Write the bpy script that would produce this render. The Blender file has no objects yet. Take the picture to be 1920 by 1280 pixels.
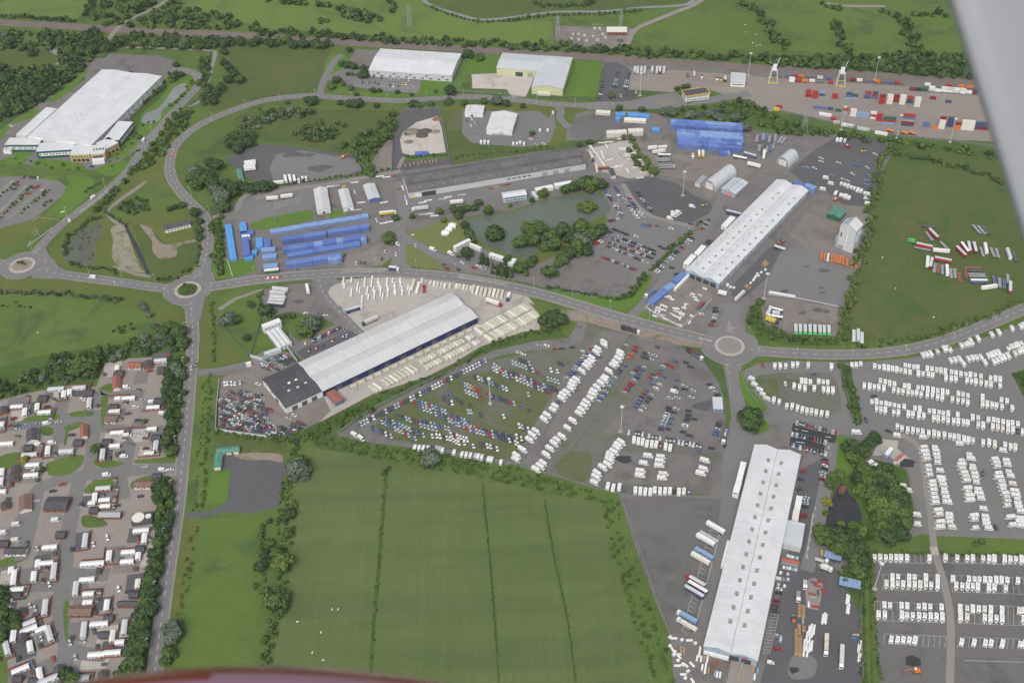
import bpy,math,random
import numpy as np
from mathutils import Matrix,Vector
sc=bpy.context.scene
COL=sc.collection
R=math.radians
rnd=random.Random(7)
# camera
CAM_H,FOC,PITCH,ROLL=590.,2120.9,R(41.317),R(-1.932)
cp,sp,cr,sr=math.cos(PITCH),math.sin(PITCH),math.cos(ROLL),math.sin(ROLL)
ax_r,ax_u,ax_f=Vector((1,0,0)),Vector((0,sp,cp)),Vector((0,cp,-sp))
cam_x,cam_y=ax_r*cr+ax_u*sr,ax_u*cr-ax_r*sr
cd=bpy.data.cameras.new('camera')
cam=bpy.data.objects.new('camera',cd)
COL.objects.link(cam)
cam.matrix_world=Matrix(((cam_x.x,cam_y.x,-ax_f.x,0),(cam_x.y,cam_y.y,-ax_f.y,0),(cam_x.z,cam_y.z,-ax_f.z,CAM_H),(0,0,0,1)))
cd.sensor_width=36.
cd.lens=FOC/1920.*36.
cd.clip_start,cd.clip_end=.1,12000.
cd.dof.use_dof=True
cd.dof.focus_distance=900.
cd.dof.aperture_fstop=4.5
sc.camera=cam
# overcast daylight
SUN_EL,SUN_ROT=R(52),R(200)
w=bpy.data.worlds.new('World')
sc.world=w
w.use_nodes=True
nt=w.node_tree
bg=nt.nodes['Background']
sky=nt.nodes.new('ShaderNodeTexSky')
sky.sky_type='NISHITA'
sky.sun_disc=False
sky.sun_elevation,sky.sun_rotation=SUN_EL,SUN_ROT
sky.air_density,sky.dust_density,sky.ozone_density=1.,4.,1.
hsv=nt.nodes.new('ShaderNodeHueSaturation')
hsv.inputs['Saturation'].default_value=.3
nt.links.new(sky.outputs[0],hsv.inputs['Color'])
nt.links.new(hsv.outputs[0],bg.inputs['Color'])
bg.inputs['Strength'].default_value=.15
sd=bpy.data.lights.new('sun','SUN')
sd.energy,sd.angle,sd.color=1.5,R(30),(1.,.97,.93)
sun=bpy.data.objects.new('sun',sd)
COL.objects.link(sun)
sun.rotation_euler=(R(90)-SUN_EL,0,-SUN_ROT+math.pi)
sc.view_settings.view_transform='Standard'
sc.view_settings.look='None'
sc.view_settings.exposure=.16
sc.view_settings.gamma=1.
sc.view_settings.use_curve_mapping=False
sc.cycles.max_bounces=5
sc.cycles.diffuse_bounces=2
sc.cycles.transparent_max_bounces=4
# survey: photo point -> point on the flat ground (metres)
def G(px,py,z=0):
 x,y=(px-960.)/FOC,(640.-py)/FOC
 d=ax_f+cam_x*x+cam_y*y
 t=(CAM_H-z)/-d.z
 return Vector((d.x*t,d.y*t,z))
def q(r,c,k=4.):
 """points read in a quarter-size survey tile"""
 def f(x,y):return(c*480+x/k,r*320+y/k)
 return f
def heading(px,py,dx,dy,z=0):
 a,b=G(px,py,z),G(px+dx,py+dy,z)
 return math.atan2(b.y-a.y,b.x-a.x)
 # materials
MATS={}
def new_mat(name):
 m=bpy.data.materials.new(name)
 m.use_nodes=True
 MATS[name]=m
 return m,m.node_tree,m.node_tree.nodes['Principled BSDF']
def _noise(nt,coord,scale,detail=4.,rough=.6,dist=0):
 n=nt.nodes.new('ShaderNodeTexNoise')
 n.inputs['Scale'].default_value=scale
 n.inputs['Detail'].default_value=detail
 n.inputs['Roughness'].default_value=rough
 n.inputs['Distortion'].default_value=dist
 nt.links.new(coord,n.inputs['Vector'])
 return n.outputs['Fac']
def _ramp(nt,fac,stops):
 r=nt.nodes.new('ShaderNodeValToRGB')
 e=r.color_ramp.elements
 e[0].position,e[0].color=stops[0][0],(*stops[0][1],1)
 e[1].position,e[1].color=stops[-1][0],(*stops[-1][1],1)
 for p,c in stops[1:-1]:
  k=e.new(p)
  k.color=(*c,1)
 nt.links.new(fac,r.inputs['Fac'])
 return r.outputs['Color']
def _mix(nt,fac,a,b,mode='MIX'):
 m=nt.nodes.new('ShaderNodeMix')
 m.data_type='RGBA'
 m.blend_type=mode
 for sock,v in((m.inputs[0],fac),(m.inputs[6],a),(m.inputs[7],b)):
  if isinstance(v,(int,float)):sock.default_value=v
  elif isinstance(v,tuple):sock.default_value=(*v,1)
  else:nt.links.new(v,sock)
 return m.outputs[2]
def _pos(nt,scale=None):
 g=nt.nodes.new('ShaderNodeNewGeometry')
 if scale is None:return g.outputs['Position']
 m=nt.nodes.new('ShaderNodeMapping')
 m.inputs['Rotation'].default_value=(0,0,scale[0])
 m.inputs['Scale'].default_value=(scale[1],scale[2],1)
 nt.links.new(g.outputs['Position'],m.inputs['Vector'])
 return m.outputs[0]
def ground_mat(name,a,b,c=None,big=.012,mid=.08,fine=.9,streak=None,patch=0,rough=.95,patch_col=None,fine_amt=.5):
 """three scales of colour variation; streak = (angle, sx, sy) adds mowing / tyre directions"""
 m,nt,bs=new_mat(name)
 P=_pos(nt)
 c=c or a
 col=_ramp(nt,_noise(nt,P,big,5,.62,.6),[(.32,a),(.52,b),(.7,c)])
 col=_mix(nt,.5,col,_ramp(nt,_noise(nt,P,mid,5,.65,.4),[(.3,a),(.55,b),(.72,c)]))
 if patch_col:
  f=_noise(nt,P,patch or .03,6,.68,.8)
  mr=nt.nodes.new('ShaderNodeMapRange')
  mr.inputs['From Min'].default_value,mr.inputs['From Max'].default_value=.52,.64
  nt.links.new(f,mr.inputs['Value'])
  col=_mix(nt,mr.outputs[0],col,patch_col)
 if name=='mown_field':
  f=_noise(nt,_pos(nt,(R(-3),.004,.045)),1.,4,.6,.5)
  col=_mix(nt,1.,col,_ramp(nt,f,[(.35,(.88,.9,.9)),(.65,(1.12,1.1,1.04))]),'MULTIPLY')
 if streak:
  f=_noise(nt,_pos(nt,streak),1.,3,.6,.1)
  col=_mix(nt,1.,col,_ramp(nt,f,[(.25,(.93,.93,.94)),(.75,(1.06,1.06,1.05))]),'MULTIPLY')
 f=_noise(nt,P,fine,3,.7)
 k=fine_amt
 col=_mix(nt,1.,col,_ramp(nt,f,[(.25,(1-k,)*3),(.75,(1+k,)*3)]),'MULTIPLY')
 nt.links.new(col,bs.inputs['Base Color'])
 bs.inputs['Roughness'].default_value=rough
 bs.inputs['Specular IOR Level'].default_value=.15
 return m
def paint(name,col,rough=.5,spec=.4,dirt=.1,scale=.6,metal=0):
 m,nt,bs=new_mat(name)
 tc=nt.nodes.new('ShaderNodeTexCoord')
 f=_noise(nt,tc.outputs['Object'],scale,4,.65)
 c=_ramp(nt,f,[(.3,tuple(v*(1-2*dirt)for v in col)),(.6,col)])
 nt.links.new(c,bs.inputs['Base Color'])
 bs.inputs['Roughness'].default_value=rough
 bs.inputs['Specular IOR Level'].default_value=spec
 bs.inputs['Metallic'].default_value=metal
 return m
def sheet_roof(name,col,pitch_dir='X',step=1.1,dirt=.14,amt=.12):
 """profiled metal sheets: seams across the slope, staining, sheet to sheet tone"""
 m,nt,bs=new_mat(name)
 tc=nt.nodes.new('ShaderNodeTexCoord')
 O=tc.outputs['Object']
 mp=nt.nodes.new('ShaderNodeMapping')
 mp.inputs['Scale'].default_value=(.05,.55,.05)if pitch_dir=='X' else(.55,.05,.05)
 nt.links.new(O,mp.inputs['Vector'])
 c=_ramp(nt,_noise(nt,O,.07,5,.65),[(.3,tuple(v*(1-dirt)for v in col)),(.65,col)])
 c=_mix(nt,1.,c,_ramp(nt,_noise(nt,mp.outputs[0],step,3,.6),[(.3,(1-amt,)*3),(.7,(1.,)*3)]),'MULTIPLY')
 nt.links.new(c,bs.inputs['Base Color'])
 bs.inputs['Roughness'].default_value=.55
 bs.inputs['Specular IOR Level'].default_value=.3
 return m
def foliage(name,a,b,c):
 m,nt,bs=new_mat(name)
 P=_pos(nt)
 oi=nt.nodes.new('ShaderNodeObjectInfo')
 col=_ramp(nt,_noise(nt,P,.16,3,.6),[(.33,a),(.52,b),(.7,c)])
 col=_mix(nt,.35,col,_ramp(nt,oi.outputs['Random'],[(0,a),(.5,b),(1.,c)]))
 col=_mix(nt,1.,col,_ramp(nt,_noise(nt,P,1.1,2,.6),[(.28,(.6,)*3),(.72,(1.4,)*3)]),'MULTIPLY')
 nt.links.new(col,bs.inputs['Base Color'])
 bs.inputs['Roughness'].default_value=.8
 bs.inputs['Specular IOR Level'].default_value=.2
 return m
ground_mat('pasture',(.068,.108,.028),(.088,.132,.034),(.112,.149,.044),patch_col=(.056,.092,.034),patch=.02)
ground_mat('mown_field',(.084,.118,.042),(.098,.13,.048),(.114,.136,.06),big=.012,mid=.05,streak=(R(4),.3,.006),fine_amt=.22)
ground_mat('green_field',(.075,.126,.03),(.092,.142,.034),(.118,.152,.045),patch_col=(.062,.102,.036),patch=.025,fine_amt=.3)
ground_mat('far_field',(.1,.154,.037),(.116,.17,.042),(.138,.175,.051),big=.006,patch_col=(.072,.118,.044),patch=.012,fine_amt=.3)
ground_mat('rough_field',(.062,.094,.028),(.084,.106,.034),(.118,.116,.052),big=.02,mid=.12,patch_col=(.056,.098,.032),patch=.03)
ground_mat('lawn',(.078,.149,.027),(.09,.163,.03),(.108,.17,.036),fine_amt=.2,big=.03)
ground_mat('dry_lawn',(.12,.15,.045),(.14,.16,.055),(.155,.15,.07),fine_amt=.25)
ground_mat('verge',(.08,.113,.027),(.105,.126,.035),(.135,.134,.048),mid=.15)
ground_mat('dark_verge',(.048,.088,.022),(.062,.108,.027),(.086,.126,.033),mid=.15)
ground_mat('tarmac',(.15,.145,.142),(.165,.16,.157),(.182,.177,.174),fine_amt=.12)
ground_mat('road_tarmac',(.158,.153,.152),(.17,.165,.164),(.182,.178,.176),fine_amt=.1)
ground_mat('dark_tarmac',(.085,.084,.09),(.098,.097,.103),(.112,.11,.115),fine_amt=.15)
ground_mat('black_tarmac',(.04,.04,.045),(.046,.046,.05),(.052,.052,.056),fine_amt=.15)
ground_mat('park_tarmac',(.118,.113,.11),(.132,.127,.123),(.15,.144,.138),fine_amt=.15,patch_col=(.096,.093,.092),patch=.02)
ground_mat('gravel',(.135,.127,.122),(.16,.152,.146),(.185,.174,.164),fine_amt=.22,patch_col=(.115,.108,.104),patch=.05)
ground_mat('brown_gravel',(.165,.145,.13),(.195,.172,.155),(.22,.196,.176),fine_amt=.2,patch_col=(.135,.122,.112),patch=.04)
ground_mat('terminal_tarmac',(.21,.182,.165),(.235,.205,.186),(.262,.23,.208),fine_amt=.12,streak=(R(-4),.02,.2))
ground_mat('concrete',(.33,.3,.275),(.375,.345,.318),(.42,.39,.36),fine_amt=.15,patch_col=(.28,.255,.235),patch=.06)
ground_mat('pale_concrete',(.4,.36,.33),(.44,.4,.37),(.5,.46,.43),fine_amt=.12,patch_col=(.33,.29,.26),patch=.05)
ground_mat('paving',(.215,.188,.17),(.25,.22,.2),(.29,.255,.235),fine_amt=.18)
ground_mat('bare_earth',(.2,.165,.13),(.24,.2,.16),(.28,.24,.195),fine_amt=.3,patch_col=(.11,.125,.05),patch=.08)
ground_mat('weedy_lot',(.115,.112,.1),(.14,.135,.122),(.12,.13,.078),mid=.1,fine_amt=.25,patch_col=(.085,.112,.04),patch=.03)
ground_mat('weedy_green',(.08,.1,.04),(.1,.118,.052),(.13,.128,.085),mid=.1,fine_amt=.25,patch_col=(.13,.124,.112),patch=.035)
ground_mat('meadow_flowers',(.19,.18,.13),(.25,.235,.18),(.32,.3,.25),mid=.2,fine=.7,fine_amt=.4,patch_col=(.12,.13,.06),patch=.12)
ground_mat('ballast',(.14,.122,.11),(.168,.148,.134),(.195,.172,.156),fine_amt=.15,streak=(R(-4.2),.004,.32))
ground_mat('reed',(.085,.092,.068),(.105,.112,.082),(.125,.13,.095),fine_amt=.3)
ground_mat('old_road',(.2,.185,.17),(.23,.212,.196),(.26,.24,.22),fine_amt=.15)
def water(name,col,rough=.12):
 m,nt,bs=new_mat(name)
 P=_pos(nt)
 nt.links.new(_ramp(nt,_noise(nt,P,.03,3),[(.3,col),(.7,tuple(v*1.2 for v in col))]),bs.inputs['Base Color'])
 bs.inputs['Roughness'].default_value=rough
 bs.inputs['Specular IOR Level'].default_value=.5
 b=nt.nodes.new('ShaderNodeBump')
 b.inputs['Strength'].default_value=.15
 nt.links.new(_noise(nt,P,.8,3),b.inputs['Height'])
 nt.links.new(b.outputs[0],bs.inputs['Normal'])
 return m
water('pond_green',(.095,.115,.092))
water('pond_dark',(.03,.032,.036))
water('pond_pale',(.18,.185,.185),.4)
paint('white_line',(.62,.62,.6),.8,.1,.15,.3)
paint('yellow_line',(.55,.48,.22),.8,.1,.15,.3)
paint('faded_red',(.42,.14,.11),.8,.1,.2,.3)
paint('white',(.72,.72,.71),.4)
paint('cream',(.66,.64,.57),.5)
paint('pale_cream',(.62,.62,.48),.55)
paint('light_grey',(.52,.53,.54),.5)
paint('mid_grey',(.3,.31,.32),.55)
paint('dark_grey',(.1,.105,.115),.4,.5)
paint('black',(.06,.064,.072),.3,.5)
paint('glass',(.035,.042,.05),.15,.6,.05)
paint('acrylic',(.13,.14,.15),.25,.5,.05)
paint('tyre',(.03,.03,.03),.9,.1)
paint('silver',(.48,.53,.57),.32,.5,.05,metal=.2)
paint('red',(.36,.04,.04),.35)
paint('dark_red',(.22,.025,.03),.35)
paint('blue',(.105,.145,.28),.3,.5)
paint('dark_blue',(.06,.08,.15),.3,.5)
paint('light_blue',(.22,.33,.48),.4)
paint('green',(.035,.12,.075),.4)
paint('dark_green',(.018,.055,.045),.4)
paint('bright_green',(.11,.42,.13),.4)
paint('yellow',(.62,.46,.07),.4)
paint('orange',(.6,.17,.035),.45)
paint('brown',(.16,.09,.055),.7)
paint('rust',(.26,.1,.055),.8)
paint('maroon',(.2,.05,.05),.5)
paint('store_blue',(.13,.215,.5),.55,.3,.16,.25)
paint('store_blue_deep',(.105,.165,.45),.55,.3,.16,.25)
paint('store_blue_pale',(.21,.33,.58),.55,.3,.16,.25)
paint('store_blue_sky',(.1,.32,.66),.55,.3,.16,.25)
paint('brick_red',(.26,.105,.075),.85,.15,.2,1.2)
paint('tan_brick',(.5,.37,.2),.85,.15,.12,1.2)
paint('slate',(.085,.085,.095),.8,.2,.2,.5)
paint('roof_red',(.3,.12,.09),.8,.2,.2,.5)
paint('roof_brown',(.2,.13,.105),.8,.2,.2,.5)
paint('roof_green',(.09,.24,.18),.6,.3,.15,.4)
paint('navy',(.022,.035,.105),.5)
paint('teal_panel',(.02,.085,.105),.4)
paint('skylight',(.28,.275,.245),.5,.3,.2,.5)
paint('wood',(.42,.29,.16),.8,.1,.2,.8)
paint('concrete_block',(.6,.58,.46),.85,.1,.18,.35)
paint('pale_block',(.72,.71,.64),.85,.1,.12,.35)
paint('galvanised',(.34,.36,.37),.5,.4,.1)
paint('fence_green',(.1,.16,.14),.6)
paint('fence_grey',(.27,.29,.3),.6)
paint('bark',(.09,.07,.05),.9,.1,.2,1.)
paint('horse_white',(.68,.66,.6),.9,.1)
paint('gravel_heap',(.1,.095,.09),.95,.1,.2,.8)
paint('grey_blue_wall',(.3,.38,.45),.5)
paint('pale_blue_wall',(.46,.54,.6),.5)
paint('lime_wall',(.52,.54,.33),.55)
paint('pink',(.55,.25,.26),.5)
paint('aircraft_painted_sheen',(.3,.17,.23),.1,.8,.02)  # pinkish sky sheen of the red fairing, put into the colour
paint('aircraft_grey',(.19,.205,.225),.3,.5,.03)
paint('aircraft_edge',(.22,.23,.25),.3,.5,.03)
paint('aircraft_red',(.2,.012,.02),.08,1.,.02)
sheet_roof('roof_white',(.61,.62,.63))
sheet_roof('roof_white2',(.54,.54,.55))
sheet_roof('roof_pale',(.5,.52,.54))
sheet_roof('roof_asbestos',(.145,.142,.14),dirt=.35,amt=.25)
sheet_roof('roof_dark',(.09,.088,.095),dirt=.35,amt=.25)
foliage('leaf_mid',(.053,.095,.027),(.073,.12,.033),(.101,.148,.041))
foliage('leaf_dark',(.034,.067,.025),(.048,.087,.031),(.071,.109,.037))
foliage('leaf_grey',(.075,.105,.065),(.105,.138,.092),(.15,.18,.13))
foliage('leaf_light',(.071,.114,.025),(.093,.14,.031),(.126,.166,.041))
foliage('leaf_gold',(.16,.16,.03),(.22,.2,.035),(.28,.25,.05))
foliage('leaf_rank',(.06,.1,.025),(.079,.123,.029),(.106,.147,.039))
# objects and meshes
class MB:
 """collects boxes, prisms and tubes, then becomes ONE mesh"""
 def __init__(self):self.v,self.f,self.m=[],[],[]
 def add(self,verts,faces,mi=0):
  b=len(self.v)
  self.v.extend([tuple(p)for p in verts])
  self.f.extend([tuple(b+i for i in f)for f in faces])
  self.m.extend([mi]*len(faces))
  return self
 def box(self,x0,x1,y0,y1,z0,z1,mi=0,bottom=False):
  v=[(x0,y0,z0),(x1,y0,z0),(x1,y1,z0),(x0,y1,z0),(x0,y0,z1),(x1,y0,z1),(x1,y1,z1),(x0,y1,z1)]
  f=[(4,5,6,7),(0,1,5,4),(1,2,6,5),(2,3,7,6),(3,0,4,7)]
  if bottom:f.append((3,2,1,0))
  return self.add(v,f,mi)
 def frus(self,a,b,mi=0,top_mi=None,bottom=False):
  """a, b = (x0,x1,y0,y1,z): a box whose top is another rectangle"""
  v=[(a[0],a[2],a[4]),(a[1],a[2],a[4]),(a[1],a[3],a[4]),(a[0],a[3],a[4]),(b[0],b[2],b[4]),(b[1],b[2],b[4]),(b[1],b[3],b[4]),(b[0],b[3],b[4])]
  self.add(v,[(0,1,5,4),(1,2,6,5),(2,3,7,6),(3,0,4,7)]+([(3,2,1,0)]if bottom else[]),mi)
  b0=len(self.v)-8
  self.f.append((b0+4,b0+5,b0+6,b0+7));self.m.append(mi if top_mi is None else top_mi)
  return self
 def prism_y(self,prof,y0,y1,mi=0,cap=None,caps=True):
  """profile in (x,z), counter-clockwise seen from -y, swept along y"""
  n=len(prof)
  v=[(x,y0,z)for x,z in prof]+[(x,y1,z)for x,z in prof]
  self.add(v,[(i,(i+1)%n,n+(i+1)%n,n+i)for i in range(n)],mi)
  if caps:
   b0=len(self.v)-2*n
   self.f+=[tuple(b0+i for i in range(n))[::-1],tuple(b0+n+i for i in range(n))]
   self.m+=[mi if cap is None else cap]*2
  return self
 def prism_x(self,prof,x0,x1,mi=0,cap=None,caps=True):
  n=len(prof)
  v=[(x0,y,z)for y,z in prof]+[(x1,y,z)for y,z in prof]
  self.add(v,[(i,(i+1)%n,n+(i+1)%n,n+i)for i in range(n)],mi)
  if caps:
   b0=len(self.v)-2*n
   self.f+=[tuple(b0+i for i in range(n))[::-1],tuple(b0+n+i for i in range(n))]
   self.m+=[mi if cap is None else cap]*2
  return self
 def tube(self,p,r=.1,n=6,mi=0,r2=None,cap=True):
  """straight or bent tube through points p"""
  p=[Vector(a)for a in p]
  rows=[]
  for i,a in enumerate(p):
   d=(p[min(i+1,len(p)-1)]-p[max(i-1,0)]).normalized()
   u=d.cross(Vector((0,0,1)))
   if u.length<1e-3:u=Vector((1,0,0))
   u.normalize();vv=d.cross(u)
   rr=r if r2 is None else r+(r2-r)*i/(len(p)-1)
   rows.append([a+u*(rr*math.cos(2*math.pi*k/n))+vv*(rr*math.sin(2*math.pi*k/n))for k in range(n)])
  vs=[x for row in rows for x in row]
  fs=[(i*n+k,i*n+(k+1)%n,(i+1)*n+(k+1)%n,(i+1)*n+k)for i in range(len(p)-1)for k in range(n)]
  if cap:
   fs+=[tuple(range(n))[::-1],tuple((len(p)-1)*n+k for k in range(n))]
  return self.add(vs,fs,mi)
 def wheel(self,x,y,r,wd,mi=0,n=8):
  """wheel with axle along y"""
  pr=[(x+r*math.cos(2*math.pi*k/n),r+r*math.sin(2*math.pi*k/n))for k in range(n)]
  return self.prism_y(pr,y-wd/2,y+wd/2,mi)
 def data(self,name,mats,smooth=False):
  me=bpy.data.meshes.new(name)
  me.from_pydata(self.v,[],self.f)
  for mm in mats:me.materials.append(MATS[mm])
  if len(mats)>1:me.polygons.foreach_set('material_index',np.array(self.m,dtype=np.int32))
  if smooth:me.polygons.foreach_set('use_smooth',np.ones(len(self.f),dtype=bool))
  me.update()
  return me
 def build(self,name,mats,parent=None,smooth=False,**kw):
  if isinstance(mats,str):mats=[mats]
  return link(name,self.data(name,mats,smooth),parent,**kw)
ALL_LABELS={}
def tag(o,label=None,cat=None,group=None,kind=None):
 if label:
  o['label']=label
 if cat:o['category']=cat
 if group:o['group']=group
 if kind:o['kind']=kind
 return o
def link(name,data,parent=None,loc=None,rz=None,scale=None,**kw):
 o=bpy.data.objects.new(name,data)
 COL.objects.link(o)
 if parent is not None:o.parent=parent
 if loc is not None:o.location=loc
 if rz is not None:o.rotation_euler=(0,0,rz)
 if scale is not None:o.scale=(scale,)*3 if isinstance(scale,(int,float))else scale
 if kw:tag(o,**kw)
 return o
def empty(name,loc,rz=0,**kw):
 o=link(name,None,None,loc,rz,**kw)
 o.empty_display_size=.5
 return o
ORD=('first second third fourth fifth sixth seventh eighth ninth tenth eleventh twelfth thirteenth fourteenth fifteenth sixteenth ''seventeenth eighteenth nineteenth twentieth').split()
TENS={20:'twenty',30:'thirty',40:'forty',50:'fifty',60:'sixty',70:'seventy'}
def ordw(n):
 if n<=20:return ORD[n-1]
 t,u=n//10*10,n%10
 return(TENS[t][:-1]+'ieth')if u==0 else TENS[t]+'-'+ORD[u-1]
 # splines and sheets
def spline(pts,closed=False,k=6):
 n=len(pts)
 out=[]
 P=[Vector((p[0],p[1]))for p in pts]
 for i in range(n if closed else n-1):
  if closed:a,b,c,d=P[(i-1)%n],P[i],P[(i+1)%n],P[(i+2)%n]
  else:a,b,c,d=P[max(i-1,0)],P[i],P[i+1],P[min(i+2,n-1)]
  for j in range(k):
   t=j/k
   out.append(.5*((2*b)+(c-a)*t+(2*a-5*b+4*c-d)*t*t+(3*b-a-3*c+d)*t**3))
 if not closed:out.append(P[-1])
 return out
LAYER=.004
SEQ=[0]
def layer_z(layer):
 SEQ[0]+=1
 return .024*layer+(SEQ[0]%31)*.00075
def sheet(name,pts,mat,layer=1,smooth=False,px=True,**kw):
 """one flat piece of ground; pts in photo points (px) or metres"""
 if px:pts=[G(*p).xy for p in pts]
 if smooth:pts=spline(pts,True,5)
 z=layer_z(layer)
 me=bpy.data.meshes.new(name)
 v=[(p[0],p[1],z)for p in pts]
 ar=sum(v[i][0]*v[(i+1)%len(v)][1]-v[(i+1)%len(v)][0]*v[i][1]for i in range(len(v)))
 if ar<0:v.reverse()
 me.from_pydata(v,[],[tuple(range(len(v)))])
 me.materials.append(MATS[mat])
 kw.setdefault('kind','structure')
 return link(name,me,None,**kw)
def strip_pts(path,width,off=0):
 """left and right edges of a band along a path in metres"""
 L,Rr=[],[]
 n=len(path)
 for i,p in enumerate(path):
  a,b=path[max(i-1,0)],path[min(i+1,n-1)]
  d=Vector((b[0]-a[0],b[1]-a[1])).normalized()
  nn=Vector((-d.y,d.x))
  wd=width(i/(n-1))if callable(width)else width
  L.append(Vector((p[0],p[1]))+nn*(off+wd/2));Rr.append(Vector((p[0],p[1]))+nn*(off-wd/2))
 return L,Rr
def band(name,path,width,mat,layer,**kw):
 L,Rr=strip_pts(path,width)
 z=layer_z(layer)
 n=len(path)
 v=[(p.x,p.y,z)for p in L]+[(p.x,p.y,z)for p in Rr]
 f=[(n+i,n+i+1,i+1,i)for i in range(n-1)]
 me=bpy.data.meshes.new(name)
 me.from_pydata(v,[],f)
 me.materials.append(MATS[mat])
 kw.setdefault('kind','structure')
 return link(name,me,None,**kw)
def disc_pts(c,r,n=40):return[(c[0]+r*math.cos(2*math.pi*k/n),c[1]+r*math.sin(2*math.pi*k/n))for k in range(n)]
MARK={'white_line':MB(),'yellow_line':MB()}
MARK_L=16
def mark_seg(a,b,wd=.15,mat='white_line'):
 a,b=Vector(a[:2]),Vector(b[:2])
 d=b-a
 if d.length<1e-4:return
 d.normalize();nn=Vector((-d.y,d.x))*wd/2
 z=.024*MARK_L
 MARK[mat].add([(*(a-nn),z),(*(b-nn),z),(*(b+nn),z),(*(a+nn),z)],[(0,1,2,3)])
def mark_px(a,b,wd=.2,mat='white_line'):mark_seg(G(*a),G(*b),wd,mat)
def walk(path,step):
 """points along a path every step metres, with directions"""
 out=[];acc=0;nxt=0
 for i in range(len(path)-1):
  a,b=Vector(path[i][:2]),Vector(path[i+1][:2])
  L=(b-a).length
  while nxt<=acc+L and L>0:
   t=(nxt-acc)/L
   out.append((a+(b-a)*t,(b-a)/L));nxt+=step
  acc+=L
 return out
def dashes(path,on=4.,off=5.,wd=.22,side=0,skip=0):
 for p,d in walk(path,on+off)[int(skip):]:
  nn=Vector((-d.y,d.x))*side
  mark_seg(p+nn,p+nn+d*on,wd)
def solid(path,wd=.15,side=0,mat='white_line'):
 pp=walk(path,3.)
 for(a,da),(b,db)in zip(pp,pp[1:]):
  mark_seg(a+Vector((-da.y,da.x))*side,b+Vector((-db.y,db.x))*side,wd,mat)
  # GROUND
me=bpy.data.meshes.new('ground')
S=4000.
me.from_pydata([(-S,-S,0),(S,-S,0),(S,S,0),(-S,S,0)],[],[(0,1,2,3)])
me.materials.append(MATS['pasture'])
link('ground',me,None,kind='structure')
def A(name,mat,layer,pts,smooth=False,t=None):
 if t:pts=[t(*p)for p in pts]
 return sheet(name,pts,mat,layer,smooth)
A('field','far_field',1,[(-160,-90),(170,-90),(165,0),(152,30),(138,40),(60,35),(-160,22)])
A('field','far_field',1,[(345,-80),(330,14),(395,24),(450,42),(520,56),(640,62),(760,70),(900,80),(1036,88),(1036,50),(1030,38),(960,42),(900,40),(850,28),(800,6),(780,-80)])
A('field','rough_field',1,[(800,-80),(806,4),(850,21),(900,33),(960,29),(1040,19),(1130,18),(1200,11),(1288,4),(1310,-80)])
A('field','green_field',1,[(960,37),(1040,27),(1130,26),(1205,20),(1290,12),(1240,35),(1195,52),(1130,49),(1046,48),(1030,40)])
A('field','green_field',1,[(1190,60),(1250,38),(1320,14),(1400,0),(1430,-60),(1900,-60),(1900,120),(1800,112),(1600,100),(1440,94),(1180,84)])
A('field','rough_field',1,[(430,86),(500,90),(560,90),(622,94),(606,130),(592,165),(575,176),(520,178),(450,196),(398,210),(392,192),(408,160),(428,130)])
A('field','rough_field',1,[(-60,90),(40,95),(100,96),(108,112),(92,124),(56,132),(20,128),(-60,140)],True)
A('field','green_field',1,[(-80,552),(60,553),(200,558),(262,575),(300,600),(318,640),(240,650),(180,655),(90,680),(30,705),(-80,720)],True)
A('field','mown_field',1,[(576,838),(640,848),(700,856),(760,874),(850,886),(940,905),(1020,922),(1080,935),(1128,945),(1142,1000),(1160,1080),(1185,1160),(1212,1260),(1222,1340),(480,1340),(504,1240),(520,1170),(540,1080),(547,1000),(552,930),(562,880)])
A('field','green_field',1,[(372,975),(430,970),(505,968),(500,1040),(490,1110),(478,1180),(470,1340),(300,1340),(318,1240),(332,1160),(352,1060)])
A('field','rough_field',1,[(1652,300),(1672,268),(1760,278),(1880,300),(2050,330),(2050,560),(1930,560),(1860,590),(1780,615),(1700,632),(1585,645),(1578,600),(1590,540),(1610,480),(1628,400),(1638,340)])
A('field','rough_field',1,[(490,206),(560,200),(640,206),(748,210),(742,232),(735,270),(700,290),(690,318),(660,300),(600,280),(540,270),(490,262),(450,250),(440,222)],True)
A('rough_grass','rough_field',2,[(830,206),(868,204),(872,260),(1000,278),(1040,272),(1100,262),(1100,276),(1000,285),(845,308),(838,270)])
A('rough_grass','weedy_green',2,[(858,205),(870,205),(862,240),(838,240)],True)
A('lawn','lawn',2,[(612,112),(640,100),(652,118),(636,138),(632,150),(612,145)],True)
A('lawn','lawn',2,[(866,112),(880,100),(936,104),(936,138),(870,140),(862,172),(846,172),(852,150)])
A('lawn','lawn',2,[(622,155),(648,150),(658,168),(690,173),(778,176),(790,152),(846,150),(846,178),(740,183),(660,180),(618,170)])
A('lawn','lawn',2,[(1072,114),(1130,116),(1118,182),(1056,180)])
A('verge','verge',2,[(475,205),(540,196),(600,196),(700,201),(800,199),(870,195),(935,198),(1035,208),(1028,212),(935,205),(860,207),(760,208),(640,206),(560,204),(480,214)])
A('lawn','lawn',2,[(-60,332),(0,325),(40,332),(110,330),(105,340),(0,337),(-60,345)])
A('verge','verge',2,[(240,330),(318,250),(330,262),(322,300),(330,345),(372,395),(385,440),(376,490),(350,515),(300,528),(230,518),(150,506),(100,492),(92,475),(115,440),(160,405),(205,375)],True)
A('meadow','green_field',3,[(215,400),(240,375),(275,350),(310,345),(345,370),(350,385),(300,390),(262,400),(230,412)],True)
A('reed_bed','reed',3,[(118,478),(122,460),(150,432),(182,420),(194,424),(188,445),(176,465),(180,485),(165,500),(135,495)],True)
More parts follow.
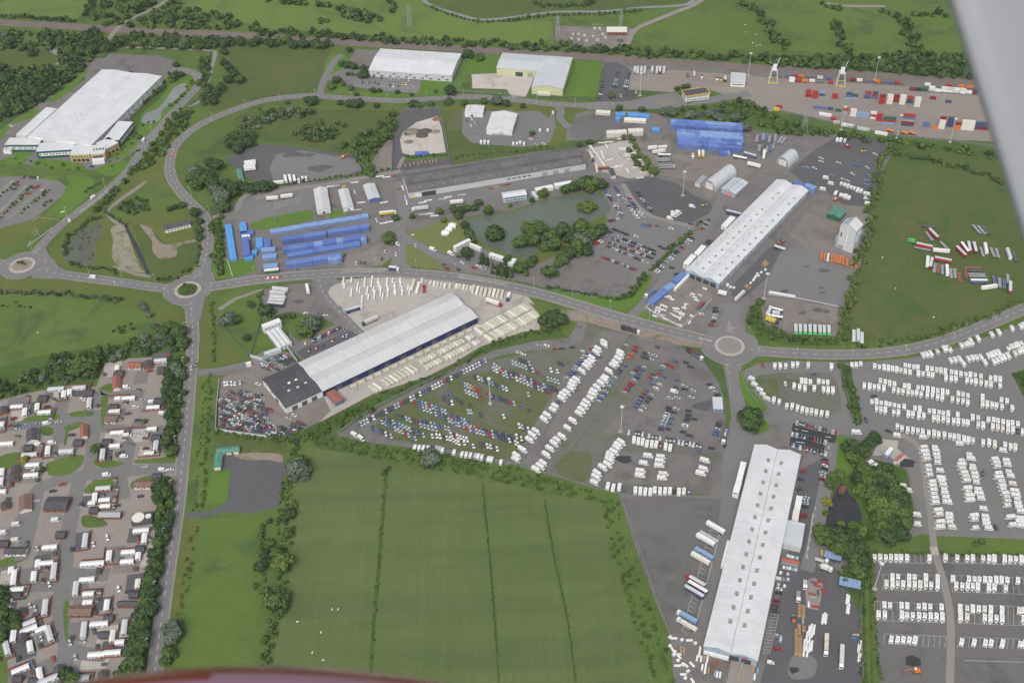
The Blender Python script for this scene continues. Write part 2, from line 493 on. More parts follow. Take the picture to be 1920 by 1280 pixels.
A('meadow','meadow_flowers',3,[(208,428),(230,422),(240,440),(250,470),(262,500),(270,512),(225,500),(210,480),(212,450)],True)
A('field','rough_field',3,[(250,424),(270,420),(300,446),(320,458),(372,448),(370,490),(345,508),(296,524),(276,500),(262,460)],True)
A('bare_ground','bare_earth',4,[(262,422),(282,428),(292,446),(308,458),(335,455),(372,447),(372,452),(335,462),(330,480),(300,485),(286,470),(284,450)],True)
A('path','old_road',4,[(268,342),(276,340),(255,358),(228,376),(206,395),(212,408),(228,420),(224,424),(204,410),(200,395),(222,374),(250,354)],True)
A('drain','pond_dark',4,[(233,424),(239,424),(264,470),(284,518),(278,520),(256,474)])
A('path','old_road',4,[(208,498),(224,500),(258,512),(284,516),(282,521),(255,517),(222,505)])
A('verge','verge',2,[(-60,470),(0,462),(40,450),(70,432),(98,412),(90,402),(60,398),(30,420),(0,425),(-60,440)],True)
A('verge','verge',2,[(-60,522),(60,520),(120,522),(190,532),(250,546),(300,565),(340,590),(345,680),(335,760),(300,640),(280,600),(240,572),(190,556),(0,545),(-60,545)],True)
A('verge','verge',2,[(378,570),(400,556),(402,640),(380,690),(374,690),(376,620)])
A('verge','green_field',2,[(362,708),(392,704),(388,760),(382,830),(374,900),(366,960),(348,958),(355,860)])
A('drain','leaf_light',3,[(386,740),(391,740),(382,850),(376,955),(370,955),(377,850)])
A('lawn','lawn',3,[(398,886),(432,878),(426,940),(382,948),(390,908)])
A('verge','verge',2,[(318,1100),(350,980),(375,975),(350,1100),(330,1200),(300,1340),(284,1340),(300,1200)])
A('factory_yard','gravel',2,[(155,125),(170,112),(193,110),(205,101),(300,105),(328,113),(332,130),(316,148),(306,165),(298,250),(200,320),(60,310),(0,300),(-40,290),(-20,250),(25,228),(80,180),(122,178),(160,150)])
A('lawn','lawn',3,[(160,130),(166,136),(120,180),(104,192),(84,191),(100,180)])
A('lawn','lawn',3,[(20,228),(60,205),(74,206),(60,222),(24,232),(2,262),(-40,280),(-40,262)])
A('lawn','lawn',3,[(306,150),(330,140),(366,146),(366,160),(350,180),(310,222),(285,252),(255,254),(250,240),(270,205),(300,170)],True)
A('lawn','dark_verge',3,[(245,205),(300,165),(318,158),(300,185),(265,215),(262,235),(250,232)],True)
A('pond','pond_pale',4,[(266,222),(275,212),(296,203),(310,188),(326,165),(345,157),(352,162),(340,178),(318,196),(304,208),(300,224),(284,232),(268,230)],True)
A('lawn','lawn',3,[(210,285),(240,262),(255,258),(258,268),(240,290),(222,298),(206,298)],True)
A('lawn','lawn',3,[(62,305),(80,298),(140,304),(160,314),(150,320),(100,315),(68,314)],True)
A('lawn','lawn',3,[(2,300),(30,292),(52,298),(40,308),(10,308)],True)
A('lawn','lawn',3,[(180,318),(206,306),(236,304),(240,312),(225,326),(200,330)],True)
A('lawn','lawn',3,[(26,285),(50,283),(62,288),(54,294),(30,293)],True)
A('lawn','lawn',3,[(125,330),(148,330),(170,334),(178,345),(168,362),(150,382),(128,386),(112,376),(118,356),(130,345)],True)
A('lawn','lawn',3,[(90,398),(110,382),(140,386),(132,400),(115,406),(92,404)],True)
A('car_park','tarmac',3,[(-60,350),(0,332),(50,330),(112,340),(124,350),(118,366),(90,390),(60,412),(0,428),(-60,440)])
for k,((x0,y0),(x1,y1))in enumerate([((0,368),(34,342)),((2,408),(62,350)),((40,400),(98,352)),((0,396),(10,386))]):
 band('planting_bed',[G(x0,y0),G(x1,y1)],3.2,'bare_earth',5)
 # railway and terminal
rail_c=[(-160,32),(0,43),(100,48),(200,55),(300,60),(480,68),(600,77),(800,88),(960,98),(1200,113),(1440,129),(1600,139),(1850,157),(2060,172)]
rail_p=spline([G(*p).xy for p in rail_c],False,6)
band('railway_bed',rail_p,15.,'ballast',3)
rails=MB()
for off in(-5.6,-4.1,-1.4,.1,3.2,4.7):
 L,Rr=strip_pts(rail_p,.16,off)
 n=len(L);z=.16
 rails.add([(p.x,p.y,z)for p in L]+[(p.x,p.y,z)for p in Rr],[(n+i,n+i+1,i+1,i)for i in range(n-1)])
rails.build('railway_track','rust',kind='structure')
A('ballast_strip','gravel',2,[(1130,112),(1300,122),(1600,146),(1860,164),(2060,178),(2060,196),(1860,176),(1600,158),(1440,148),(1300,136),(1128,128)])
A('container_terminal','terminal_tarmac',3,[(1180,128),(1300,134),(1440,146),(1600,156),(1860,174),(2060,190),(2060,300),(1870,266),(1780,262),(1690,254),(1640,246),(1560,228),(1460,206),(1430,212),(1390,190),(1330,168),(1270,168),(1262,174),(1176,168)])
A('car_park','dark_tarmac',4,[(1134,118),(1156,116),(1184,132),(1178,170),(1196,184),(1160,190),(1120,192),(1124,160)])
A('terminal_road','road_tarmac',5,[(1100,192),(1180,190),(1230,178),(1270,174),(1290,196),(1330,182),(1400,170),(1410,180),(1330,194),(1250,204),(1150,206),(1100,206)])
A('verge','dark_verge',3,[(1170,206),(1250,206),(1330,198),(1400,186),(1440,208),(1480,226),(1560,244),(1640,256),(1780,270),(2060,312),(2060,335),(1880,302),(1760,280),(1670,268),(1560,250),(1450,244),(1380,228),(1250,216)])
A('drain','pond_dark',4,[(1306,216),(1330,208),(1356,206),(1362,212),(1330,216),(1312,222)],True)
A('substation_yard','brown_gravel',3,[(1040,52),(1050,49),(1135,51),(1188,54),(1184,66),(1180,84),(1150,93),(1078,90),(1040,76)])
A('track','old_road',4,[(1196,50),(1200,54),(1188,66),(1182,84),(1152,95),(1138,93),(1172,80),(1176,60)])
for pth,wd,mt in(([(1196,52),(1230,38),(1270,22),(1300,10),(1325,-10),(1350,-50)],7,'old_road'),([(790,-20),(800,6),(850,25),(900,37),(960,33),(1040,23),(1130,22),(1200,15),(1290,8),(1305,-20)],5,'pond_pale'),([(330,-10),(290,15),(262,28),(238,40),(222,52),(205,72),(196,86)],6,'old_road'),([(80,76),(88,86),(104,98),(114,106),(114,116),(98,126),(70,135),(34,135),(20,128)],7,'old_road'),([(236,88),(290,90),(355,93),(398,96),(403,104),(396,130),(386,165),(374,190),(352,200)],4.5,'old_road'),([(1660,12),(1600,12),(1570,10),(1550,6)],6,'old_road')):
 band('track' if mt!='pond_pale' else 'drain',spline([G(*p).xy for p in pth],False,5),wd,mt,6)
 # yards and car parks (photo points)
A('works_yard','gravel',2,[(395,408),(415,400),(480,360),(560,345),(640,335),(752,318),(830,300),(848,310),(1000,286),(1100,272),(1160,262),(1245,262),(1256,232),(1400,240),(1440,250),(1530,254),(1600,250),(1660,262),(1672,290),(1640,345),(1628,400),(1610,480),(1590,540),(1574,600),(1566,640),(1480,640),(1404,616),(1400,600),(1395,640),(1335,628),(1280,616),(1185,590),(1225,520),(1120,560),(1040,545),(990,530),(930,520),(820,505),(740,496),(740,470),(700,500),(600,512),(480,518),(400,524),(392,470)])
A('works_yard','dark_tarmac',3,[(420,300),(470,270),(520,272),(600,282),(680,296),(690,318),(660,330),(560,345),(500,350),(455,330)])
A('works_yard','tarmac',4,[(505,315),(518,290),(560,282),(610,290),(672,300),(678,318),(640,332),(560,342),(515,346)])
A('bare_ground','brown_gravel',4,[(700,300),(722,270),(740,262),(735,318),(718,330),(696,322)],True)
A('works_yard','dark_tarmac',4,[(734,320),(736,236),(760,206),(822,203),(838,280),(846,308),(760,320)])
A('concrete_pad','pale_concrete',5,[(754,286),(750,262),(756,248),(780,230),(820,218),(828,240),(836,286),(800,290),(768,294)])
A('path','old_road',6,[(742,320),(750,300),(758,290),(762,292),(752,312),(748,322)])
A('rough_grass','green_field',5,[(758,292),(800,290),(834,288),(840,298),(800,298),(764,304)])
A('works_yard','tarmac',3,[(868,204),(905,208),(1030,204),(1040,218),(1042,240),(1030,268),(980,276),(925,272),(884,268),(866,250)])
A('verge','verge',4,[(962,195),(1000,197),(1030,200),(1034,212),(1028,222),(1010,208),(962,210)])
A('works_yard','gravel',3,[(1075,228),(1080,212),(1110,205),(1255,212),(1256,240),(1240,262),(1160,262),(1062,264),(1060,248)])
A('works_yard','park_tarmac',4,[(1080,222),(1110,212),(1160,214),(1200,236),(1180,244),(1140,240),(1130,262),(1080,262),(1066,248)])
A('verge','verge',4,[(1062,216),(1066,206),(1100,202),(1170,208),(1150,211),(1100,208),(1078,214),(1076,232),(1066,236)])
A('rough_grass','verge',4,[(1030,268),(1040,248),(1062,240),(1062,256),(1044,262),(1042,276)])
A('works_yard','concrete',4,[(1100,280),(1160,266),(1186,262),(1225,328),(1180,335),(1120,320)])
A('works_yard','brown_gravel',3,[(1190,268),(1256,262),(1260,290),(1330,292),(1420,290),(1440,300),(1400,330),(1330,370),(1300,340),(1250,330),(1228,330)])
A('works_yard','dark_tarmac',4,[(1168,342),(1226,332),(1268,344),(1300,366),(1330,378),(1340,395),(1290,420),(1230,410),(1200,390)])
A('boat_yard','dark_tarmac',4,[(1480,320),(1530,280),(1560,262),(1600,254),(1655,262),(1670,280),(1660,300),(1632,388),(1580,384),(1540,350),(1510,345)])
A('works_yard','brown_gravel',4,[(1530,380),(1576,384),(1632,390),(1624,450),(1612,500),(1588,480),(1520,470),(1480,440),(1510,400)])
A('works_yard','tarmac',4,[(1440,520),(1465,470),(1520,462),(1580,474),(1610,500),(1596,540),(1570,574),(1520,566),(1440,552)])
A('works_yard','brown_gravel',4,[(1440,556),(1520,568),(1572,578),(1566,630),(1490,624),(1440,600),(1425,580)])
A('works_yard','dark_tarmac',4,[(1368,540),(1440,466),(1475,450),(1440,520),(1400,555),(1375,560)])
A('works_yard','tarmac',3,[(480,362),(530,350),(590,346),(588,392),(480,412),(400,412),(440,392)])
A('lawn','lawn',4,[(470,420),(500,408),(585,393),(588,412),(520,428),(474,432)])
A('lawn','lawn',4,[(615,398),(642,392),(647,404),(618,410)])
A('lawn','lawn',4,[(402,505),(402,490),(476,484),(482,508),(440,520),(404,524)])
A('lawn','lawn',4,[(396,524),(396,460),(404,410),(418,402),(420,460),(404,500)])
A('lawn','dry_lawn',4,[(764,440),(800,424),(850,410),(880,424),(884,445),(872,465),(848,476),(828,472),(790,456)],True)
A('lawn','dry_lawn',4,[(762,462),(772,458),(800,478),(822,492),(834,502),(800,504),(766,497),(760,488)],True)
A('works_yard','brown_gravel',4,[(640,480),(690,470),(730,440),(742,470),(740,478),(715,498),(650,504)])
A('works_yard','tarmac',4,[(740,345),(756,340),(768,372),(900,355),(1000,344),(1050,345),(1000,356),(900,374),(780,390),(745,386)])
A('car_park','gravel',4,[(850,480),(880,474),(920,486),(950,500),(984,510),(960,516),(900,510),(850,496),(838,488)])
A('pond_bank','verge',4,[(872,410),(900,402),(960,394),(1020,374),(1080,362),(1130,358),(1152,388),(1135,420),(1090,455),(1040,480),(990,500),(950,482),(900,462),(876,438)],True)
A('pond','pond_green',5,[(878,412),(910,404),(965,396),(1010,380),(1060,368),(1122,362),(1145,394),(1110,414),(1060,440),(1010,470),(985,486),(950,474),(915,462),(885,440)],True)
A('car_park','tarmac',4,[(1130,352),(1160,346),(1200,392),(1226,404),(1290,424),(1292,440),(1222,508),(1190,552),(1150,556),(1060,538),(1036,528),(1040,505),(1095,480),(1140,430)])
A('car_park','gravel',5,[(1045,524),(1060,500),(1110,470),(1130,480),(1200,502),(1170,545),(1150,556),(1060,538)])
A('lawn','lawn',4,[(1020,536),(1050,544),(1110,558),(1168,556),(1196,538),(1218,512),(1224,522),(1200,562),(1170,583),(1110,572),(1050,552)])
A('lawn','lawn',4,[(1182,582),(1196,578),(1260,598),(1276,612),(1240,608),(1186,594)])
A('works_yard','brown_gravel',4,[(1222,566),(1280,520),(1330,535),(1336,556),(1318,586),(1280,614),(1226,596),(1210,578)])
A('lawn','dark_verge',4,[(1396,600),(1418,565),(1432,560),(1428,595),(1440,615),(1500,632),(1566,634),(1580,648),(1480,648),(1420,632)])
A('works_yard','concrete',3,[(612,552),(620,538),(645,524),(700,520),(760,520),(840,528),(920,540),(990,556),(1010,580),(1012,618),(980,622),(900,650),(820,700),(740,738),(670,770),(600,790),(560,770),(600,660),(645,630),(672,622),(650,600),(640,575),(618,568)])
A('works_yard','gravel',2,[(486,545),(540,534),(600,528),(612,552),(640,580),(680,622),(640,668),(575,680),(540,655),(545,590),(490,598)])
A('car_park','dark_tarmac',4,[(556,660),(640,612),(672,628),(600,668),(572,676)])
A('lawn','green_field',3,[(400,560),(440,548),(492,540),(492,590),(486,610),(510,640),(478,660),(462,668),(430,640),(408,608)])
A('lawn','green_field',4,[(520,590),(545,584),(600,594),(628,608),(560,640),(548,630),(540,612)])
A('path','old_road',5,[(408,578),(440,558),(492,541),(492,544),(444,562),(414,582)])
A('verge','verge',3,[(396,575),(408,560),(410,620),(430,650),(456,668),(440,684),(380,688),(385,640),(398,620)])
A('scrap_yard','brown_gravel',3,[(412,712),(460,684),(490,660),(545,662),(560,690),(600,730),(620,770),(600,790),(540,818),(480,812),(408,805)])
A('track','gravel',3,[(372,692),(430,688),(470,682),(470,698),(420,704),(372,706)])
A('bank','rough_field',3,[(640,770),(700,738),(800,706),(900,656),(990,626),(1050,622),(1060,634),(960,652),(880,676),(780,724),(690,782),(640,802),(590,815)])
A('bank','dark_verge',4,[(560,812),(640,770),(720,738),(820,704),(905,655),(985,624),(1050,618),(1062,630),(1000,636),(900,660),(830,712),(730,752),(650,792),(580,825)])
A('lane','gravel',5,[(830,700),(880,676),(930,656),(1000,640),(1066,634),(1085,600),(1100,604),(1092,640),(1070,650),(1000,656),(940,666),(880,690)])
A('verge','verge',4,[(990,566),(1010,575),(1040,588),(1062,605),(1060,622),(1012,620),(1012,590)])
A('bare_ground','bare_earth',3,[(1050,580),(1100,585),(1160,602),(1250,630),(1330,646),(1330,655),(1240,642),(1150,618),(1100,604),(1060,600)])
A('car_park','weedy_lot',2,[(632,815),(700,770),(830,702),(900,680),(1000,660),(1070,652),(1100,606),(1170,620),(1260,640),(1320,676),(1350,720),(1362,760),(1360,800),(1340,900),(1330,926),(1160,924),(1040,892),(960,868),(880,855),(780,838),(700,830)])
A('rough_grass','weedy_green',3,[(660,812),(720,770),(840,716),(960,690),(1030,710),(1060,740),(1010,800),(960,860),(860,846),(760,826),(700,824)],True)
A('car_park','gravel',4,[(1060,700),(1130,620),(1180,628),(1110,730),(1030,880),(960,866),(1000,800)])
A('car_park','gravel',4,[(1190,630),(1256,640),(1318,678),(1350,724),(1360,770),(1352,848),(1180,816),(1130,810),(1240,700)])
A('rough_grass','weedy_green',5,[(1040,870),(1060,850),(1090,845),(1110,855),(1100,900),(1060,896)],True)
A('car_park','gravel',4,[(1130,850),(1240,850),(1340,862),(1330,905),(1240,910),(1130,898)],True)
A('lane','gravel',5,[(640,812),(690,775),(780,728),(900,672),(905,678),(790,736),(720,775),(700,800),(740,826),(860,846),(960,866),(955,872),(860,856),(740,834),(670,826)])
A('works_yard','gravel',2,[(1160,926),(1330,928),(1345,860),(1370,790),(1395,780),(1440,770),(1560,790),(1620,800),(1690,820),(1730,1000),(1620,1040),(1612,1340),(1270,1340),(1255,1186),(1230,1130),(1190,1020)])
A('works_yard','park_tarmac',3,[(1162,932),(1300,932),(1370,936),(1352,1060),(1318,1190),(1258,1186),(1232,1130),(1196,1030)])
A('works_yard','dark_tarmac',3,[(1446,1200),(1482,1000),(1500,880),(1556,852),(1545,940),(1528,1040),(1590,1080),(1612,1150),(1615,1290),(1560,1300),(1420,1300)])
A('works_yard','paving',4,[(1372,1236),(1416,1244),(1405,1330),(1350,1330)])
A('works_yard','tarmac',4,[(1486,1230),(1520,1228),(1532,1245),(1520,1270),(1480,1268)],True)
A('lawn','lawn',13,[(1385,704),(1392,700),(1408,730),(1440,764),(1410,764),(1392,740)],True)
A('lawn','lawn',13,[(1392,790),(1404,776),(1424,782),(1442,795),(1440,806),(1420,813),(1398,806)],True)
A('car_park','black_tarmac',4,[(1480,835),(1487,790),(1571,810),(1556,857)])
A('lawn','lawn',4,[(1570,818),(1592,818),(1610,830),(1600,860),(1620,870),(1590,890),(1560,905),(1552,890)])
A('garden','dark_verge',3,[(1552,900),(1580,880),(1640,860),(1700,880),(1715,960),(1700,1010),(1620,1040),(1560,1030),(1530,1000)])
A('pond','pond_dark',4,[(1560,935),(1578,905),(1592,925),(1606,940),(1616,975),(1590,1000),(1560,990),(1545,975)],True)
A('filling_apron','concrete',4,[(1636,854),(1648,820),(1662,812),(1686,818),(1682,840),(1706,860),(1690,875),(1664,852)])
A('lawn','green_field',4,[(1690,1006),(1732,1008),(1740,1034),(1640,1036),(1620,1042),(1600,1020)])
A('lawn','green_field',4,[(1757,1006),(1820,1008),(2060,1016),(2060,1042),(1765,1036)])
A('verge','dark_verge',4,[(1570,1090),(1600,1060),(1632,1040),(1634,1130),(1640,1340),(1618,1340),(1616,1160),(1596,1120)])
A('track','verge',5,[(1622,1070),(1626,1070),(1630,1200),(1634,1340),(1628,1340),(1624,1200)])
A('caravan_park','tarmac',2,[(1384,700),(1420,682),(1480,676),(1600,680),(1700,672),(1790,652),(1860,628),(1930,600),(2060,560),(2060,1016),(1750,1004),(1730,1000),(1690,820),(1600,804),(1570,800),(1440,772),(1410,740)])
A('caravan_park','weedy_lot',3,[(1400,720),(1440,700),(1500,700),(1556,700),(1575,740),(1570,775),(1500,770),(1440,745)],True)
A('rough_grass','weedy_green',4,[(1440,745),(1440,712),(1456,712),(1462,740),(1480,752)],True)
A('lawn','dark_verge',4,[(1572,684),(1580,679),(1595,690),(1606,740),(1618,790),(1605,799),(1596,780),(1580,720)])
A('rough_grass','dark_verge',4,[(1896,700),(1930,690),(2060,680),(2060,780),(1920,745)])
A('caravan_park','park_tarmac',3,[(1640,1042),(1660,1038),(2060,1044),(2060,1340),(1652,1340),(1645,1220),(1642,1120)])
for pth,wd,mt in(([(1728,845),(1736,900),(1745,960),(1752,1030),(1768,1085),(1780,1140),(1783,1200),(1780,1300)],4.6,'old_road'),([(1690,815),(1716,830),(1728,845)],5,'old_road')):
 band('track',spline([G(*p).xy for p in pth],False,5),wd,mt,6)
A('bridge_deck','concrete',8,[(1743,1025),(1757,1025),(1761,1040),(1746,1040)])
A('works_yard','dark_tarmac',3,[(408,850),(440,848),(530,850),(536,870),(522,950),(470,962),(420,958),(398,966),(350,972),(348,962),(400,956),(426,940),(432,880),(410,880)])
A('bare_ground','bare_earth',4,[(440,850),(520,850),(528,866),(500,862),(460,862)],True)
A('lawn','rough_field',2,[(398,840),(540,848),(540,835),(560,820),(500,818),(410,812)])
# traveller site, south west
A('residential_site','paving',2,[(-80,770),(40,740),(120,722),(180,725),(190,700),(240,672),(300,664),(322,672),(318,740),(312,860),(330,880),(326,920),(288,1000),(275,1090),(262,1170),(246,1260),(240,1340),(-80,1340)])
SITE_ROADS=[([(336,876),(300,878),(250,882),(200,886),(140,893),(95,905),(70,920),(50,960),(20,1010)],9),([(166,890),(172,850),(178,800),(186,760),(192,735),(220,740),(270,738)],8),([(186,782),(150,786),(110,790),(70,795),(0,800),(-40,805)],8),([(112,790),(115,762),(120,748)],9),([(115,795),(112,820),(108,832)],9),([(176,800),(215,804),(250,806),(262,790)],8),([(232,880),(238,850),(242,832),(250,826)],9),([(150,893),(140,940),(128,1000),(122,1060),(115,1120),(116,1170),(125,1210),(115,1260),(90,1290)],9),([(120,1075),(160,1078),(205,1076)],9),([(118,1095),(80,1098),(50,1100)],8),([(222,885),(228,910),(232,935)],8),([(125,1215),(160,1225),(200,1228)],8),([(262,720),(265,705),(270,695)],9),([(70,920),(62,960),(40,1050)],8)]
for pth,wd in SITE_ROADS:
 band('estate_road',spline([G(*p).xy for p in pth],False,5),wd*1.15,'tarmac',4+SITE_ROADS.index((pth,wd))*.2)
for pts in([(88,878),(92,866),(152,852),(154,870),(130,888),(95,892)],[(175,868),(185,860),(228,866),(228,872),(205,876),(188,876)],[(160,925),(170,905),(205,896),(222,898),(222,915),(210,918)],[(255,862),(300,858),(335,852),(332,866),(290,868),(256,868)],[(40,790),(58,780),(105,775),(108,785),(60,790)],[(128,775),(150,770),(175,772),(170,780),(135,780)],[(122,800),(152,790),(150,800),(126,808)],[(185,728),(208,718),(210,735),(190,730)],[(190,745),(203,748),(195,795),(190,798)],[(125,800),(130,795),(125,830),(120,832)],[(120,1130),(130,1132),(128,1190),(142,1210),(130,1212),(120,1180)],[(246,905),(262,896),(286,890),(290,900),(250,916)],[(0,856),(38,848),(40,870),(0,880)],[(-40,1120),(4,1130),(10,1340),(-60,1340)],[(76,800),(100,802),(98,815),(80,815)],[(152,975),(160,965),(190,972),(200,985),(160,988)],[(0,1050),(40,1040),(50,1048),(0,1064)]):
 A('garden','green_field',5,pts,True)
A('verge','dark_verge',3,[(312,690),(345,690),(340,780),(335,850),(314,860),(312,780)])
A('verge','dark_verge',3,[(288,960),(326,900),(326,960),(312,1040),(300,1100),(288,1180),(270,1260),(250,1280),(240,1240),(262,1150),(278,1060)])
A('bank','dark_verge',2,[(-80,712),(60,670),(180,650),(280,640),(318,650),(350,600),(352,690),(310,668),(240,672),(185,700),(170,728),(60,732),(-80,775)])
# ROADS
def road(name,pts,wd,layer=9,kerb=2.6,mat='road_tarmac',line=True,edge=False):
 path=spline([G(*p).xy for p in pts],False,8)
 if kerb:band('pavement',path,wd+kerb,'old_road',layer-2)
 band(name,path,wd,mat,layer)
 if line:dashes(path,3.5,4.5,.3)
 if edge:solid(path,.16,wd/2-.35);solid(path,.16,-wd/2+.35)
 return path
RB={'west':(42,498),'mid':(352,544),'east':(1368,649)}
south_road=road('road',[(357,566),(362,620),(361,660),(356,720),(350,790),(343,860),(336,930),(326,1000),(314,1080),(303,1160),(294,1230),(284,1330)],7.6)
west_road=road('road',[(42,498),(100,512),(160,521),(230,530),(300,540),(352,544)],8.6,9.2)
main_road=road('road',[(352,544),(420,534),(480,525),(560,517),(640,512),(720,511),(800,515),(880,524),(950,537),(1020,553),(1100,577),(1160,595),(1230,614),(1290,629),(1340,642),(1368,649)],10.4,9.4,edge=True)
loop_road=road('road',[(352,544),(366,520),(381,497),(388,470),(390,432),(381,403),(358,381),(333,353),(319,327),(321,292),(337,264),(374,235),(424,212),(480,193),(520,185),(580,180),(640,184),(700,187),(750,189),(820,185),(880,182),(960,187),(1040,196),(1110,198),(1150,196)],7.4,9.6)
service_road=road('road',[(42,498),(70,470),(85,452),(112,425),(150,395),(200,357),(235,327),(262,290),(287,255),(317,220),(350,185),(372,160),(371,143),(350,133),(322,130)],6.8,9.8)
road('road',[(-80,484),(0,494),(42,498)],9.,10.)
arc_road=road('road',[(1368,649),(1400,654),(1440,659),(1500,663),(1560,665),(1620,664),(1670,660),(1720,652),(1780,636),(1840,613),(1900,588),(1960,562),(2060,520)],9.,10.2)
south_spur=road('road',[(1368,649),(1369,680),(1374,706),(1380,740),(1384,770),(1384,800),(1376,840),(1366,880)],11.,10.4,0,line=False)
road('road',[(1368,649),(1364,620),(1367,596),(1376,570)],12.,10.6,0,line=False)
dashes(spline([G(*p).xy for p in[(1362,665),(1364,690),(1368,712),(1369,735)]],False,5),2,3,.2)
road('road',[(738,514),(746,492),(749,466),(747,440),(750,420),(757,398),(756,370),(752,340)],12.,10.8,0,line=False)
dashes(spline([G(*p).xy for p in[(743,500),(749,480),(749,462),(748,440)]],False,5),2.5,3,.25)
road('road',[(752,440),(765,450),(790,463),(820,480),(850,492),(880,503),(930,516)],8.,11.,0,line=False)
road('road',[(1042,196),(1052,208),(1050,222),(1066,240)],8.,11.2,0,line=False)
road('road',[(598,183),(602,168),(608,150),(618,130),(630,112),(642,104)],8.,9.,0,line=False)
A('car_park','tarmac',8,[(640,130),(676,132),(684,142),(790,152),(784,176),(720,172),(650,162),(612,150),(618,143)])
A('works_yard','gravel',6,[(652,118),(668,92),(716,96),(700,126),(668,126),(650,124)])
A('works_yard','pale_concrete',8,[(886,162),(884,140),(936,138),(1000,142),(1000,150),(986,182),(960,182),(950,168),(884,166)])
road('road',[(598,524),(606,548),(628,576),(654,602),(680,628)],6.,9.,0)
road('road',[(1185,592),(1206,572),(1230,545),(1262,505),(1300,460),(1330,420),(1350,380),(1360,345)],9.,8.,0,line=False,mat='tarmac')
road('road',[(372,698),(410,694),(470,680)],6.,8.,0,line=False,mat='tarmac')
road('road',[(1386,790),(1420,792),(1470,782),(1520,792),(1580,806),(1640,812),(1690,818)],10,8.,0,line=False,mat='tarmac')
road('road',[(1560,830),(1550,900),(1536,970),(1524,1030),(1512,1070)],9.,8.2,0,line=False,mat='tarmac')
solid(spline([G(*p).xy for p in[(1524,962),(1517,1010),(1510,1050)]],False,4),.3)
dashes(spline([G(*p).xy for p in[(1529,950),(1522,990),(1514,1040)]],False,4),3,4,.3)
A('lane','tarmac',6,[(1360,800),(1400,800),(1420,820),(1380,940),(1330,1190),(1300,1190),(1330,1080),(1350,960)])
road('road',[(760,372),(830,356),(900,352),(960,345),(1040,336),(1095,318)],7,6,0,line=False,mat='tarmac')
road('road',[(480,372),(540,356),(620,345),(700,330),(752,322)],5.5,6,0,line=False,mat='old_road')
road('road',[(400,408),(440,395),(452,375),(470,362),(500,352)],5.5,6.2,0,line=False,mat='old_road')
road('road',[(1168,345),(1190,380),(1215,402),(1250,414),(1300,424)],5,6.4,0,line=False,mat='old_road')
def ring(name,c,r0,r1,h,mat,n=56,**kw):
 m=MB()
 a=[(c.x+math.cos(2*math.pi*k/n),c.y)for k in range(n)]
 h+=.3
 P=lambda r,k,z:(c.x+r*math.cos(2*math.pi*k/n),c.y+r*math.sin(2*math.pi*k/n),z)
 v=[P(r1,k,.2)for k in range(n)]+[P(r1,k,h)for k in range(n)]+[P(r0,k,h+.05)for k in range(n)]
 f=[]
 for k in range(n):
  j=(k+1)%n
  f+=[(k,j,n+j,n+k),(n+k,n+j,2*n+j,2*n+k)]
 m.add(v,f)
 return m.build(name,mat,kind='structure',**kw)
def island(key,r_out,r_ring,mat_ring,mat_in,r_road):
 c=G(*RB[key])
 sheet('roundabout',disc_pts(c,r_road,64),'road_tarmac',13,px=False)
 ring('kerb_ring',c,r_ring,r_out,.26,mat_ring)
 m=MB()
 n=40
 rr=[(r_ring,.6),(r_ring*.6,.85),(r_ring*.25,1.)]
 v=[(c.x+r*math.cos(2*math.pi*k/n),c.y+r*math.sin(2*math.pi*k/n),z)for r,z in rr for k in range(n)]+[(c.x,c.y,1.05)]
 f=[(i*n+k,i*n+(k+1)%n,(i+1)*n+(k+1)%n,(i+1)*n+k)for i in range(2)for k in range(n)]+[(2*n+k,2*n+(k+1)%n,3*n)for k in range(n)]
 m.add(v,f)
 m.build('roundabout_island',mat_in,kind='structure')
 return c
c_west=island('west',11.2,8.2,'concrete','bare_earth',19.5)
c_mid=island('mid',11.2,8.4,'concrete','dark_verge',20.)
c_east=island('east',11.6,9.4,'concrete','old_road',22.5)
def fillet(pts,layer=9):
 A('junction','road_tarmac',layer,pts)
fillet([(318,541),(330,520),(372,512),(400,520),(402,540),(386,556),(380,580),(376,600),(352,600),(348,582),(330,566)])
fillet([(386,470),(398,470),(396,512),(404,528),(376,530),(366,520),(382,498)])
fillet([(60,482),(84,462),(92,478),(110,500),(130,512),(100,524),(60,522)])
fillet([(1322,634),(1352,622),(1350,590),(1386,584),(1392,620),(1404,642),(1430,652),(1430,668),(1396,672),(1388,700),(1366,702),(1352,672),(1326,652)])
fillet([(716,516),(730,500),(740,480),(758,480),(764,496),(780,508),(780,518)])
fillet([(560,512),(610,508),(640,530),(620,536),(612,556),(596,552),(590,530)])
for pts in([(70,466),(80,460),(70,474),(62,474)],[(84,500),(98,506),(88,508)],[(318,544),(306,546),(316,551)],[(359,576),(363,576),(361,588)],[(372,514),(380,506),(376,518)],[(1366,600),(1372,610),(1376,624),(1362,624)]):
 A('traffic_island','old_road',14,pts)
def give_way(c,ang,r,wd,n=7):
 for k in range(n):
  a=ang+(k-n/2)*wd/r
  p0=Vector((c.x+r*math.cos(a),c.y+r*math.sin(a)));p1=Vector((c.x+r*math.cos(a+wd/r*.55),c.y+r*math.sin(a+wd/r*.55)))
  mark_seg(p0,p1,.35)
for c,rr in((c_west,19.5),(c_mid,20.),(c_east,22.5)):
 for a in(20,75,110,165,200,255,285,345):
  give_way(c,R(a),rr,1.3)
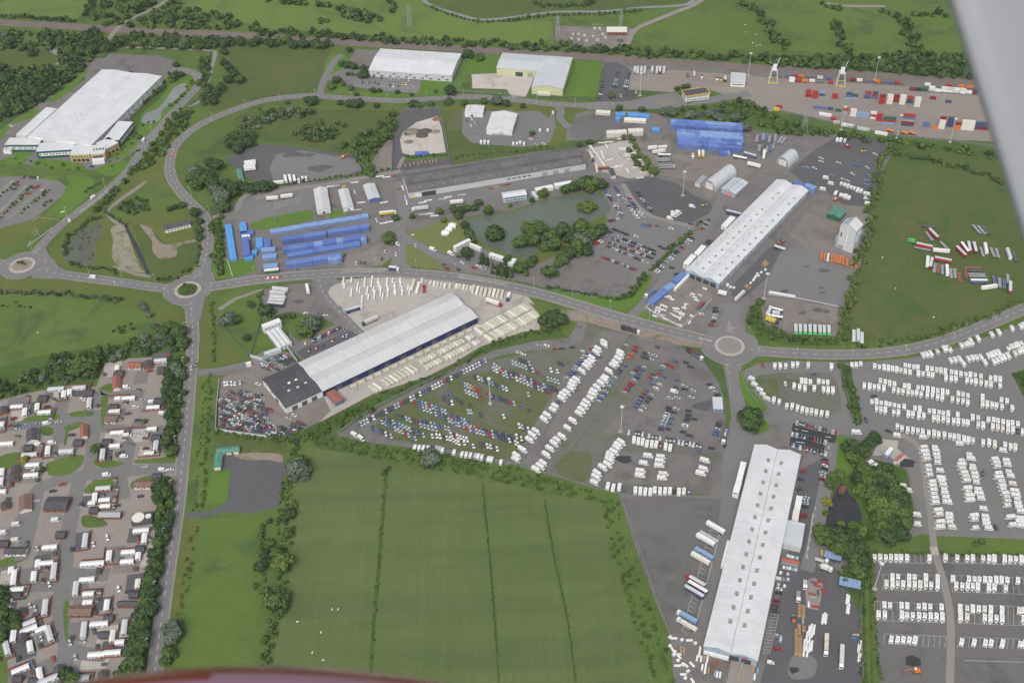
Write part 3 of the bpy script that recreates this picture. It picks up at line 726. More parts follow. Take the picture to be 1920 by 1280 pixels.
def chevrons(a,b,n,wd=3.):
 A0,B0=G(*a),G(*b)
 d=(B0-A0).normalized();nn=Vector((-d.y,d.x,0))
 for s in(-1,1):mark_seg(A0+nn*(wd/2*s),B0+nn*(wd/2*s),.2)
 for k in range(n):
  p=A0.lerp(B0,(k+.5)/n)
  mark_seg(p+nn*wd/2-d*1.,p-nn*wd/2+d*1.,.3)
chevrons((642,510),(725,507),14);chevrons((858,518),(950,534),20);chevrons((150,399),(208,353),16,2.2);chevrons((1310,634),(1335,640),5,2)
A('faded_marking','faded_red',14.5,[(319,288),(333,288),(332,292),(317,292)])
A('faded_marking','faded_red',14.5,[(501,521),(526,519),(526,522),(501,524)])
def bays(p0,p1,n,vec,spine=True,tick0=True,mat='white_line',wd=.16):
 for k in range(n+1):
  a=(p0[0]+(p1[0]-p0[0])*k/n,p0[1]+(p1[1]-p0[1])*k/n)
  mark_px(a,(a[0]+vec[0],a[1]+vec[1]),wd,mat)
 if spine:mark_px(p0,p1,wd,mat)
 return
t=q(3,3)
bays(t(780,378),t(1228,386),11,(-.8,-15));bays(t(1310,380),t(1920,396),15,(-1,-15))
bays(t(862,580),t(1304,594),10,(0,-14));bays(t(862,466),t(1285,478),10,(0,14))
bays(t(1382,598),t(1925,616),13,(-1,-14));bays(t(1365,474),t(1915,490),13,(1,14))
bays(t(805,812),t(1325,832),12,(-.5,-17));bays(t(798,670),t(1310,690),12,(.5,18))
bays(t(1425,832),t(1925,852),12,(-.5,-18));bays(t(1420,690),t(1925,710),12,(.5,18))
bays(t(875,912),t(1335,932),11,(-2.5,21));bays(t(1430,935),t(1925,952),12,(-2.5,20));mark_px(t(1470,1112),t(1915,1125))
t=q(2,3)
bays(t(205,630),t(520,705),13,(1.5,-9));bays(t(175,710),t(440,775),11,(1.8,-9));bays(t(175,795),t(465,865),12,(1.5,-9))
for a,b in(((255,670),(300,677)),((430,715),(475,722)),((208,755),(275,762)),((460,780),(452,805)),((205,658),(225,662))):mark_px(t(*a),t(*b),.5)
t=q(3,2)
bays(t(1490,130),t(1275,890),24,(11,6),mat='white_line')
mark_px(t(1555,170),t(1360,910),.25)
t=q(3,3)
bays(t(80,770),t(10,1060),12,(-15,-2))
t=q(0,2)
bays(t(890,625),t(1215,650),18,(-1,9),mat='yellow_line');bays(t(905,560),t(1490,600),24,(1.5,-12),mat='yellow_line');bays(t(1480,650),t(1735,665),16,(-5,10),mat='yellow_line')
for k in range(9):mark_px(t(1090+k*14,770-k*2),t(1130+k*14,800-k*3),.25,'yellow_line')
t=q(0,1)
bays(t(745,600),t(1230,650),26,(-1,8));bays(t(740,650),t(1190,695),24,(.6,-8))
t=q(1,1)
bays(t(135,290),t(330,235),10,(2,-12));bays(t(360,1290),t(640,1175),13,(5,5));bays(t(440,1310),t(690,1200),12,(-5,-5))
t=q(1,0)
for(a,b)in(((-20,190),(110,80)),((0,320),(200,115)),((60,370),(360,105))):bays(t(*a),t(*b),16,(-5,-2))
t=q(2,0)
for a in((715,500),(1065,935),(255,1190)):bays(t(*a),t(a[0]+45,a[1]-6),4,(-1.5,4),spine=False,wd=.4)
mark_px(q(1,0)(245,382),q(1,0)(285,350),.3);mark_px(q(1,0)(285,350),q(1,0)(440,370),.25);mark_px(q(1,0)(465,380),q(1,0)(510,338),.3)
for k,m in MARK.items():
 m.build('road_marking',k,kind='structure')
def stain(px,py,r,mat='black_tarmac',n=9,seed=0,el=1.):
 rr=random.Random(seed+int(px*7+py*13))
 c=G(px,py)
 pts=[(c.x+r*el*(.55+.6*rr.random())*math.cos(2*math.pi*k/n),c.y+r*(.55+.6*rr.random())*math.sin(2*math.pi*k/n))for k in range(n)]
 sheet('stain',pts,mat,8.5,True,False)
for x,y,r in((1545,508,3.5),(1512,500,2),(1540,540,1.5),(1542,549,1.8),(1504,587,2.2),(1535,582,3),(1548,584,2.5),(1470,546,3),(1487,556,2),(1710,1240,4),(1488,1256,2.5),(1700,870,5),(1362,836,2.5),(1320,762,5),(1330,755,3),(1350,790,2),(545,290,6),(563,291,4),(581,291,4),(600,315,7),(1120,670,3),(1172,860,4),(560,565,3),(770,250,5),(790,252,4)):
 stain(x,y,r,'dark_tarmac' if y<800 else 'black_tarmac',el=1.6)
 # THINGS THAT COME IN NUMBERS
PROTO={}
COLS={'w':('white','white'),'c':('cream','cream'),'s':('silver','silver'),'k':('black','black'),'d':('dark_grey','dark grey'),'b':('blue','blue'),'n':('dark_blue','navy'),'l':('light_blue','pale blue'),'r':('red','red'),'m':('dark_red','maroon'),'g':('green','green'),'e':('dark_green','dark green'),'y':('yellow','yellow'),'o':('orange','orange'),'G':('bright_green','bright green'),'t':('light_grey','light grey'),'q':('mid_grey','grey'),'S':('store_blue','blue'),'D':('store_blue_deep','deep blue'),'P':('store_blue_pale','pale blue'),'K':('store_blue_sky','sky blue'),'u':('rust','rust brown'),'p':('pale_block','off white'),'B':('concrete_block','buff'),'W':('wood','tan timber')}
def car_mb(L,W,H,nose,tail,estate=False):
 """side profile swept across, cabin narrowed to the roof; slots: paint, glass, tyre"""
 m=MB()
 h=L/2;hb=.58*H
 prof=[(-h,.28),(h,.28),(h,.52),(h-.12,.66),(h-nose,hb),(-h+tail*.5,hb+.04),(-h+.02,hb-.05)]
 m.prism_y(prof,-W/2,W/2,0)
 xf,xr=h-nose-.02,-h+tail*.5+.05
 rf,rr=xf-.75,(xr+.25 if estate else xr+.62)
 a=(xr,xf,-W/2+.05,W/2-.05,hb);b=(rr,rf,-W/2+.24,W/2-.24,H)
 m.frus(a,b,1,0)
 for x in(h-.82,-h+.8):
  for y in(-W/2+.06,W/2-.06):m.wheel(x,y,.31,.2,2)
 m.box(h-.02,h+.03,-W/2+.1,W/2-.1,.46,.58,1)
 return m
PROTO['hatchback']=(car_mb(3.9,1.68,1.44,.95,.2,True),['glass','tyre'])
PROTO['saloon']=(car_mb(4.5,1.74,1.42,1.15,1.3),['glass','tyre'])
PROTO['estate']=(car_mb(4.6,1.76,1.48,1.1,.2,True),['glass','tyre'])
def van_mb(L=5.3,W=1.95,H=2.25):
 m=MB();h=L/2
 m.prism_y([(-h,.35),(h,.35),(h,.95),(h-.75,1.18),(h-1.35,H-.1),(h-1.7,H),(-h+.05,H),(-h,H-.1)],-W/2,W/2,0)
 m.add([(h-.76,-W/2+.15,1.22),(h-.76,W/2-.15,1.22),(h-1.3,W/2-.2,H-.16),(h-1.3,-W/2+.2,H-.16)],[(0,1,2,3)],1)
 for i in range(4):
  k=len(m.v)-4+i
  x,y,z=m.v[k];m.v[k]=(x+.03,y,z+.02)
 for s in(-1,1):m.box(h-2.15,h-1.35,s*W/2-.01,s*W/2+.012,1.25,1.85,1)
 m.box(-h-.015,-h+.01,-.75,.75,1.3,1.8,1)
 for x in(h-.9,-h+1.):
  for y in(-W/2+.05,W/2-.05):m.wheel(x,y,.34,.22,2)
 return m
PROTO['panel_van']=(van_mb(),['glass','tyre'])
PROTO['large_van']=(van_mb(6.1,2.05,2.6),['glass','tyre'])
PROTO['small_van']=(van_mb(4.3,1.75,1.85),['glass','tyre'])
def caravan_mb(L=5.2,W=2.2,H=2.55):
 m=MB();h=L/2
 m.prism_y([(-h,.55),(h-.25,.55),(h,.85),(h-.02,1.35),(h-.4,H-.18),(h-.85,H),(-h+.5,H),(-h+.1,H-.2),(-h-.05,1.3)],-W/2,W/2,0)
 m.add([(h+.03,-.8,1.38),(h+.03,.8,1.38),(h-.16,.78,1.95),(h-.16,-.78,1.95)],[(0,1,2,3)],1)
 m.box(-h-.06,-h+0,-.8,.8,1.35,1.95,1)
 for s in(-1,1):
  for x0,x1 in((-h+.5,-h+1.6),(-.5,.5),(h-1.9,h-.9)):m.box(x0,x1,s*W/2-.01,s*W/2+.015,1.35,1.95,1)
 m.box(-.55,0,-.35,.25,H,H+.09,1);m.box(-h+.9,-h+1.35,.1,.5,H,H+.08,1);m.box(h-1.6,h-1.25,-.4,.05,H,H+.08,3)
 m.add([(h-.1,-.8,.5),(h-.1,.8,.5),(h+1.15,.06,.5),(h+1.15,-.06,.5)],[(0,1,2,3)],3)
 m.box(h+.15,h+.65,-.3,.3,.5,.75,0)
 for y in(-W/2+.05,W/2-.05):m.wheel(-.25,y,.33,.2,2)
 return m
PROTO['short_caravan']=(caravan_mb(4.4,2.1,2.45),['acrylic','tyre','light_grey'])
PROTO['caravan']=(caravan_mb(5.3),['acrylic','tyre','light_grey'])
PROTO['long_caravan']=(caravan_mb(6.4,2.3,2.6),['acrylic','tyre','light_grey'])
def motorhome_mb():
 m=MB();L,W,H=6.4,2.25,2.85;h=L/2
 m.prism_y([(-h,.55),(h-1.5,.55),(h-1.5,1.75),(h-.85,1.85),(h-.95,H-.3),(h-1.4,H),(-h,H)],-W/2,W/2,0)
 m.prism_y([(h-1.5,.4),(h,.4),(h,1.),(h-.7,1.2),(h-1.1,1.8),(h-1.5,1.8)],-W/2+.15,W/2-.15,0)
 m.add([(h-.67,-.8,1.24),(h-.67,.8,1.24),(h-1.03,.75,1.74),(h-1.03,-.75,1.74)],[(0,1,2,3)],1)
 for s in(-1,1):m.box(-h+.8,-h+1.8,s*W/2-.01,s*W/2+.015,1.5,2.1,1);m.box(0,1,s*W/2-.01,s*W/2+.015,1.5,2.1,1)
 m.box(-1,-.5,-.3,.3,H,H+.08,1)
 for x in(h-1.,-h+1.6):
  for y in(-W/2+.08,W/2-.08):m.wheel(x,y,.35,.22,2)
 return m
PROTO['motorhome']=(motorhome_mb(),['acrylic','tyre'])
def container_mb(L,W=2.44,H=2.59,ribs=True):
 m=MB();h=L/2
 m.box(-h,h,-W/2,W/2,0,H-.04,0)
 m.box(-h+.1,h-.1,-W/2+.1,W/2-.1,H-.04,H-.01,0)
 for x in(-h,h-.12):
  for y in(-W/2,W/2-.12):m.box(x-.015,x+.135,y-.015,y+.135,0,H,0)
 for sx in(-1,1):
  for y in(-.75,0,.75):m.box(sx*h-.03,sx*h+.03,y-.07,y+.07,.1,H-.15,1)
 if ribs:
  n=int(L/1.2)
  for i in range(n):
   x=-h+.5+i*(L-1)/max(n-1,1)
   for s in(-1,1):m.box(x-.12,x+.12,s*W/2-.02,s*W/2+.025,.15,H-.15,0)
   m.box(x-.1,x+.1,-W/2+.12,W/2-.12,H-.01,H+.01,0)
 return m
PROTO['storage_container']=(container_mb(6.06,2.4,2.59,False),['dark_grey'])
PROTO['container']=(container_mb(5.8),['light_grey'])
PROTO['long_container']=(container_mb(12.19),['light_grey'])
PROTO['short_block']=(MB().box(-2.2,2.2,-1.,1.,.1,1.4,0),['dark_grey'])
def stack_mb(L,W,H,n,gap=.12):
 """a row of packs on bearers"""
 m=MB()
 d=L/n
 rr=random.Random(int(L*10+n))
 for i in range(n):
  x=-L/2+i*d;hh=H*(.92+.16*rr.random())
  m.box(x+gap/2,x+d-gap/2,-W/2+rr.uniform(0,.06),W/2-rr.uniform(0,.06),.12,hh,0,True)
  m.box(x+d*.2,x+d*.3,-W/2,W/2,0,.12,1);m.box(x+d*.7,x+d*.8,-W/2,W/2,0,.12,1)
 return m
PROTO['block_stack']=(stack_mb(9.5,2.3,2.2,6),['wood'])
PROTO['short_block_stack']=(stack_mb(5.,2.3,2.1,3),['wood'])
PROTO['long_block_stack']=(stack_mb(14.,2.3,2.2,9),['wood'])
PROTO['lintel_pack']=(stack_mb(7.,1.3,1.1,2),['wood'])
PROTO['long_lintel_pack']=(stack_mb(11.,1.3,1.2,3),['wood'])
PROTO['pallet_stack']=(stack_mb(2.5,2.1,1.5,1),['wood'])
PROTO['timber_pack']=(stack_mb(4.2,1.2,1.,1),['brown'])
def panel_stack_mb(L=4.,W=1.3):
 m=MB()
 for i in range(5):m.box(-L/2+.03*(i%2),L/2-.04*(i%3),-W/2+.02*(i%2),W/2,.15+i*.13,.26+i*.13,0,True)
 for x in(-L/3,L/3):m.box(x-.06,x+.06,-W/2-.05,W/2+.05,0,.15,1)
 return m
PROTO['panel_stack']=(panel_stack_mb(),['wood'])
PROTO['long_panel_stack']=(panel_stack_mb(7.5,1.2),['wood'])
PROTO['garden_shed']=(MB().box(-1.3,1.3,-1,1,0,1.9).prism_x([(-1.15,1.88),(1.15,1.88),(0,2.5)],-1.4,1.4,1),['slate'])
PROTO['sheet_bale']=(MB().frus((-1,1,-.9,.9,0),(-.8,.9,-.75,.7,1.1),0),['wood'])
def boat_mb(L=5.5,W=2.):
 m=MB();h=L/2
 rim=[(-h,-W/2*.8),(-h,W/2*.8),(0,W/2),(h*.6,W/2*.7),(h,0),(h*.6,-W/2*.7),(0,-W/2)]
 n=len(rim)
 v=[(x,y,1.25)for x,y in rim]+[(x*.85,y*.35,.55)for x,y in rim]
 m.add(v,[(n+i,n+(i+1)%n,(i+1)%n,i)for i in range(n)]+[tuple(range(n))[::-1]],0)
 m.frus((-h*.5,h*.35,-W*.32,W*.32,1.25),(-h*.4,h*.1,-W*.25,W*.25,1.85),1,0)
 m.box(-h*.5,-h*.4,-.9,.9,0,.5,2);m.box(h*.2,h*.3,-.9,.9,0,.5,2)
 return m
PROTO['boat']=(boat_mb(),['glass','galvanised'])
def wreck_mb(seed):
 rr=random.Random(seed)
 m=car_mb(4.2,1.68,1.25,1.,.9)
 m.v=[(x+rr.uniform(-.1,.1),y+rr.uniform(-.08,.08),max(0,z+rr.uniform(-.15,.12)))for x,y,z in m.v]
 return m
PROTO['wrecked_car']=(wreck_mb(3),['black','tyre'])
PROTO['crushed_car']=(wreck_mb(8),['dark_grey','tyre'])
for kd_,f_ in(('hatchback',1.08),('saloon',1.08),('estate',1.08),('panel_van',1.08),('large_van',1.05),('short_caravan',1.12),('caravan',1.12),('long_caravan',1.1),('motorhome',1.1)):
 PROTO[kd_][0].v=[(x*(.98 if 'caravan' in kd_ else f_),y*f_,z*f_)for x,y,z in PROTO[kd_][0].v]
MESHES={}
def proto_mesh(kind,col):
 k=(kind,col)
 if k not in MESHES:
  mb,mats=PROTO[kind]
  MESHES[k]=mb.data(kind,[COLS[col][0]]+mats)
 return MESHES[k]
QUEUE=[]
NOUN={'hatchback':'hatchback','saloon':'saloon car','estate':'estate car','panel_van':'panel van','large_van':'high-roof van','small_van':'small van','caravan':'touring caravan','short_caravan':'short caravan','long_caravan':'long caravan','motorhome':'motorhome'}
CAT={'hatchback':'car','saloon':'car','estate':'car','panel_van':'van','large_van':'van','small_van':'van','caravan':'caravan','short_caravan':'caravan','long_caravan':'caravan','motorhome':'motorhome','storage_container':'container','container':'container','long_container':'container','block_stack':'block stack','short_block_stack':'block stack','long_block_stack':'block stack','lintel_pack':'lintel pack','long_lintel_pack':'lintel pack','pallet_stack':'pallet','timber_pack':'timber pack','panel_stack':'panel stack','long_panel_stack':'panel stack','boat':'boat','wrecked_car':'scrap car','crushed_car':'scrap car','sheet_bale':'wrapped bale','garden_shed':'shed'}
NAME={'car':'parked_car','van':'parked_van','caravan':'touring_caravan','motorhome':'motorhome','container':'shipping_container','block stack':'block_stack','lintel pack':'lintel_pack','pallet':'loaded_pallet','timber pack':'timber_pack','panel stack':'panel_stack','boat':'boat','scrap car':'wrecked_car','wrapped bale':'wrapped_bale','shed':'garden_shed'}
CAR_KINDS=('hatchback','saloon','hatchback','estate')
def put(kind,col,px,py,dv,label,group,z0=0,hz=.8,name=None,jit=0,cat=None):
 """queue one thing seen at a photo point; dv = photo direction its front points"""
 p=G(px,py,hz+z0)
 rz=heading(px,py,dv[0]*8,dv[1]*8,hz+z0)if isinstance(dv,tuple)else dv
 QUEUE.append(dict(kind=kind,col=col,loc=(p.x,p.y,z0+.2),rz=rz+rnd.uniform(-jit,jit),label=label,group=group,py=py,cat=cat or CAT[kind],name=name))
HZ={'car':.7,'van':1.1,'caravan':1.2,'motorhome':1.4}
def pick_car(col):
 return CAR_KINDS[rnd.randrange(4)]
def line(pts,dv,cols,end,where,group,kind='car',jit=.03,z0=0,hz=None):
 """pts: list of photo points, or (A, B) with the pattern's length; cols: one letter each, '.' = empty bay"""
 if len(pts)==2 and len(cols)!=2:
  (ax,ay),(bx,by)=pts
  n=len(cols)
  pts=[(ax+(bx-ax)*i/max(n-1,1),ay+(by-ay)*i/max(n-1,1))for i in range(n)]
 k=0
 for(x,y),c in zip(pts,cols):
  if c=='.':continue
  k+=1
  kd=pick_car(c)if kind=='car' else kind
  if kd=='any_caravan':
   kd=rnd.choice(('caravan','caravan','short_caravan','long_caravan'))
   if c=='w' and rnd.random()<.1:c='c'
  if kd=='any_van':kd='motorhome' if rnd.random()<.8 else 'long_caravan'
  noun=NOUN.get(kd,CAT[kd])
  lab=f'{COLS[c][1]} {noun}, {ordw(k)} from the {end} {where}'
  put(kd,c,x,y,dv,lab,group,z0,hz if hz is not None else HZ.get(CAT[kd],.8),jit=jit)
def flush():
 """300 that show largest of a kind become objects; what is left of that kind is one mass"""
 by={}
 for d in QUEUE:by.setdefault(NAME[d['cat']]if d['name']is None else d['name'],[]).append(d)
 for nm,L in by.items():
  L.sort(key=lambda d:-d['py'])
  for d in L[:300]:
   o=link(nm,proto_mesh(d['kind'],d['col']),None,d['loc'],d['rz'])
   tag(o,d['label'],d['cat'],d['group'])
  rest=L[300:]
  if rest:
   mats,verts,faces,mi,b=[],[],[],[],0
   for d in rest:
    mb,ms=PROTO[d['kind']]
    names=[COLS[d['col']][0]]+ms
    for n_ in names:
     if n_ not in mats:mats.append(n_)
    idx=[mats.index(n_)for n_ in names]
    c,s=math.cos(d['rz']),math.sin(d['rz']);X,Y,Z=d['loc']
    verts.extend([(X+c*x-s*y,Y+s*x+c*y,Z+z)for x,y,z in mb.v])
    faces.extend([tuple(b+i for i in f)for f in mb.f]);mi.extend([idx[i]for i in mb.m])
    b+=len(mb.v)
   m=MB();m.v,m.f,m.m=verts,faces,mi
   m.build('distant_'+nm+'s',mats,kind='stuff',label='mass of further '+nm.replace('_',' ')+'s parked beyond the nearer rows')
 QUEUE.clear()
 # sheds and houses
def frame(NL,NR,FR,FL,z):
 a,b,c,d=[G(*p,z).xy for p in(NL,NR,FR,FL)]
 yv=((d-a)+(c-b)).normalized();xv=Vector((yv.y,-yv.x))
 cen=(a+b+c+d)/4
 wd=abs(((b-a)+(c-d)).dot(xv))/2;ln=abs(((d-a)+(c-b)).dot(yv))/2
 return cen,math.atan2(xv.y,xv.x),wd,ln
class Shed:
 """a pitched building; local x across the bays, y along the ridge, origin at the middle of the floor"""
 def __init__(s,name,label,cat,corners,h,rise=2.,bays=1,wall='light_grey',roof='roof_white',over=.35,flat=False,group=None,gable=None,hip=0,fascia=None,size=None,zf=None):
  cen,rz,w,l=frame(*corners,h if zf is None else zf)
  if size:w,l=size
  s.w,s.l,s.h,s.rise,s.bays,s.over=w,l,h,rise,bays,over
  s.o=empty(name,(cen.x,cen.y,.1),rz,label=label,cat=cat,group=group)
  W2,L2,T=w/2,l/2,.25
  s.walls={}
  for k,(x0,x1)in(('W',(-W2,-W2+T)),('E',(W2-T,W2))):
   s.walls[k]=MB().box(x0,x1,-L2+T,L2-T,0,h-.01).build('wall',wall,s.o)
  for k,(y0,y1)in(('S',(-L2,-L2+T)),('N',(L2-T,L2))):
   m=MB()
   if flat or hip:m.box(-W2,W2,y0,y1,0,h-.01)
   else:
    prof=[(-W2,0),(W2,0),(W2,h-.02)]
    bw=w/bays
    for i in range(bays)[::-1]:
     xr=-W2+bw*(i+1)
     if i<bays-1:prof.append((xr,h-.02))
     prof.append((xr-bw/2,h+rise-.02))
    prof.append((-W2,h-.02))
    m.prism_y(prof,y0,y1)
   s.walls[k]=m.build('wall',gable or wall,s.o)
  s.roofs=[]
  if flat:
   s.roofs.append(MB().box(-W2-over,W2+over,-L2-over,L2+over,h,h+.3,0,True).build('roof',roof,s.o))
  elif hip:
   hp=hip
   for sg in(-1,1):
    v=[(sg*(W2+over),-L2-over,h),(sg*(W2+over),L2+over,h),(0,L2-hp,h+rise),(0,-L2+hp,h+rise)]
    s.roofs.append(MB().add(v,[(0,1,2,3)]).build('roof',roof,s.o))
    v=[(-W2-over,sg*(L2+over),h),(W2+over,sg*(L2+over),h),(0,sg*(L2-hp),h+rise)]
    s.roofs.append(MB().add(v,[(0,1,2)]).build('roof',roof,s.o))
  else:
   bw=w/bays
   for i in range(bays):
    x0=-W2+bw*i
    for sg in(0,1):
     xa,xb=(x0-(over if i==0 else-.12),x0+bw/2)if sg==0 else(x0+bw/2,x0+bw+(over if i==bays-1 else-.12))
     za,zb=s.rz(xa),s.rz(xb)
     if sg==0:zb=h+rise
     else:za=h+rise
     s.roofs.append(MB().prism_y([(xa,za),(xb,zb),(xb,zb+.2),(xa,za+.2)],-L2-over,L2+over).build('roof',roof,s.o))
    if i<bays-1:
     MB().box(x0+bw-.14,x0+bw+.14,-L2-over,L2+over,h+.02,h+.12).build('gutter','dark_grey',s.o)
  if fascia:
   t=.12
   for sg in(-1,1):
    MB().box(sg*(W2+over)-(t if sg>0 else 0),sg*(W2+over)+(t if sg<0 else 0),-L2-over,L2+over,h-.35,h+.22).build('gutter',fascia,s.o)
 def rz(s,x):
  bw=s.w/s.bays
  f=((x+s.w/2)/bw)
  i=min(max(math.floor(f),0),s.bays-1);f-=i
  return s.h+s.rise*(1-abs(2*f-1))
 def skylight(s,i,y,wd=1.6,ln=2.6,at=.5,mat='skylight'):
  """on roof slope i (0 = first slope), at = share of the way up that slope"""
  bw=s.w/s.bays
  b,sg=divmod(i,2)
  x0=-s.w/2+bw*b
  xc=x0+bw/2*at if sg==0 else x0+bw-bw/2*at
  m=MB()
  a,c=xc-wd/2,xc+wd/2
  m.prism_y([(a,s.rz(a)+.15),(c,s.rz(c)+.15),(c,s.rz(c)+.27),(a,s.rz(a)+.27)],y-ln/2,y+ln/2)
  return m.build('skylight',mat,s.roofs[i])
 def on(s,side,u,z0,wd,ht,name,mat,proud=.06,sub=None):
  """panel on a wall: u metres along it from its middle"""
  W2,L2=s.w/2,s.l/2
  m=MB()
  if side=='S':m.box(u-wd/2,u+wd/2,-L2-proud,-L2+.05,z0,z0+ht,0,True)
  if side=='N':m.box(u-wd/2,u+wd/2,L2-.05,L2+proud,z0,z0+ht,0,True)
  if side=='E':m.box(W2-.05,W2+proud,u-wd/2,u+wd/2,z0,z0+ht,0,True)
  if side=='W':m.box(-W2-proud,-W2+.05,u-wd/2,u+wd/2,z0,z0+ht,0,True)
  o=m.build(name,mat,s.walls[side])
  return o
 def row(s,side,n,z0,wd,ht,name='window',mat='glass',margin=1.):
  L=(s.w if side in 'SN' else s.l)-2*margin
  for k in range(n):s.on(side,-L/2+L*(k+.5)/n,z0,wd,ht,name,mat)
 def part(s,mb,name,mat):return mb.build(name,mat,s.o)
 # BUILDINGS
b=Shed('warehouse','long white twin-ridged warehouse with square skylights beside the lower lorry yard','warehouse',[(1319.5,1210.5),(1420.7,1238),(1500.7,852.4),(1415.5,834)],6.5,2.3,2,'light_grey','roof_white',gable='grey_blue_wall',fascia='light_grey')
for k in range(14):
 b.skylight(1,b.l/2-13-k*(b.l-34)/13,2.3,3.4,.55)
 b.skylight(2,b.l/2-13-k*(b.l-34)/13,2.3,3.4,.55)
b.on('S',-b.w/4,0,b.w/2-1,2.6,'shutter','white',1.2)
for u in(2.5,9.5):b.on('S',u,0,6.,4.6,'loading_door','black',.08)
b.on('S',4.8,5.3,3.,.9,'sign_panel','blue',.12);b.on('S',8.5,5.3,3.4,.9,'sign_panel','red',.12)
b.row('W',9,0,4.5,4.2,'loading_door','mid_grey',6);b.row('E',12,1.2,2.2,1.3,'window','glass',10)
def block(name,label,cat,corners,h,wall='white',roof='white',group=None,win=None,**kw):
 s=Shed(name,label,cat,corners,h,.3,1,wall,roof,.05,flat=True,group=group,**kw)
 for side,n,z0,wd,ht in(win or[]):s.row(side,n,z0,wd,ht)
 return s
z8=lambda x,y:(1360+x/8,880+y/8)
block('cabin_block','upper white portable office block on the west flank of the lower warehouse','portable office',[z8(160,172),z8(245,185),(1399.5,867),(1389,865)],5.6,win=[('W',5,1,1.2,1),('W',5,3.8,1.2,1)])
block('cabin_block','lower white portable office block with two dark end windows by the lower warehouse','portable office',[z8(108,335),z8(205,350),z8(247,190),z8(158,176)],5.6,win=[('S',2,4.,.9,.9),('W',4,1,1.2,1)])
block('portable_office','white flat-roofed cabin on the car park flank of the lower warehouse','portable office',[z8(1030,600),z8(1118,612),z8(1158,404),z8(1066,392)],3.2,win=[('E',4,1.1,1.3,1)])
block('portable_office','cream flat-roofed cabin below the white cabin beside the lower warehouse','portable office',[z8(992,765),z8(1090,782),z8(1114,616),z8(1022,604)],3.2,'cream','cream',win=[('E',3,1.1,1.3,1)])
b=Shed('canopy','wide pale canopy on posts joined to the lower warehouse','canopy',[z8(872,1105),z8(1130,1168),z8(1198,818),z8(925,760)],5.2,.3,1,'light_grey','roof_pale',.2,flat=True)
block('lean_to','narrow white lean-to on the dock side of the lower warehouse','lean-to',[q(3,2)(1565,400),q(3,2)(1590,405),q(3,2)(1635,215),q(3,2)(1615,210)],3.,'white','white')
b=Shed('warehouse','long white twin-ridged warehouse with pale blue walls above the east roundabout','warehouse',[(1285.6,506.3),(1347.8,531.9),(1515.3,356.9),(1456.9,336.9)],6.,2.3,2,'pale_blue_wall','roof_white',gable='grey_blue_wall')
for k in range(14):
 y=-b.l/2+9+k*(b.l-30)/13
 for i in(0,1,2,3):
  if k<9 or i in(1,3)and k!=11:b.skylight(i,y+(2.5 if i in(0,2)else 0),1.9 if i%2 else 1.,2.3,.5,'skylight' if i%2 else 'mid_grey')
for u in(-9,-2.6,4.,10.5):b.on('S',u,0,5.6,4.4,'opening','black',.06)
for k in range(13):b.on('E',-b.l/2+3+k*(b.l-6)/12,0,.5,5.6,'post','navy',.12)
b.row('E',12,1.,3.,2.6,'window','grey_blue_wall',6);b.row('W',10,0,4.,3.8,'loading_door','mid_grey',8)
for nm,cs,h in(('upper white portable office hard against the pale blue warehouse',[q(1,2)(1365,618),q(1,2)(1402,635),q(1,2)(1455,572),q(1,2)(1425,555)],5.4),('lower white portable office with end windows against the pale blue warehouse',[q(1,2)(1285,695),q(1,2)(1325,708),q(1,2)(1385,640),q(1,2)(1345,625)],5.4)):
 block('cabin_block',nm,'portable office',cs,h,win=[('S',2,3.7,.9,.9),('S',2,1,.9,.9),('W',4,1,1.2,1)])
block('site_office','white cabin parked on the west side of the pale blue warehouse','portable office',[q(1,2)(1568,412),q(1,2)(1610,428),q(1,2)(1678,352),q(1,2)(1638,342)],3.4,win=[('S',1,1,1,1)])
Shed('lean_to','long white fascia wall from the pale blue warehouse towards the display yard','screen wall',[q(1,2)(1215,880),q(1,2)(1226,892),q(1,2)(1338,778),q(1,2)(1328,768)],2.6,.1,1,'white','white',.02,flat=True)
b=Shed('warehouse','wide pale grey twin-ridged warehouse with navy walls among block stacks','warehouse',[(558.8,680.6),(605.6,733.1),(895,595),(845,549.4)],6.,2.,2,'navy','roof_white2')
b.row('E',9,.2,4.6,3.8,'loading_door','dark_grey',6);b.row('W',8,.2,4.6,3.6,'loading_door','mid_grey',8)
for u in(-7,7):b.on('N',u,0,6,4.5,'opening','black',.06)
b=Shed('workshop','dark roofed workshop with white walls and small white rooflights by the scrapyard','workshop',[q(2,1)(45,285),q(2,1)(225,500),q(2,1)(495,370),q(2,1)(318,163)],5.8,1.6,2,'white','roof_dark')
for i,y,a in((1,5,.3),(1,-1,.3),(2,9,.5),(2,-5,.5),(2,2,.6)):b.skylight(i,y,1.6,2.2,a,'white')
b.on('S',4,0,5,3.5,'opening','black',.06);b.row('E',3,0,4.5,4.,'loading_door','dark_grey',3);b.row('S',4,3.2,1.6,1.)
z5=lambda x,y:(460+x/5.82,580+y/5.82)
b=block('office_building','tall narrow white office block at the head of the low ribbed building','office',[z5(200,208),z5(388,128),z5(362,92),z5(178,175)],6.4,win=[('S',5,3.8,1.1,1.)])
b=Shed('workshop','low white ribbed-roof building beside the green lawn and scrapyard','workshop',[z5(365,415),z5(508,372),z5(372,190),z5(230,248)],3.6,.6,3,'white','roof_white')
b.row('W',8,1,1.6,1.2);b.row('S',3,1,1.5,1.2)
block('store_building','low flat grey store along the white screen wall of the scrapyard','store',[z5(218,505),z5(390,435),z5(375,408),z5(200,470)],2.8,'light_grey','light_grey')
block('cabin_block','white gatehouse cabin at the mouth of the scrapyard track','portable office',[z5(15,612),z5(62,582),z5(52,560),z5(8,590)],2.8)
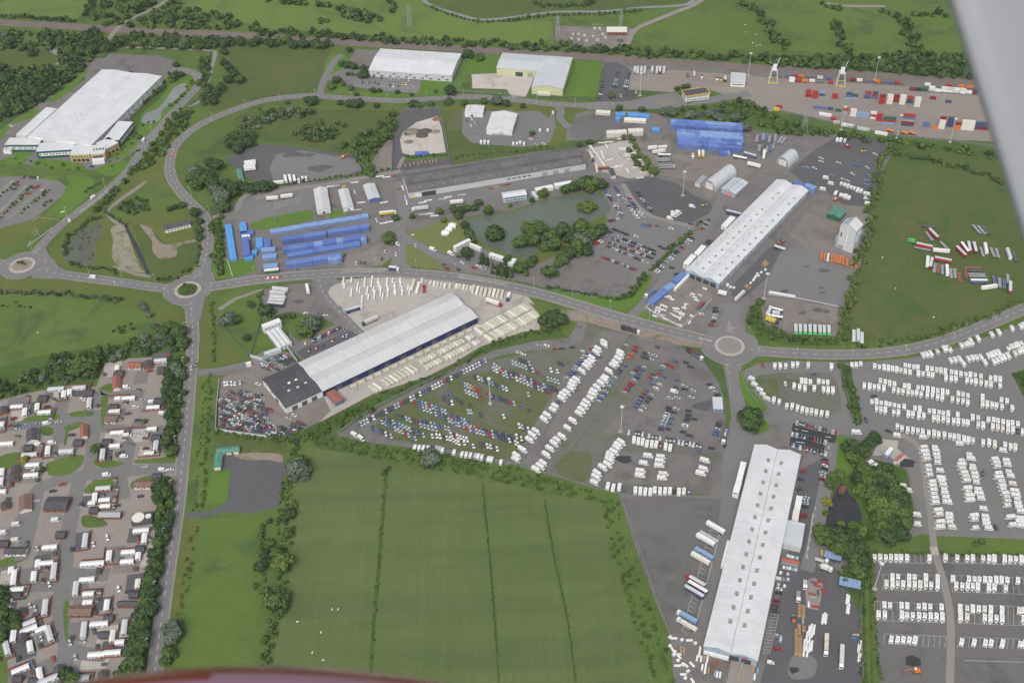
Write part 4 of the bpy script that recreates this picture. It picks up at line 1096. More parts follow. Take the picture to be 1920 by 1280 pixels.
b=Shed('store_building','red roofed blue ended store next to the dark roofed workshop','store',[q(2,1)(590,462),q(2,1)(662,440),q(2,1)(590,362),q(2,1)(525,388)],3.2,.4,1,'blue','roof_red')
b=Shed('warehouse','very long grey asbestos-roofed shed above the pond','warehouse',[(755,329),(766,361),(1098,307.5),(1081,275)],6.4,2.4,2,'light_grey','roof_asbestos',gable='white')
b.on('E',-b.l/2+18,0,15,4.6,'opening','black',.06);b.on('E',-b.l/2+9,0,6,4.2,'loading_door','white',.08)
for k in range(5):b.on('E',10+k*5,2.6,3.,1.3,'window','glass')
for k in range(3):b.on('E',45+k*11,0,5,4,'loading_door','mid_grey')
for k in range(16):b.skylight(3,-b.l/2+12+k*11,1.4,1.,.5,'mid_grey')
b.row('W',24,2.,2.,1.6,'window','white',4)
b=Shed('workshop','white steep-roofed shed with a hipped head nearest the marked bays','workshop',[(595,397),(619,392.5),(613,352),(588,355)],3.6,2.,1,'white','roof_white2')
b.on('S',0,0,2.5,2.6,'loading_door','dark_grey');b.on('S',-3.5,1,1.2,1,'window','glass');b.on('S',3.5,1,1.2,1,'window','glass')
b=Shed('workshop','pale cream-roofed shed between two other small white sheds','workshop',[(643.8,391.5),(663,388),(652.5,354),(634.5,357.5)],3.6,1.6,1,'white','roof_white2')
b.on('S',0,0,3,2.8,'loading_door','mid_grey')
b=Shed('workshop','pale roofed shed with a blue front facing the orange lorry','workshop',[(691,375),(712.5,370.5),(702,344.5),(681,347.5)],4.,1.2,1,'light_grey','roof_pale',gable='blue')
z10=lambda x,y:(880+x/10.667,320+y/10.667)
b=Shed('office_building','two storey pale office with rows of windows overlooking the pond','office',[z10(640,450),z10(690,540),z10(1150,480),z10(1100,378)],5.6,.8,1,'pale_blue_wall','roof_white',gable='pale_blue_wall')
for z0 in(1.,3.6):
 for k in range(8):b.on('E',-b.l/2+2.2+k*(b.l-4.4)/7,z0,1.7,1.1,'window','glass')
block('cabin_block','grey flat-roofed cabin beside the lakeside office','portable office',[z10(1330,540),z10(1365,520),z10(1300,400),z10(1225,440)],3.,'light_grey','light_grey')
block('store_building','white flat-roofed store among trees on the north shore of the pond','store',[(1039,344),(1040,350),(1072,344),(1071,339)],3.2)
block('store_building','low white store between the trees and the lakeside office','store',[(1003,353),(1005,358),(1037,352),(1036,346)],3.)
t=q(1,1)
block('cabin_block','two storey white portable block beside the pond lawn','portable office',[t(1485,562),t(1488,585),t(1604,522),t(1600,508)],5.4,win=[('E',6,1,1.2,1),('E',6,3.8,1.2,1)])
block('cabin_block','white hut half hidden by a round tree on the pond edge','portable office',[t(1606,540),t(1606,556),t(1684,592),t(1688,575)],3.)
block('cabin_block','long white hut behind the poplars on the pond edge','portable office',[t(1752,610),t(1755,632),t(1885,678),t(1890,655)],3.2,win=[('E',5,1,1.2,1)])
block('cabin_block','white hut at the south end of the poplar row','portable office',[t(1890,690),t(1925,702),t(1955,668),t(1915,650)],3.)
t0=t
m_o=empty('marquee',(*G(842,432).xy,0),.35,label='white peaked marquee pitched on the pond lawn',cat='marquee')
for k,(x,y,r)in enumerate(((-4.5,-4,4.2),(4.5,4,4.2),(0,0,3.6))):
 m=MB();n=6
 v=[(x+r*math.cos(2*math.pi*i/n),y+r*math.sin(2*math.pi*i/n),zz)for zz in(0,2.3)for i in range(n)]+[(x,y,4.6)]
 m.add(v,[(i,(i+1)%n,n+(i+1)%n,n+i)for i in range(n)]+[(n+i,n+(i+1)%n,2*n)for i in range(n)])
 m.build('canopy','white',m_o)
for x,y in((-6.6,-7.7),(-3.4,-7.9)):MB().box(x-.5,x+.5,y-.1,y+.1,.6,1.6,0,True).build('window','glass',m_o)
b=Shed('warehouse','large low white-roofed warehouse backing onto the railway','warehouse',[(714,92),(691,132),(847,142),(865,101)],7.5,2.2,1,'light_grey','roof_white')
b.row('E',10,1.2,3.,1.4);b.row('E',5,4.2,3.,1.2);b.on('N',3,0,5,4,'loading_door','mid_grey')
for k in range(9):b.skylight(1 if k%2 else 0,-b.l/2+8+k*9.5,.8,2.4,.4+.1*(k%3),'mid_grey')
for k in range(7):b.on('E',-b.l/2+6+k*6,.2,.3,6.5,'downpipe','dark_grey',.1)
b=Shed('warehouse','back range of the lime-walled warehouse along the railway','warehouse',[(938,100),(936,128),(1066,138),(1072,108)],8.,1.6,1,'lime_wall','roof_pale')
b.on('E',-14,0,8,5,'opening','black');b.on('E',-2,0,6,5,'loading_door','mid_grey')
b=Shed('warehouse','gabled front wing of the lime-walled warehouse facing the concrete yard','warehouse',[(996,163),(1056,168),(1071,112),(1014,117)],8.,3.,1,'lime_wall','roof_pale')
b.on('S',-3,0,14,3.2,'canopy','pale_cream',2.5);b.row('E',4,1,2.4,1.4);b.on('W',4,0,6,5,'loading_door','mid_grey')
b=Shed('workshop','white gabled workshop alone in its fenced lorry yard','workshop',[(912,241),(960,247),(969,214),(923,211)],6.,2.6,1,'white','roof_white')
b.on('E',0,0,5,4,'loading_door','dark_grey');b.on('S',2,0,4.5,4,'loading_door','light_grey')
for k in range(5):b.skylight(1,-12+k*6,4.5,.8,.5,'cream')
b=Shed('workshop','small square white shed with dark vents behind the gabled workshop','workshop',[(872,211),(905,214),(908,200),(875,197)],4.6,.8,1,'white','roof_white')
for u in(-6,0,6):b.skylight(0,u*.6,1,1.6,.5,'dark_grey')
b.on('S',-2,0,2,3,'loading_door','black')
b=Shed('terminal_office','two storey white terminal office with dark flat roof and yellow rim','office',[(1286,182),(1331,174),(1322,164.5),(1280,171)],6.6,.3,1,'white','slate',.35,flat=True)
for side,n in(('S',9),('W',4),('E',4)):
 for z0 in(1.,4.2):b.row(side,n,z0,1.5,1.3)
m=MB()
for x0,x1,y0,y1 in((-b.w/2-.6,b.w/2+.6,-b.l/2-.6,-b.l/2-.1),(-b.w/2-.6,b.w/2+.6,b.l/2+.1,b.l/2+.6),(-b.w/2-.6,-b.w/2-.1,-b.l/2-.1,b.l/2+.1),(b.w/2+.1,b.w/2+.6,-b.l/2-.1,b.l/2+.1)):
 m.box(x0,x1,y0,y1,6.3,7.3,0,True)
b.part(m,'parapet','yellow')
b=Shed('terminal_shed','grey-green roofed shed by the cab row in the container terminal','shed',[(1370,154),(1397,156),(1398,138),(1371,137)],5.,.8,1,'white','roof_pale',flat=True)
b.on('S',0,2.,12,1.,'window','glass')
b=Shed('substation_building','small brick substation building with a pale roof','substation',[(1138,60),(1175,61.5),(1175,52.5),(1138,50)],4.,.3,1,'brick_red','pale_cream' if False else 'cream',.3,flat=True)
b.row('S',5,.8,1.6,1.6)
b=Shed('house','derelict white cottage row with a dark slate roof in the west enclosure','cottage',[(306,424),(309,431),(358,420),(354,412)],3.6,2.2,1,'white','slate')
for k in range(7):b.on('E',-b.l/2+3+k*(b.l-6)/6,.9,1.1,1.3,'window','glass')
m=MB()
for y in(-8,0,8):m.box(-.5,.5,y-.5,y+.5,4.5,7.2)
b.part(m,'chimney','brick_red')
t=q(2,0)
b=Shed('stable_block','upper arm of the green-roofed stable block on the west plot','stable',[t(1625,800),t(1632,838),t(1795,822),t(1790,782)],2.8,.9,1,'cream','roof_green')
for k in range(6):b.on('E',-12+k*5,0,1.4,2.1,'door','dark_grey')
b=Shed('stable_block','lower arm of the green-roofed stable block on the west plot','stable',[t(1605,945),t(1655,945),t(1668,842),t(1620,830)],2.8,.9,1,'cream','roof_green')
for k in range(4):b.on('E',-8+k*5,0,1.4,2.1,'door','dark_grey')
t=q(0,0)
b=Shed('factory','huge white-roofed factory hall with blue edged wall panels','factory',[t(205,1025),t(690,1088),t(1215,572),t(762,527)],9.5,1.4,2,'white','roof_white',.3,fascia='navy')
for k in range(11):b.on('E',b.l/2-2-k*10,.2,.5,8.8,'pilaster','navy',.12)
for k in range(10):b.on('E',b.l/2-7-k*10,.2,1.4,2.2,'door','navy');b.on('E',b.l/2-10-k*10,1.2,1.6,1.4,'window','glass')
rr=random.Random(4)
for k in range(26):
 i=rr.randrange(4);s_=b.skylight(i,rr.uniform(-b.l/2+6,b.l/2-30),rr.uniform(1,2.2),rr.uniform(1,2.6),rr.uniform(.2,.8),rr.choice(['light_grey','mid_grey','white']))
 s_.name='roof_vent'
block('annexe','low white-roofed annexe along the north flank of the factory','factory annexe',[t(122,1010),t(200,1022),t(432,815),t(345,808)],7.,'white','roof_white')
def panels(s,side,n,z0,wd,ht,frame_m='white',inner='glass',margin=2.):
 L=(s.w if side in 'SN' else s.l)-2*margin
 for k in range(n):
  u=-L/2+L*(k+.5)/n
  s.on(side,u,z0,wd,ht,'window_panel',frame_m,.1);s.on(side,u-wd*.28,z0+ht*.35,wd*.25,ht*.35,'window',inner,.16);s.on(side,u+wd*.28,z0+ht*.35,wd*.25,ht*.35,'window',inner,.16)
b=Shed('office_wing','west office wing of the factory with teal walls and white window panels','office wing',[t(42,1068),t(283,1108),t(300,1055),t(95,1018)],8.,.3,1,'teal_panel','roof_white',.2,flat=True);panels(b,'S',5,2.6,6.4,3.2)
b=Shed('office_wing','middle office wing of the factory with teal walls beside the tan entrance','office wing',[t(285,1112),t(530,1150),t(560,1085),t(310,1050)],8.,.3,1,'teal_panel','roof_white',.2,flat=True);panels(b,'S',5,2.6,6.4,3.2)
b=Shed('entrance_wing','tan brick entrance wing with small square windows at the factory corner','office wing',[t(530,1152),t(662,1172),t(700,1100),t(562,1082)],8.2,.3,1,'tan_brick','roof_white',.2,flat=True);b.row('S',6,5.,1.4,1.4);b.row('S',4,.5,3.4,3.)
b=Shed('entrance_block','glazed corner entrance of the factory with a white porch','entrance',[t(664,1176),t(795,1136),t(790,1078),t(700,1098)],8.6,.3,1,'tan_brick','roof_white',.2,flat=True)
b.on('S',0,0,10,6.6,'glazing','teal_panel',.12);b.on('S',0,0,11.5,4.2,'porch','white',5.);b.row('E',3,4.8,1.2,1.2)
for k in range(4):MB().box(-5+k*3,-3.2+k*3,-2,1.5,8.9,9.2).build('rooflight','roof_green' if k<2 else 'dark_grey',b.roofs[0])
b=Shed('office_wing','tan east flank wing of the factory with square windows','office wing',[t(800,1132),t(878,1062),t(800,1030),t(730,1080)],8.,.3,1,'tan_brick','roof_white',.2,flat=True);b.row('E',4,4.8,1.3,1.3);b.row('E',3,.6,3,2.8);b.row('S',4,4.8,1.3,1.3);b.row('S',3,.6,3,2.8)
b=Shed('office_wing','east office wing of the factory with dark green wall and white panels','office wing',[t(800,1030),t(870,1068),t(1002,925),t(885,905)],8.,.3,1,'teal_panel','roof_white',.2,flat=True);panels(b,'E',5,2.6,6.,3.2)
b=block('porch','small white porch at the west end of the factory front','porch',[t(25,1122),t(75,1135),t(98,1104),t(48,1092)],4.2,'white','light_grey')
def poly_tower():
 P=lambda x,y:(1540+x/16,400+y/16)
 o=Shed('tower_building','tall white gabled industrial tower with a blue-grey glazed roof strip','tower',[(1569,464),(1600,471),(1609,462),(1577,455)],23.,4.5,1,'light_grey','roof_white',.25,size=(14.5,12.5),zf=0)
 o.skylight(0,0,5.,11.5,.52,'grey_blue_wall')
 o.on('S',0,1,.5,20,'pilaster','white',.15);o.on('S',-5.2,12.5,1.,4.5,'window','glass');o.on('S',-4.,0,5.,4.2,'loading_door','mid_grey');o.on('E',0,10,7,8,'wall_panel','pale_blue_wall',1.2)
 MB().box(-9.8,-7.4,-6,2,0,10.5).build('side_bay','mid_grey',o.o)
 return o
poly_tower()
b=Shed('store_building','dull green shed directly behind the tall white tower','store',[(1551,401.5),(1575,410),(1586,396),(1562,388)],4.2,1.6,1,'green','roof_green')
def hangar(label,NL,NR,FR,FL,arch,doors):
 cen,rz,wd,ln=frame(NL,NR,FR,FL,0)
 o=empty('hangar',(cen.x,cen.y,.1),rz,label=label,cat='hangar')
 n=14;L2=ln/2
 rim=[(-wd/2*math.cos(math.pi*k/n),arch*math.sin(math.pi*k/n))for k in range(n+1)]
 m=MB()
 v=[(x,-L2,z)for x,z in rim]+[(x,L2,z)for x,z in rim]+[(x*.97,-L2,z*.97)for x,z in rim]+[(x*.97,L2,z*.97)for x,z in rim]
 k_=n+1
 m.add(v,[(i,i+1,k_+i+1,k_+i)for i in range(n)]+[(2*k_+i+1,2*k_+i,3*k_+i,3*k_+i+1)for i in range(n)]+[(i+1,i,2*k_+i,2*k_+i+1)for i in range(n)])
 m.build('roof','roof_pale',o)
 for y in(-L2+.6,L2-.6):
  MB().prism_y([(x*.965,z*.965)for x,z in rim],y-.1,y+.1).build('wall','mid_grey',o)
 for x in(-1.9,1.9):MB().box(x-1.8,x+1.8,-L2+.3,-L2+.48,0,arch*.62,0,True).build('door','cream',o)
 for k in range(int(ln/6)):
  y=-L2+3+k*6
  MB().add([(x*1.004,y-.08,z*1.004+.02)for x,z in rim]+[(x*1.004,y+.08,z*1.004+.02)for x,z in rim],[(i,i+1,k_+i+1,k_+i)for i in range(n)]).build('rib','light_grey',o)
 return o
z8b=lambda x,y:(1290+x/8,280+y/8)
hangar('long arched pale hangar with cream doors left of the grey-blue shed',z8b(205,560),z8b(420,638),z8b(735,395),z8b(530,330),9.5,0)
hangar('short arched pale hangar alone near the boat yard',z8b(1298,215),z8b(1520,275),z8b(1665,150),z8b(1450,95),9.,0)
b=Shed('workshop','grey-blue shed with skylight rows and a pink door beside the long hangar','workshop',[z8b(490,600),z8b(722,665),z8b(905,500),z8b(690,430)],4.6,1.5,1,'grey_blue_wall','roof_pale')
b.on('S',0,0,7.5,3.6,'door','pink',.08)
for k in range(5):
 for i in(0,1):b.skylight(i,-b.l/2+4+k*(b.l-8)/4,2.,1.2,.5,'mid_grey')
MB().box(-.4,.4,-b.l/2,b.l/2,b.h+b.rise+.15,b.h+b.rise+.4).build('ridge','light_blue',b.o)
block('store_building','small grey store with a white end against the long hangar','store',[z8b(110,500),z8b(175,530),z8b(290,420),z8b(215,385)],3.6,'light_grey','mid_grey')
b=block('site_office','pale blue-grey site office at the edge of the car storage ground','portable office',[q(2,2)(1512,505),q(2,2)(1582,510),q(2,2)(1578,418),q(2,2)(1500,418)],3.,'light_blue','light_grey',win=[('S',3,1,1.2,1)])
t=q(2,3)
b=block('wash_bay','small white and red wash bay on the pale apron by the garden','wash bay',[t(945,890),t(965,900),t(1025,850),t(1005,835)],3.,'white','faded_red')
block('cabin_block','blue and white kiosk on the pale apron by the garden','kiosk',[t(870,845),t(905,855),t(945,800),t(912,795)],3.,'light_blue','white')
for k,(x,y)in enumerate(((770,905),(805,930))):block('store_building',('upper' if k==0 else 'lower')+' white hut tucked above the garden trees','store',[t(x-35,y+5),t(x-10,y+20),t(x+30,y-8),t(x,y-20)],2.6)
t=q(3,3)
for lab,cs in(('upper blue canopied bay row below the garden trees',[t(420,335),t(545,362),t(552,315),t(428,288)]),('lower blue canopied bay row with white car noses showing',[t(532,545),t(692,572),t(696,515),t(540,482)])):
 b=Shed('canopy',lab,'canopy',cs,2.8,.2,1,'blue','light_blue',.1,flat=True)
 for k in range(5):b.on('S',-b.w/2+b.w*(k+.5)/5,0,b.w/5-.5,2.4,'opening','black',.05)
 for k in range(4):MB().box(-b.w/2+b.w*(k+1)/5-.08,-b.w/2+b.w*(k+1)/5+.08,-b.l/2,b.l/2,3.1,3.2).build('seam','blue',b.o)
b=block('shed_roof','red-roofed narrow store on the east flank of the lower warehouse','store',[t(100,362),t(232,398),t(238,372),t(105,335)],2.8,'mid_grey','faded_red')
b=Shed('pond_gazebo','small terracotta-roofed gazebo standing on the garden pond','gazebo',[q(2,3)(530,1120),q(2,3)(572,1130),q(2,3)(580,1100),q(2,3)(545,1090)],2.6,2.4,1,'brown','roof_red',.5)
# blue storage container rows
def crow(A_,B_,lev,cols,end,where,group,pitch=2.46,hid=0):
 zt=2.59*lev
 a,c=G(*A_,zt).xy,G(*B_,zt).xy
 d=c-a;n=max(1,round(d.length/pitch));d.normalize()
 rz=math.atan2(d.y,d.x)-math.pi/2
 rr=random.Random(int(A_[0]*3+A_[1]))
 py=(A_[1]+B_[1])/2
 run=''
 for k in range(n):
  if len(cols)==n:cc=cols[k]
  else:
   if not run or rr.random()<.28:run=rr.choice(cols)
   cc=run
  p=a+d*(pitch*(k+.5))
  for l in range(lev):
   lab=f'{COLS[cc][1]} storage container, {ordw(k + 1)} from the {end}, {where}'+('' if lev==1 else(', upper tier' if l else ', lower tier'))
   QUEUE.append(dict(kind='storage_container',col=cc,loc=(p.x+rr.uniform(-.05,.05),p.y+rr.uniform(-.12,.12),.12+2.6*l),rz=rz,label=lab,group=group,py=py+l*.1+k*1e-3 if l or not hid else 0,cat='container',name='storage_container'))
z6=lambda x,y:(400+x/6.4,390+y/6.4)
g1='blue storage containers standing in long rows'
crow(z6(680,278),z6(1868,85),1,'P','outer lawn end','long pale top row',g1)
crow(z6(815,368),z6(1355,288),2,'SSD','lawn end','second row',g1)
crow(z6(1368,280),z6(1868,205),2,'SSSD','middle gap','second row',g1)
crow(z6(835,485),z6(1815,335),2,'SSDDP','lawn end','third row',g1)
crow(z6(885,562),z6(1760,418),1,'PSSSD','lawn end','fourth row',g1)
crow(z6(1765,365),z6(1835,352),2,'P','fourth row','stub at its tip',g1)
crow(z6(870,660),z6(1180,615),2,'S','lawn end','roadside row',g1)
crow(z6(1185,612),z6(1535,555),2,'S','row break','roadside row',g1)
crow(z6(1370,605),z6(1535,580),2,'SP','row break','front of roadside row',g1)
g2='sky blue containers by the hedge'
crow(z6(175,195),z6(240,615),1,'K','track end','column by the hedge',g2)
crow(z6(350,170),z6(365,300),1,'K','track end','short upper column',g2)
crow(z6(375,345),z6(405,560),2,'D','white shed end','purple-blue column',g2)
crow(z6(548,355),z6(555,480),1,'K','top end','middle sky blue column',g2)
crow(z6(640,365),z6(650,460),1,'D','top end','column right of the sky blue one',g2)
crow(z6(575,500),z6(745,485),1,'P','lawn side','pale pair by the entrance',g2)
crow(z6(585,580),z6(750,565),1,'P','lawn side','lower pale pair by the entrance',g2)
crow(z6(600,695),z6(775,680),1,'P','lawn side','pair beside the road',g2)
crow(z6(372,590),z6(460,580),1,'K','hedge side','foot of the purple-blue column',g2)
crow(z6(455,530),z6(525,525),1,'K','hedge side','link to the middle column',g2)
crow(z6(315,305),z6(490,285),1,'D','hedge side','head of the purple-blue column',g2)
t_=z6
block('gate_office','cream flat-roofed gate office with a green base by the main road','gate office',[z6(612,760),z6(782,750),z6(785,722),z6(612,730)],3.,'green','cream')
block('gate_office','white gabled hut heading the purple-blue container column','hut',[z6(340,350),z6(435,350),z6(440,325),z6(345,322)],3.4,'white','white')
z64=lambda x,y:(1100+x/6.4,190+y/6.4)
g3='blue storage containers in the north yard block'
for x,y,y1,cc,w_ in((1008,228,284,'SSDPSP','rearmost row'),(1008,266,322,'SSDS','second row'),(1085,348,402,'SPDPS','third row'),(1085,386,440,'SPDSP','fourth row'),(1092,424,480,'SSD','fifth row'),(1095,462,516,'SDSP','sixth row'),(1098,498,548,'SDD','front row')):
 crow(z64(x,y),z64(1874,y1),2,cc,'yard gate end',w_+' of the north block',g3,hid=y not in(266,498))
g4='containers on the dark north yard'
crow(z64(348,145),z64(465,150),1,'K','office side','upper left cluster',g4)
crow(z64(495,150),z64(765,170),1,'KPK','office side','upper long cluster',g4)
crow(z64(348,200),z64(405,205),1,'K','office side','lower left cluster',g4)
crow(z64(450,210),z64(718,225),1,'p','office side','white lidded cluster',g4)
crow(z64(112,120),z64(292,130),1,'c','office side','lone cream cluster',g4)
crow(z64(240,370),z64(490,355),2,'c','yard side','left cream stack',g4)
crow(z64(498,348),z64(682,340),2,'c','yard side','right cream stack',g4)
crow(z64(785,335),z64(870,330),1,'K','cream stack side','blue cluster by the gate',g4)
crow(z64(1595,615),z64(1725,612),1,'PSD','lorry side','front of the north block',g4)
for A_,B_,lev,cols,lab in(((1490,340),(1507,348),2,'D','behind the warehouse head'),((1510,346),(1528,352),2,'P','beside the first behind the warehouse')):
 crow(A_,B_,lev,cols,'hangar side',lab,'blue stores behind the pale blue warehouse')
t=q(1,2)
for A_,B_,lev,cols,lab in((t(1225,825),t(1310,758),1,'S','upper run along the display yard'),(t(1150,885),t(1215,845),1,'P','middle run along the display yard'),(t(1040,985),t(1140,900),1,'S','lower run along the display yard')):
 crow(A_,B_,lev,cols,'lorry end',lab,'blue containers edging the display yard')
 # CARAVANS, VANS, CARS
UP,DN,LT,RT=(0,-1.),(0,1.),(-1.,.1),(1.,.12)
def T(t,pts):return[t(*p)for p in pts]
def cara(t,xs,y0,y1,dv,end,where,group):
 """a row of caravans at the given x's, sloping from y0 to y1"""
 x0,x1=xs[0],xs[-1]
 pts=[t(x,y0+(y1-y0)*(x-x0)/max(x1-x0,1))for x in xs]
 line(pts,dv,'w'*len(xs),end,where,group,'any_caravan',.02)
t=q(3,3)
gB='caravans stored in the marked lower park'
cara(t,[797,838,881,919,960,995,1040,1207],341,348,DN,'hedge strip','first left bay row',gB)
cara(t,[1328,1416,1491,1533,1610,1655,1693,1771,1813,1855,1897],342,356,DN,'track','first right bay row',gB)
cara(t,[930,972,1055,1095,1180,1268],486,494,UP,'hedge strip','second left bay row, upper half',gB)
cara(t,[885,930,970,1010,1055,1097,1138,1180,1220,1268],538,550,DN,'hedge strip','second left bay row, lower half',gB)
cara(t,[1383,1503,1545,1582,1624,1663,1707,1748,1790,1870],500,515,UP,'track','second right bay row, upper half',gB)
cara(t,[1408,1453,1493,1532,1570,1653,1693,1780],552,572,DN,'track','second right bay row, lower half',gB)
cara(t,[870,912,998,1040,1127,1170,1213,1298],698,714,UP,'hedge strip','third left bay row, upper half',gB)
cara(t,[826,873,1002,1040,1082,1129,1172,1216,1260,1304],768,786,DN,'hedge strip','third left bay row, lower half',gB)
cara(t,[1437,1490,1532,1577,1620,1667,1750,1880,1915],722,742,UP,'track','third right bay row, upper half',gB)
cara(t,[1440,1490,1622,1665,1710,1752,1912],786,806,DN,'track','third right bay row, lower half',gB)
cara(t,[922,970,1012,1057,1100],955,962,(.18,-1),'hedge strip','fourth left bay row',gB)
cara(t,[1450,1543,1627,1670,1755,1888,1918],975,992,(.2,-1),'track','fourth right bay row',gB)
t=q(2,3)
gE='caravans stored in the long rows beside the arc road'
def split_rows(t,pts,A_,B_,end,where,group):
 """a double row: what lies above the middle line A-B is the upper half"""
 (ax,ay),(bx,by)=A_,B_
 up=sorted(p for p in pts if p[1]<ay+(by-ay)*(p[0]-ax)/(bx-ax));lo=sorted(p for p in pts if p not in up)
 line(T(t,up),UP,'w'*len(up),end,'upper half of '+where,group,'any_caravan',.03)
 line(T(t,lo),DN,'w'*len(lo),end,'lower half of '+where,group,'any_caravan',.03)
split_rows(t,[(627,180),(660,178),(693,170),(797,188),(833,195),(868,198),(901,203),(932,207),(963,213),(994,220),(1027,182),(1057,188),(1091,194),(1121,198),(1027,228),(1062,235),(1125,243),(1160,245),(1200,250),(1231,257),(1192,208),(1226,212),(1261,217),(1293,222),(1327,228),(1373,234),(1407,240),(1444,247),(1481,252),(1514,255),(1551,258),(1593,266),(1665,280),(1702,282),(1737,288),(1332,275),(1372,282),(1406,285),(1490,295),(1524,300),(1556,305),(1595,312),(1634,320),(1668,325),(1738,335)],(627,196),(1740,312),'hedge strip','first long row',gE)
split_rows(t,[(720,335),(760,340),(795,343),(828,347),(866,355),(840,300),(877,308),(910,318),(945,325),(940,365),(976,374),(1010,378),(1022,338),(1054,343),(1048,384),(1080,388),(1112,388),(1123,350),(1156,355),(1146,400),(1192,403),(1195,362),(1230,408),(1234,370),(1269,375),(1269,418),(1306,380),(1304,422),(1342,385),(1380,436),(1425,395),(1422,445),(1460,403),(1459,450),(1496,410),(1494,462),(1606,422),(1606,470),(1641,472),(1678,478),(1710,485),(1748,443),(1789,450),(1752,492),(1828,503)],(720,322),(1828,482),'hedge strip','second long row',gE)
split_rows(t,[(777,455),(811,455),(812,508),(846,466),(844,515),(882,470),(877,518),(912,475),(945,482),(940,534),(978,490),(975,537),(1018,493),(1050,545),(1083,548),(1099,506),(1135,510),(1128,557),(1165,560),(1207,525),(1242,530),(1240,577),(1280,535),(1273,582),(1312,541),(1312,583),(1348,546),(1347,597),(1389,600),(1419,553),(1424,604),(1463,608),(1495,612),(1532,572),(1573,575),(1574,627),(1610,632),(1650,590),(1688,592),(1683,642),(1721,600),(1720,648),(1759,608),(1757,657),(1796,618),(1797,662),(1830,615),(1833,664),(1870,622),(1907,680)],(777,482),(1907,655),'hedge strip','third long row',gE)
line(T(t,[(968,638),(1002,653),(1045,665),(1084,668),(1121,673),(1157,680),(1203,690),(1243,692),(1277,700),(1320,703),(1361,710),(1394,718),(1428,725),(1467,735),(1500,743),(1535,745),(1610,760),(1655,760),(1697,772),(1775,780),(1816,790),(1851,795)]),DN,'w'*22,'pale apron','fourth long row',gE,'any_caravan',.03)
line(T(t,[(1160,718),(1433,768),(1760,818),(965,705)]),RT,'wwww','pale apron','askew below fourth long row',gE,'caravan',.1)
gL='caravans on the fenced lot by the east roundabout'
line(T(t,[(50,185),(90,185),(132,185),(184,178),(220,173),(300,180),(474,190)]),DN,'w'*7,'roundabout','fenced lot top row',gL,'any_caravan',.05)
line(T(t,[(250,300),(280,303),(315,307),(378,303),(412,307),(445,312)]),UP,'w'*6,'roundabout','fenced lot middle upper row',gL,'any_caravan',.03)
line(T(t,[(195,335),(235,345),(275,355),(345,353),(415,362),(450,368),(485,368)]),DN,'w'*7,'roundabout','fenced lot middle lower row',gL,'any_caravan',.03)
line(T(t,[(43,440),(83,453),(140,485),(180,487),(220,500),(256,512),(290,522),(325,527),(360,535),(400,543),(443,547)]),(-.15,1),'w'*11,'roundabout','fenced lot bottom row',gL,'any_caravan',.04)
line(T(q(2,2),[(1797,283),(1818,325),(1858,365),(1880,398),(1912,432)]),(1,.5),'w'*5,'roundabout','along the curved fence',gL,'any_caravan',.05)
gD='caravans parked askew along the arc road'
line(T(t,[(1160,108),(1188,102),(1218,97),(1268,80),(1320,60),(1345,55),(1362,65),(1448,35),(1478,28),(1500,20),(1528,18)]),(.6,1),'w'*11,'first long row','roadside slanting line',gD,'any_caravan',.05)
line(T(q(1,3),[(1515,1275),(1572,1262),(1675,1232),(1728,1215),(1827,1185),(1893,1172),(1915,1160)]),(.6,1),'w'*7,'first long row','far tip of roadside line',gD,'any_caravan',.05)
line(T(t,[(1368,148),(1400,142),(1435,138),(1500,135),(1530,127),(1560,125),(1593,122),(1650,112),(1675,105),(1700,95),(1727,88),(1800,60),(1822,45),(1848,38),(1870,30),(1897,20)]),(.6,1),'w'*16,'first long row','second slanting line',gD,'any_caravan',.05)
line(T(t,[(1463,172),(1623,160),(1692,158),(1717,145),(1742,132),(1767,122),(1797,112),(1850,95),(1880,82),(1897,72),(1915,60)]),(.6,1),'w'*11,'first long row','third slanting line',gD,'any_caravan',.05)
gC='caravans parked side-on in three columns'
CO=[('near column, left half',LT,[(1168,797),(1173,828),(1185,857),(1190,885),(1200,938),(1205,972),(1212,1003),(1232,1055),(1235,1085),(1240,1117),(1243,1148),(1250,1178),(1255,1210),(1275,1268),(1285,1300),(1292,1355),(1290,1393)]),('near column, right half',RT,[(1250,797),(1258,823),(1262,853),(1268,880),(1270,910),(1288,970),(1297,1025),(1302,1050),(1312,1080),(1320,1112),(1325,1140),(1333,1172),(1343,1205),(1357,1300),(1358,1328),(1362,1358),(1378,1393)]),('middle column, left half',LT,[(1450,897),(1452,925),(1455,955),(1470,987),(1482,1015),(1490,1045),(1497,1102),(1500,1130),(1510,1158),(1515,1190),(1545,1308),(1548,1337),(1555,1400)]),('middle column, right half',RT,[(1508,852),(1520,880),(1533,938),(1535,962),(1548,995),(1553,1025),(1560,1058),(1575,1112),(1580,1142),(1595,1178),(1613,1255),(1628,1315),(1632,1345),(1637,1372),(1652,1402)]),('far column, left half',LT,[(1700,885),(1712,912),(1720,940),(1727,992),(1733,1022),(1750,1055),(1757,1085),(1762,1112),(1780,1142),(1788,1170),(1795,1200),(1795,1232),(1820,1318),(1835,1377)]),('far column, right half',RT,[(1785,895),(1793,925),(1803,980),(1817,1010),(1832,1068),(1848,1122),(1855,1155),(1867,1187),(1872,1218),(1880,1245),(1893,1275),(1890,1328),(1890,1355),(1900,1383)])]
for nm,dv,P in CO:line(T(t,P),dv,'w'*len(P),'top','of the '+nm,gC,'any_caravan',.02)
line(T(t,[(1047,1118),(1008,1085),(1115,1300),(1115,1370),(905,1022)]),RT,'wwwww','apron','half under the garden trees',gC,'caravan',.1)
t=q(2,2)
gV='white motorhomes on the storage ground'
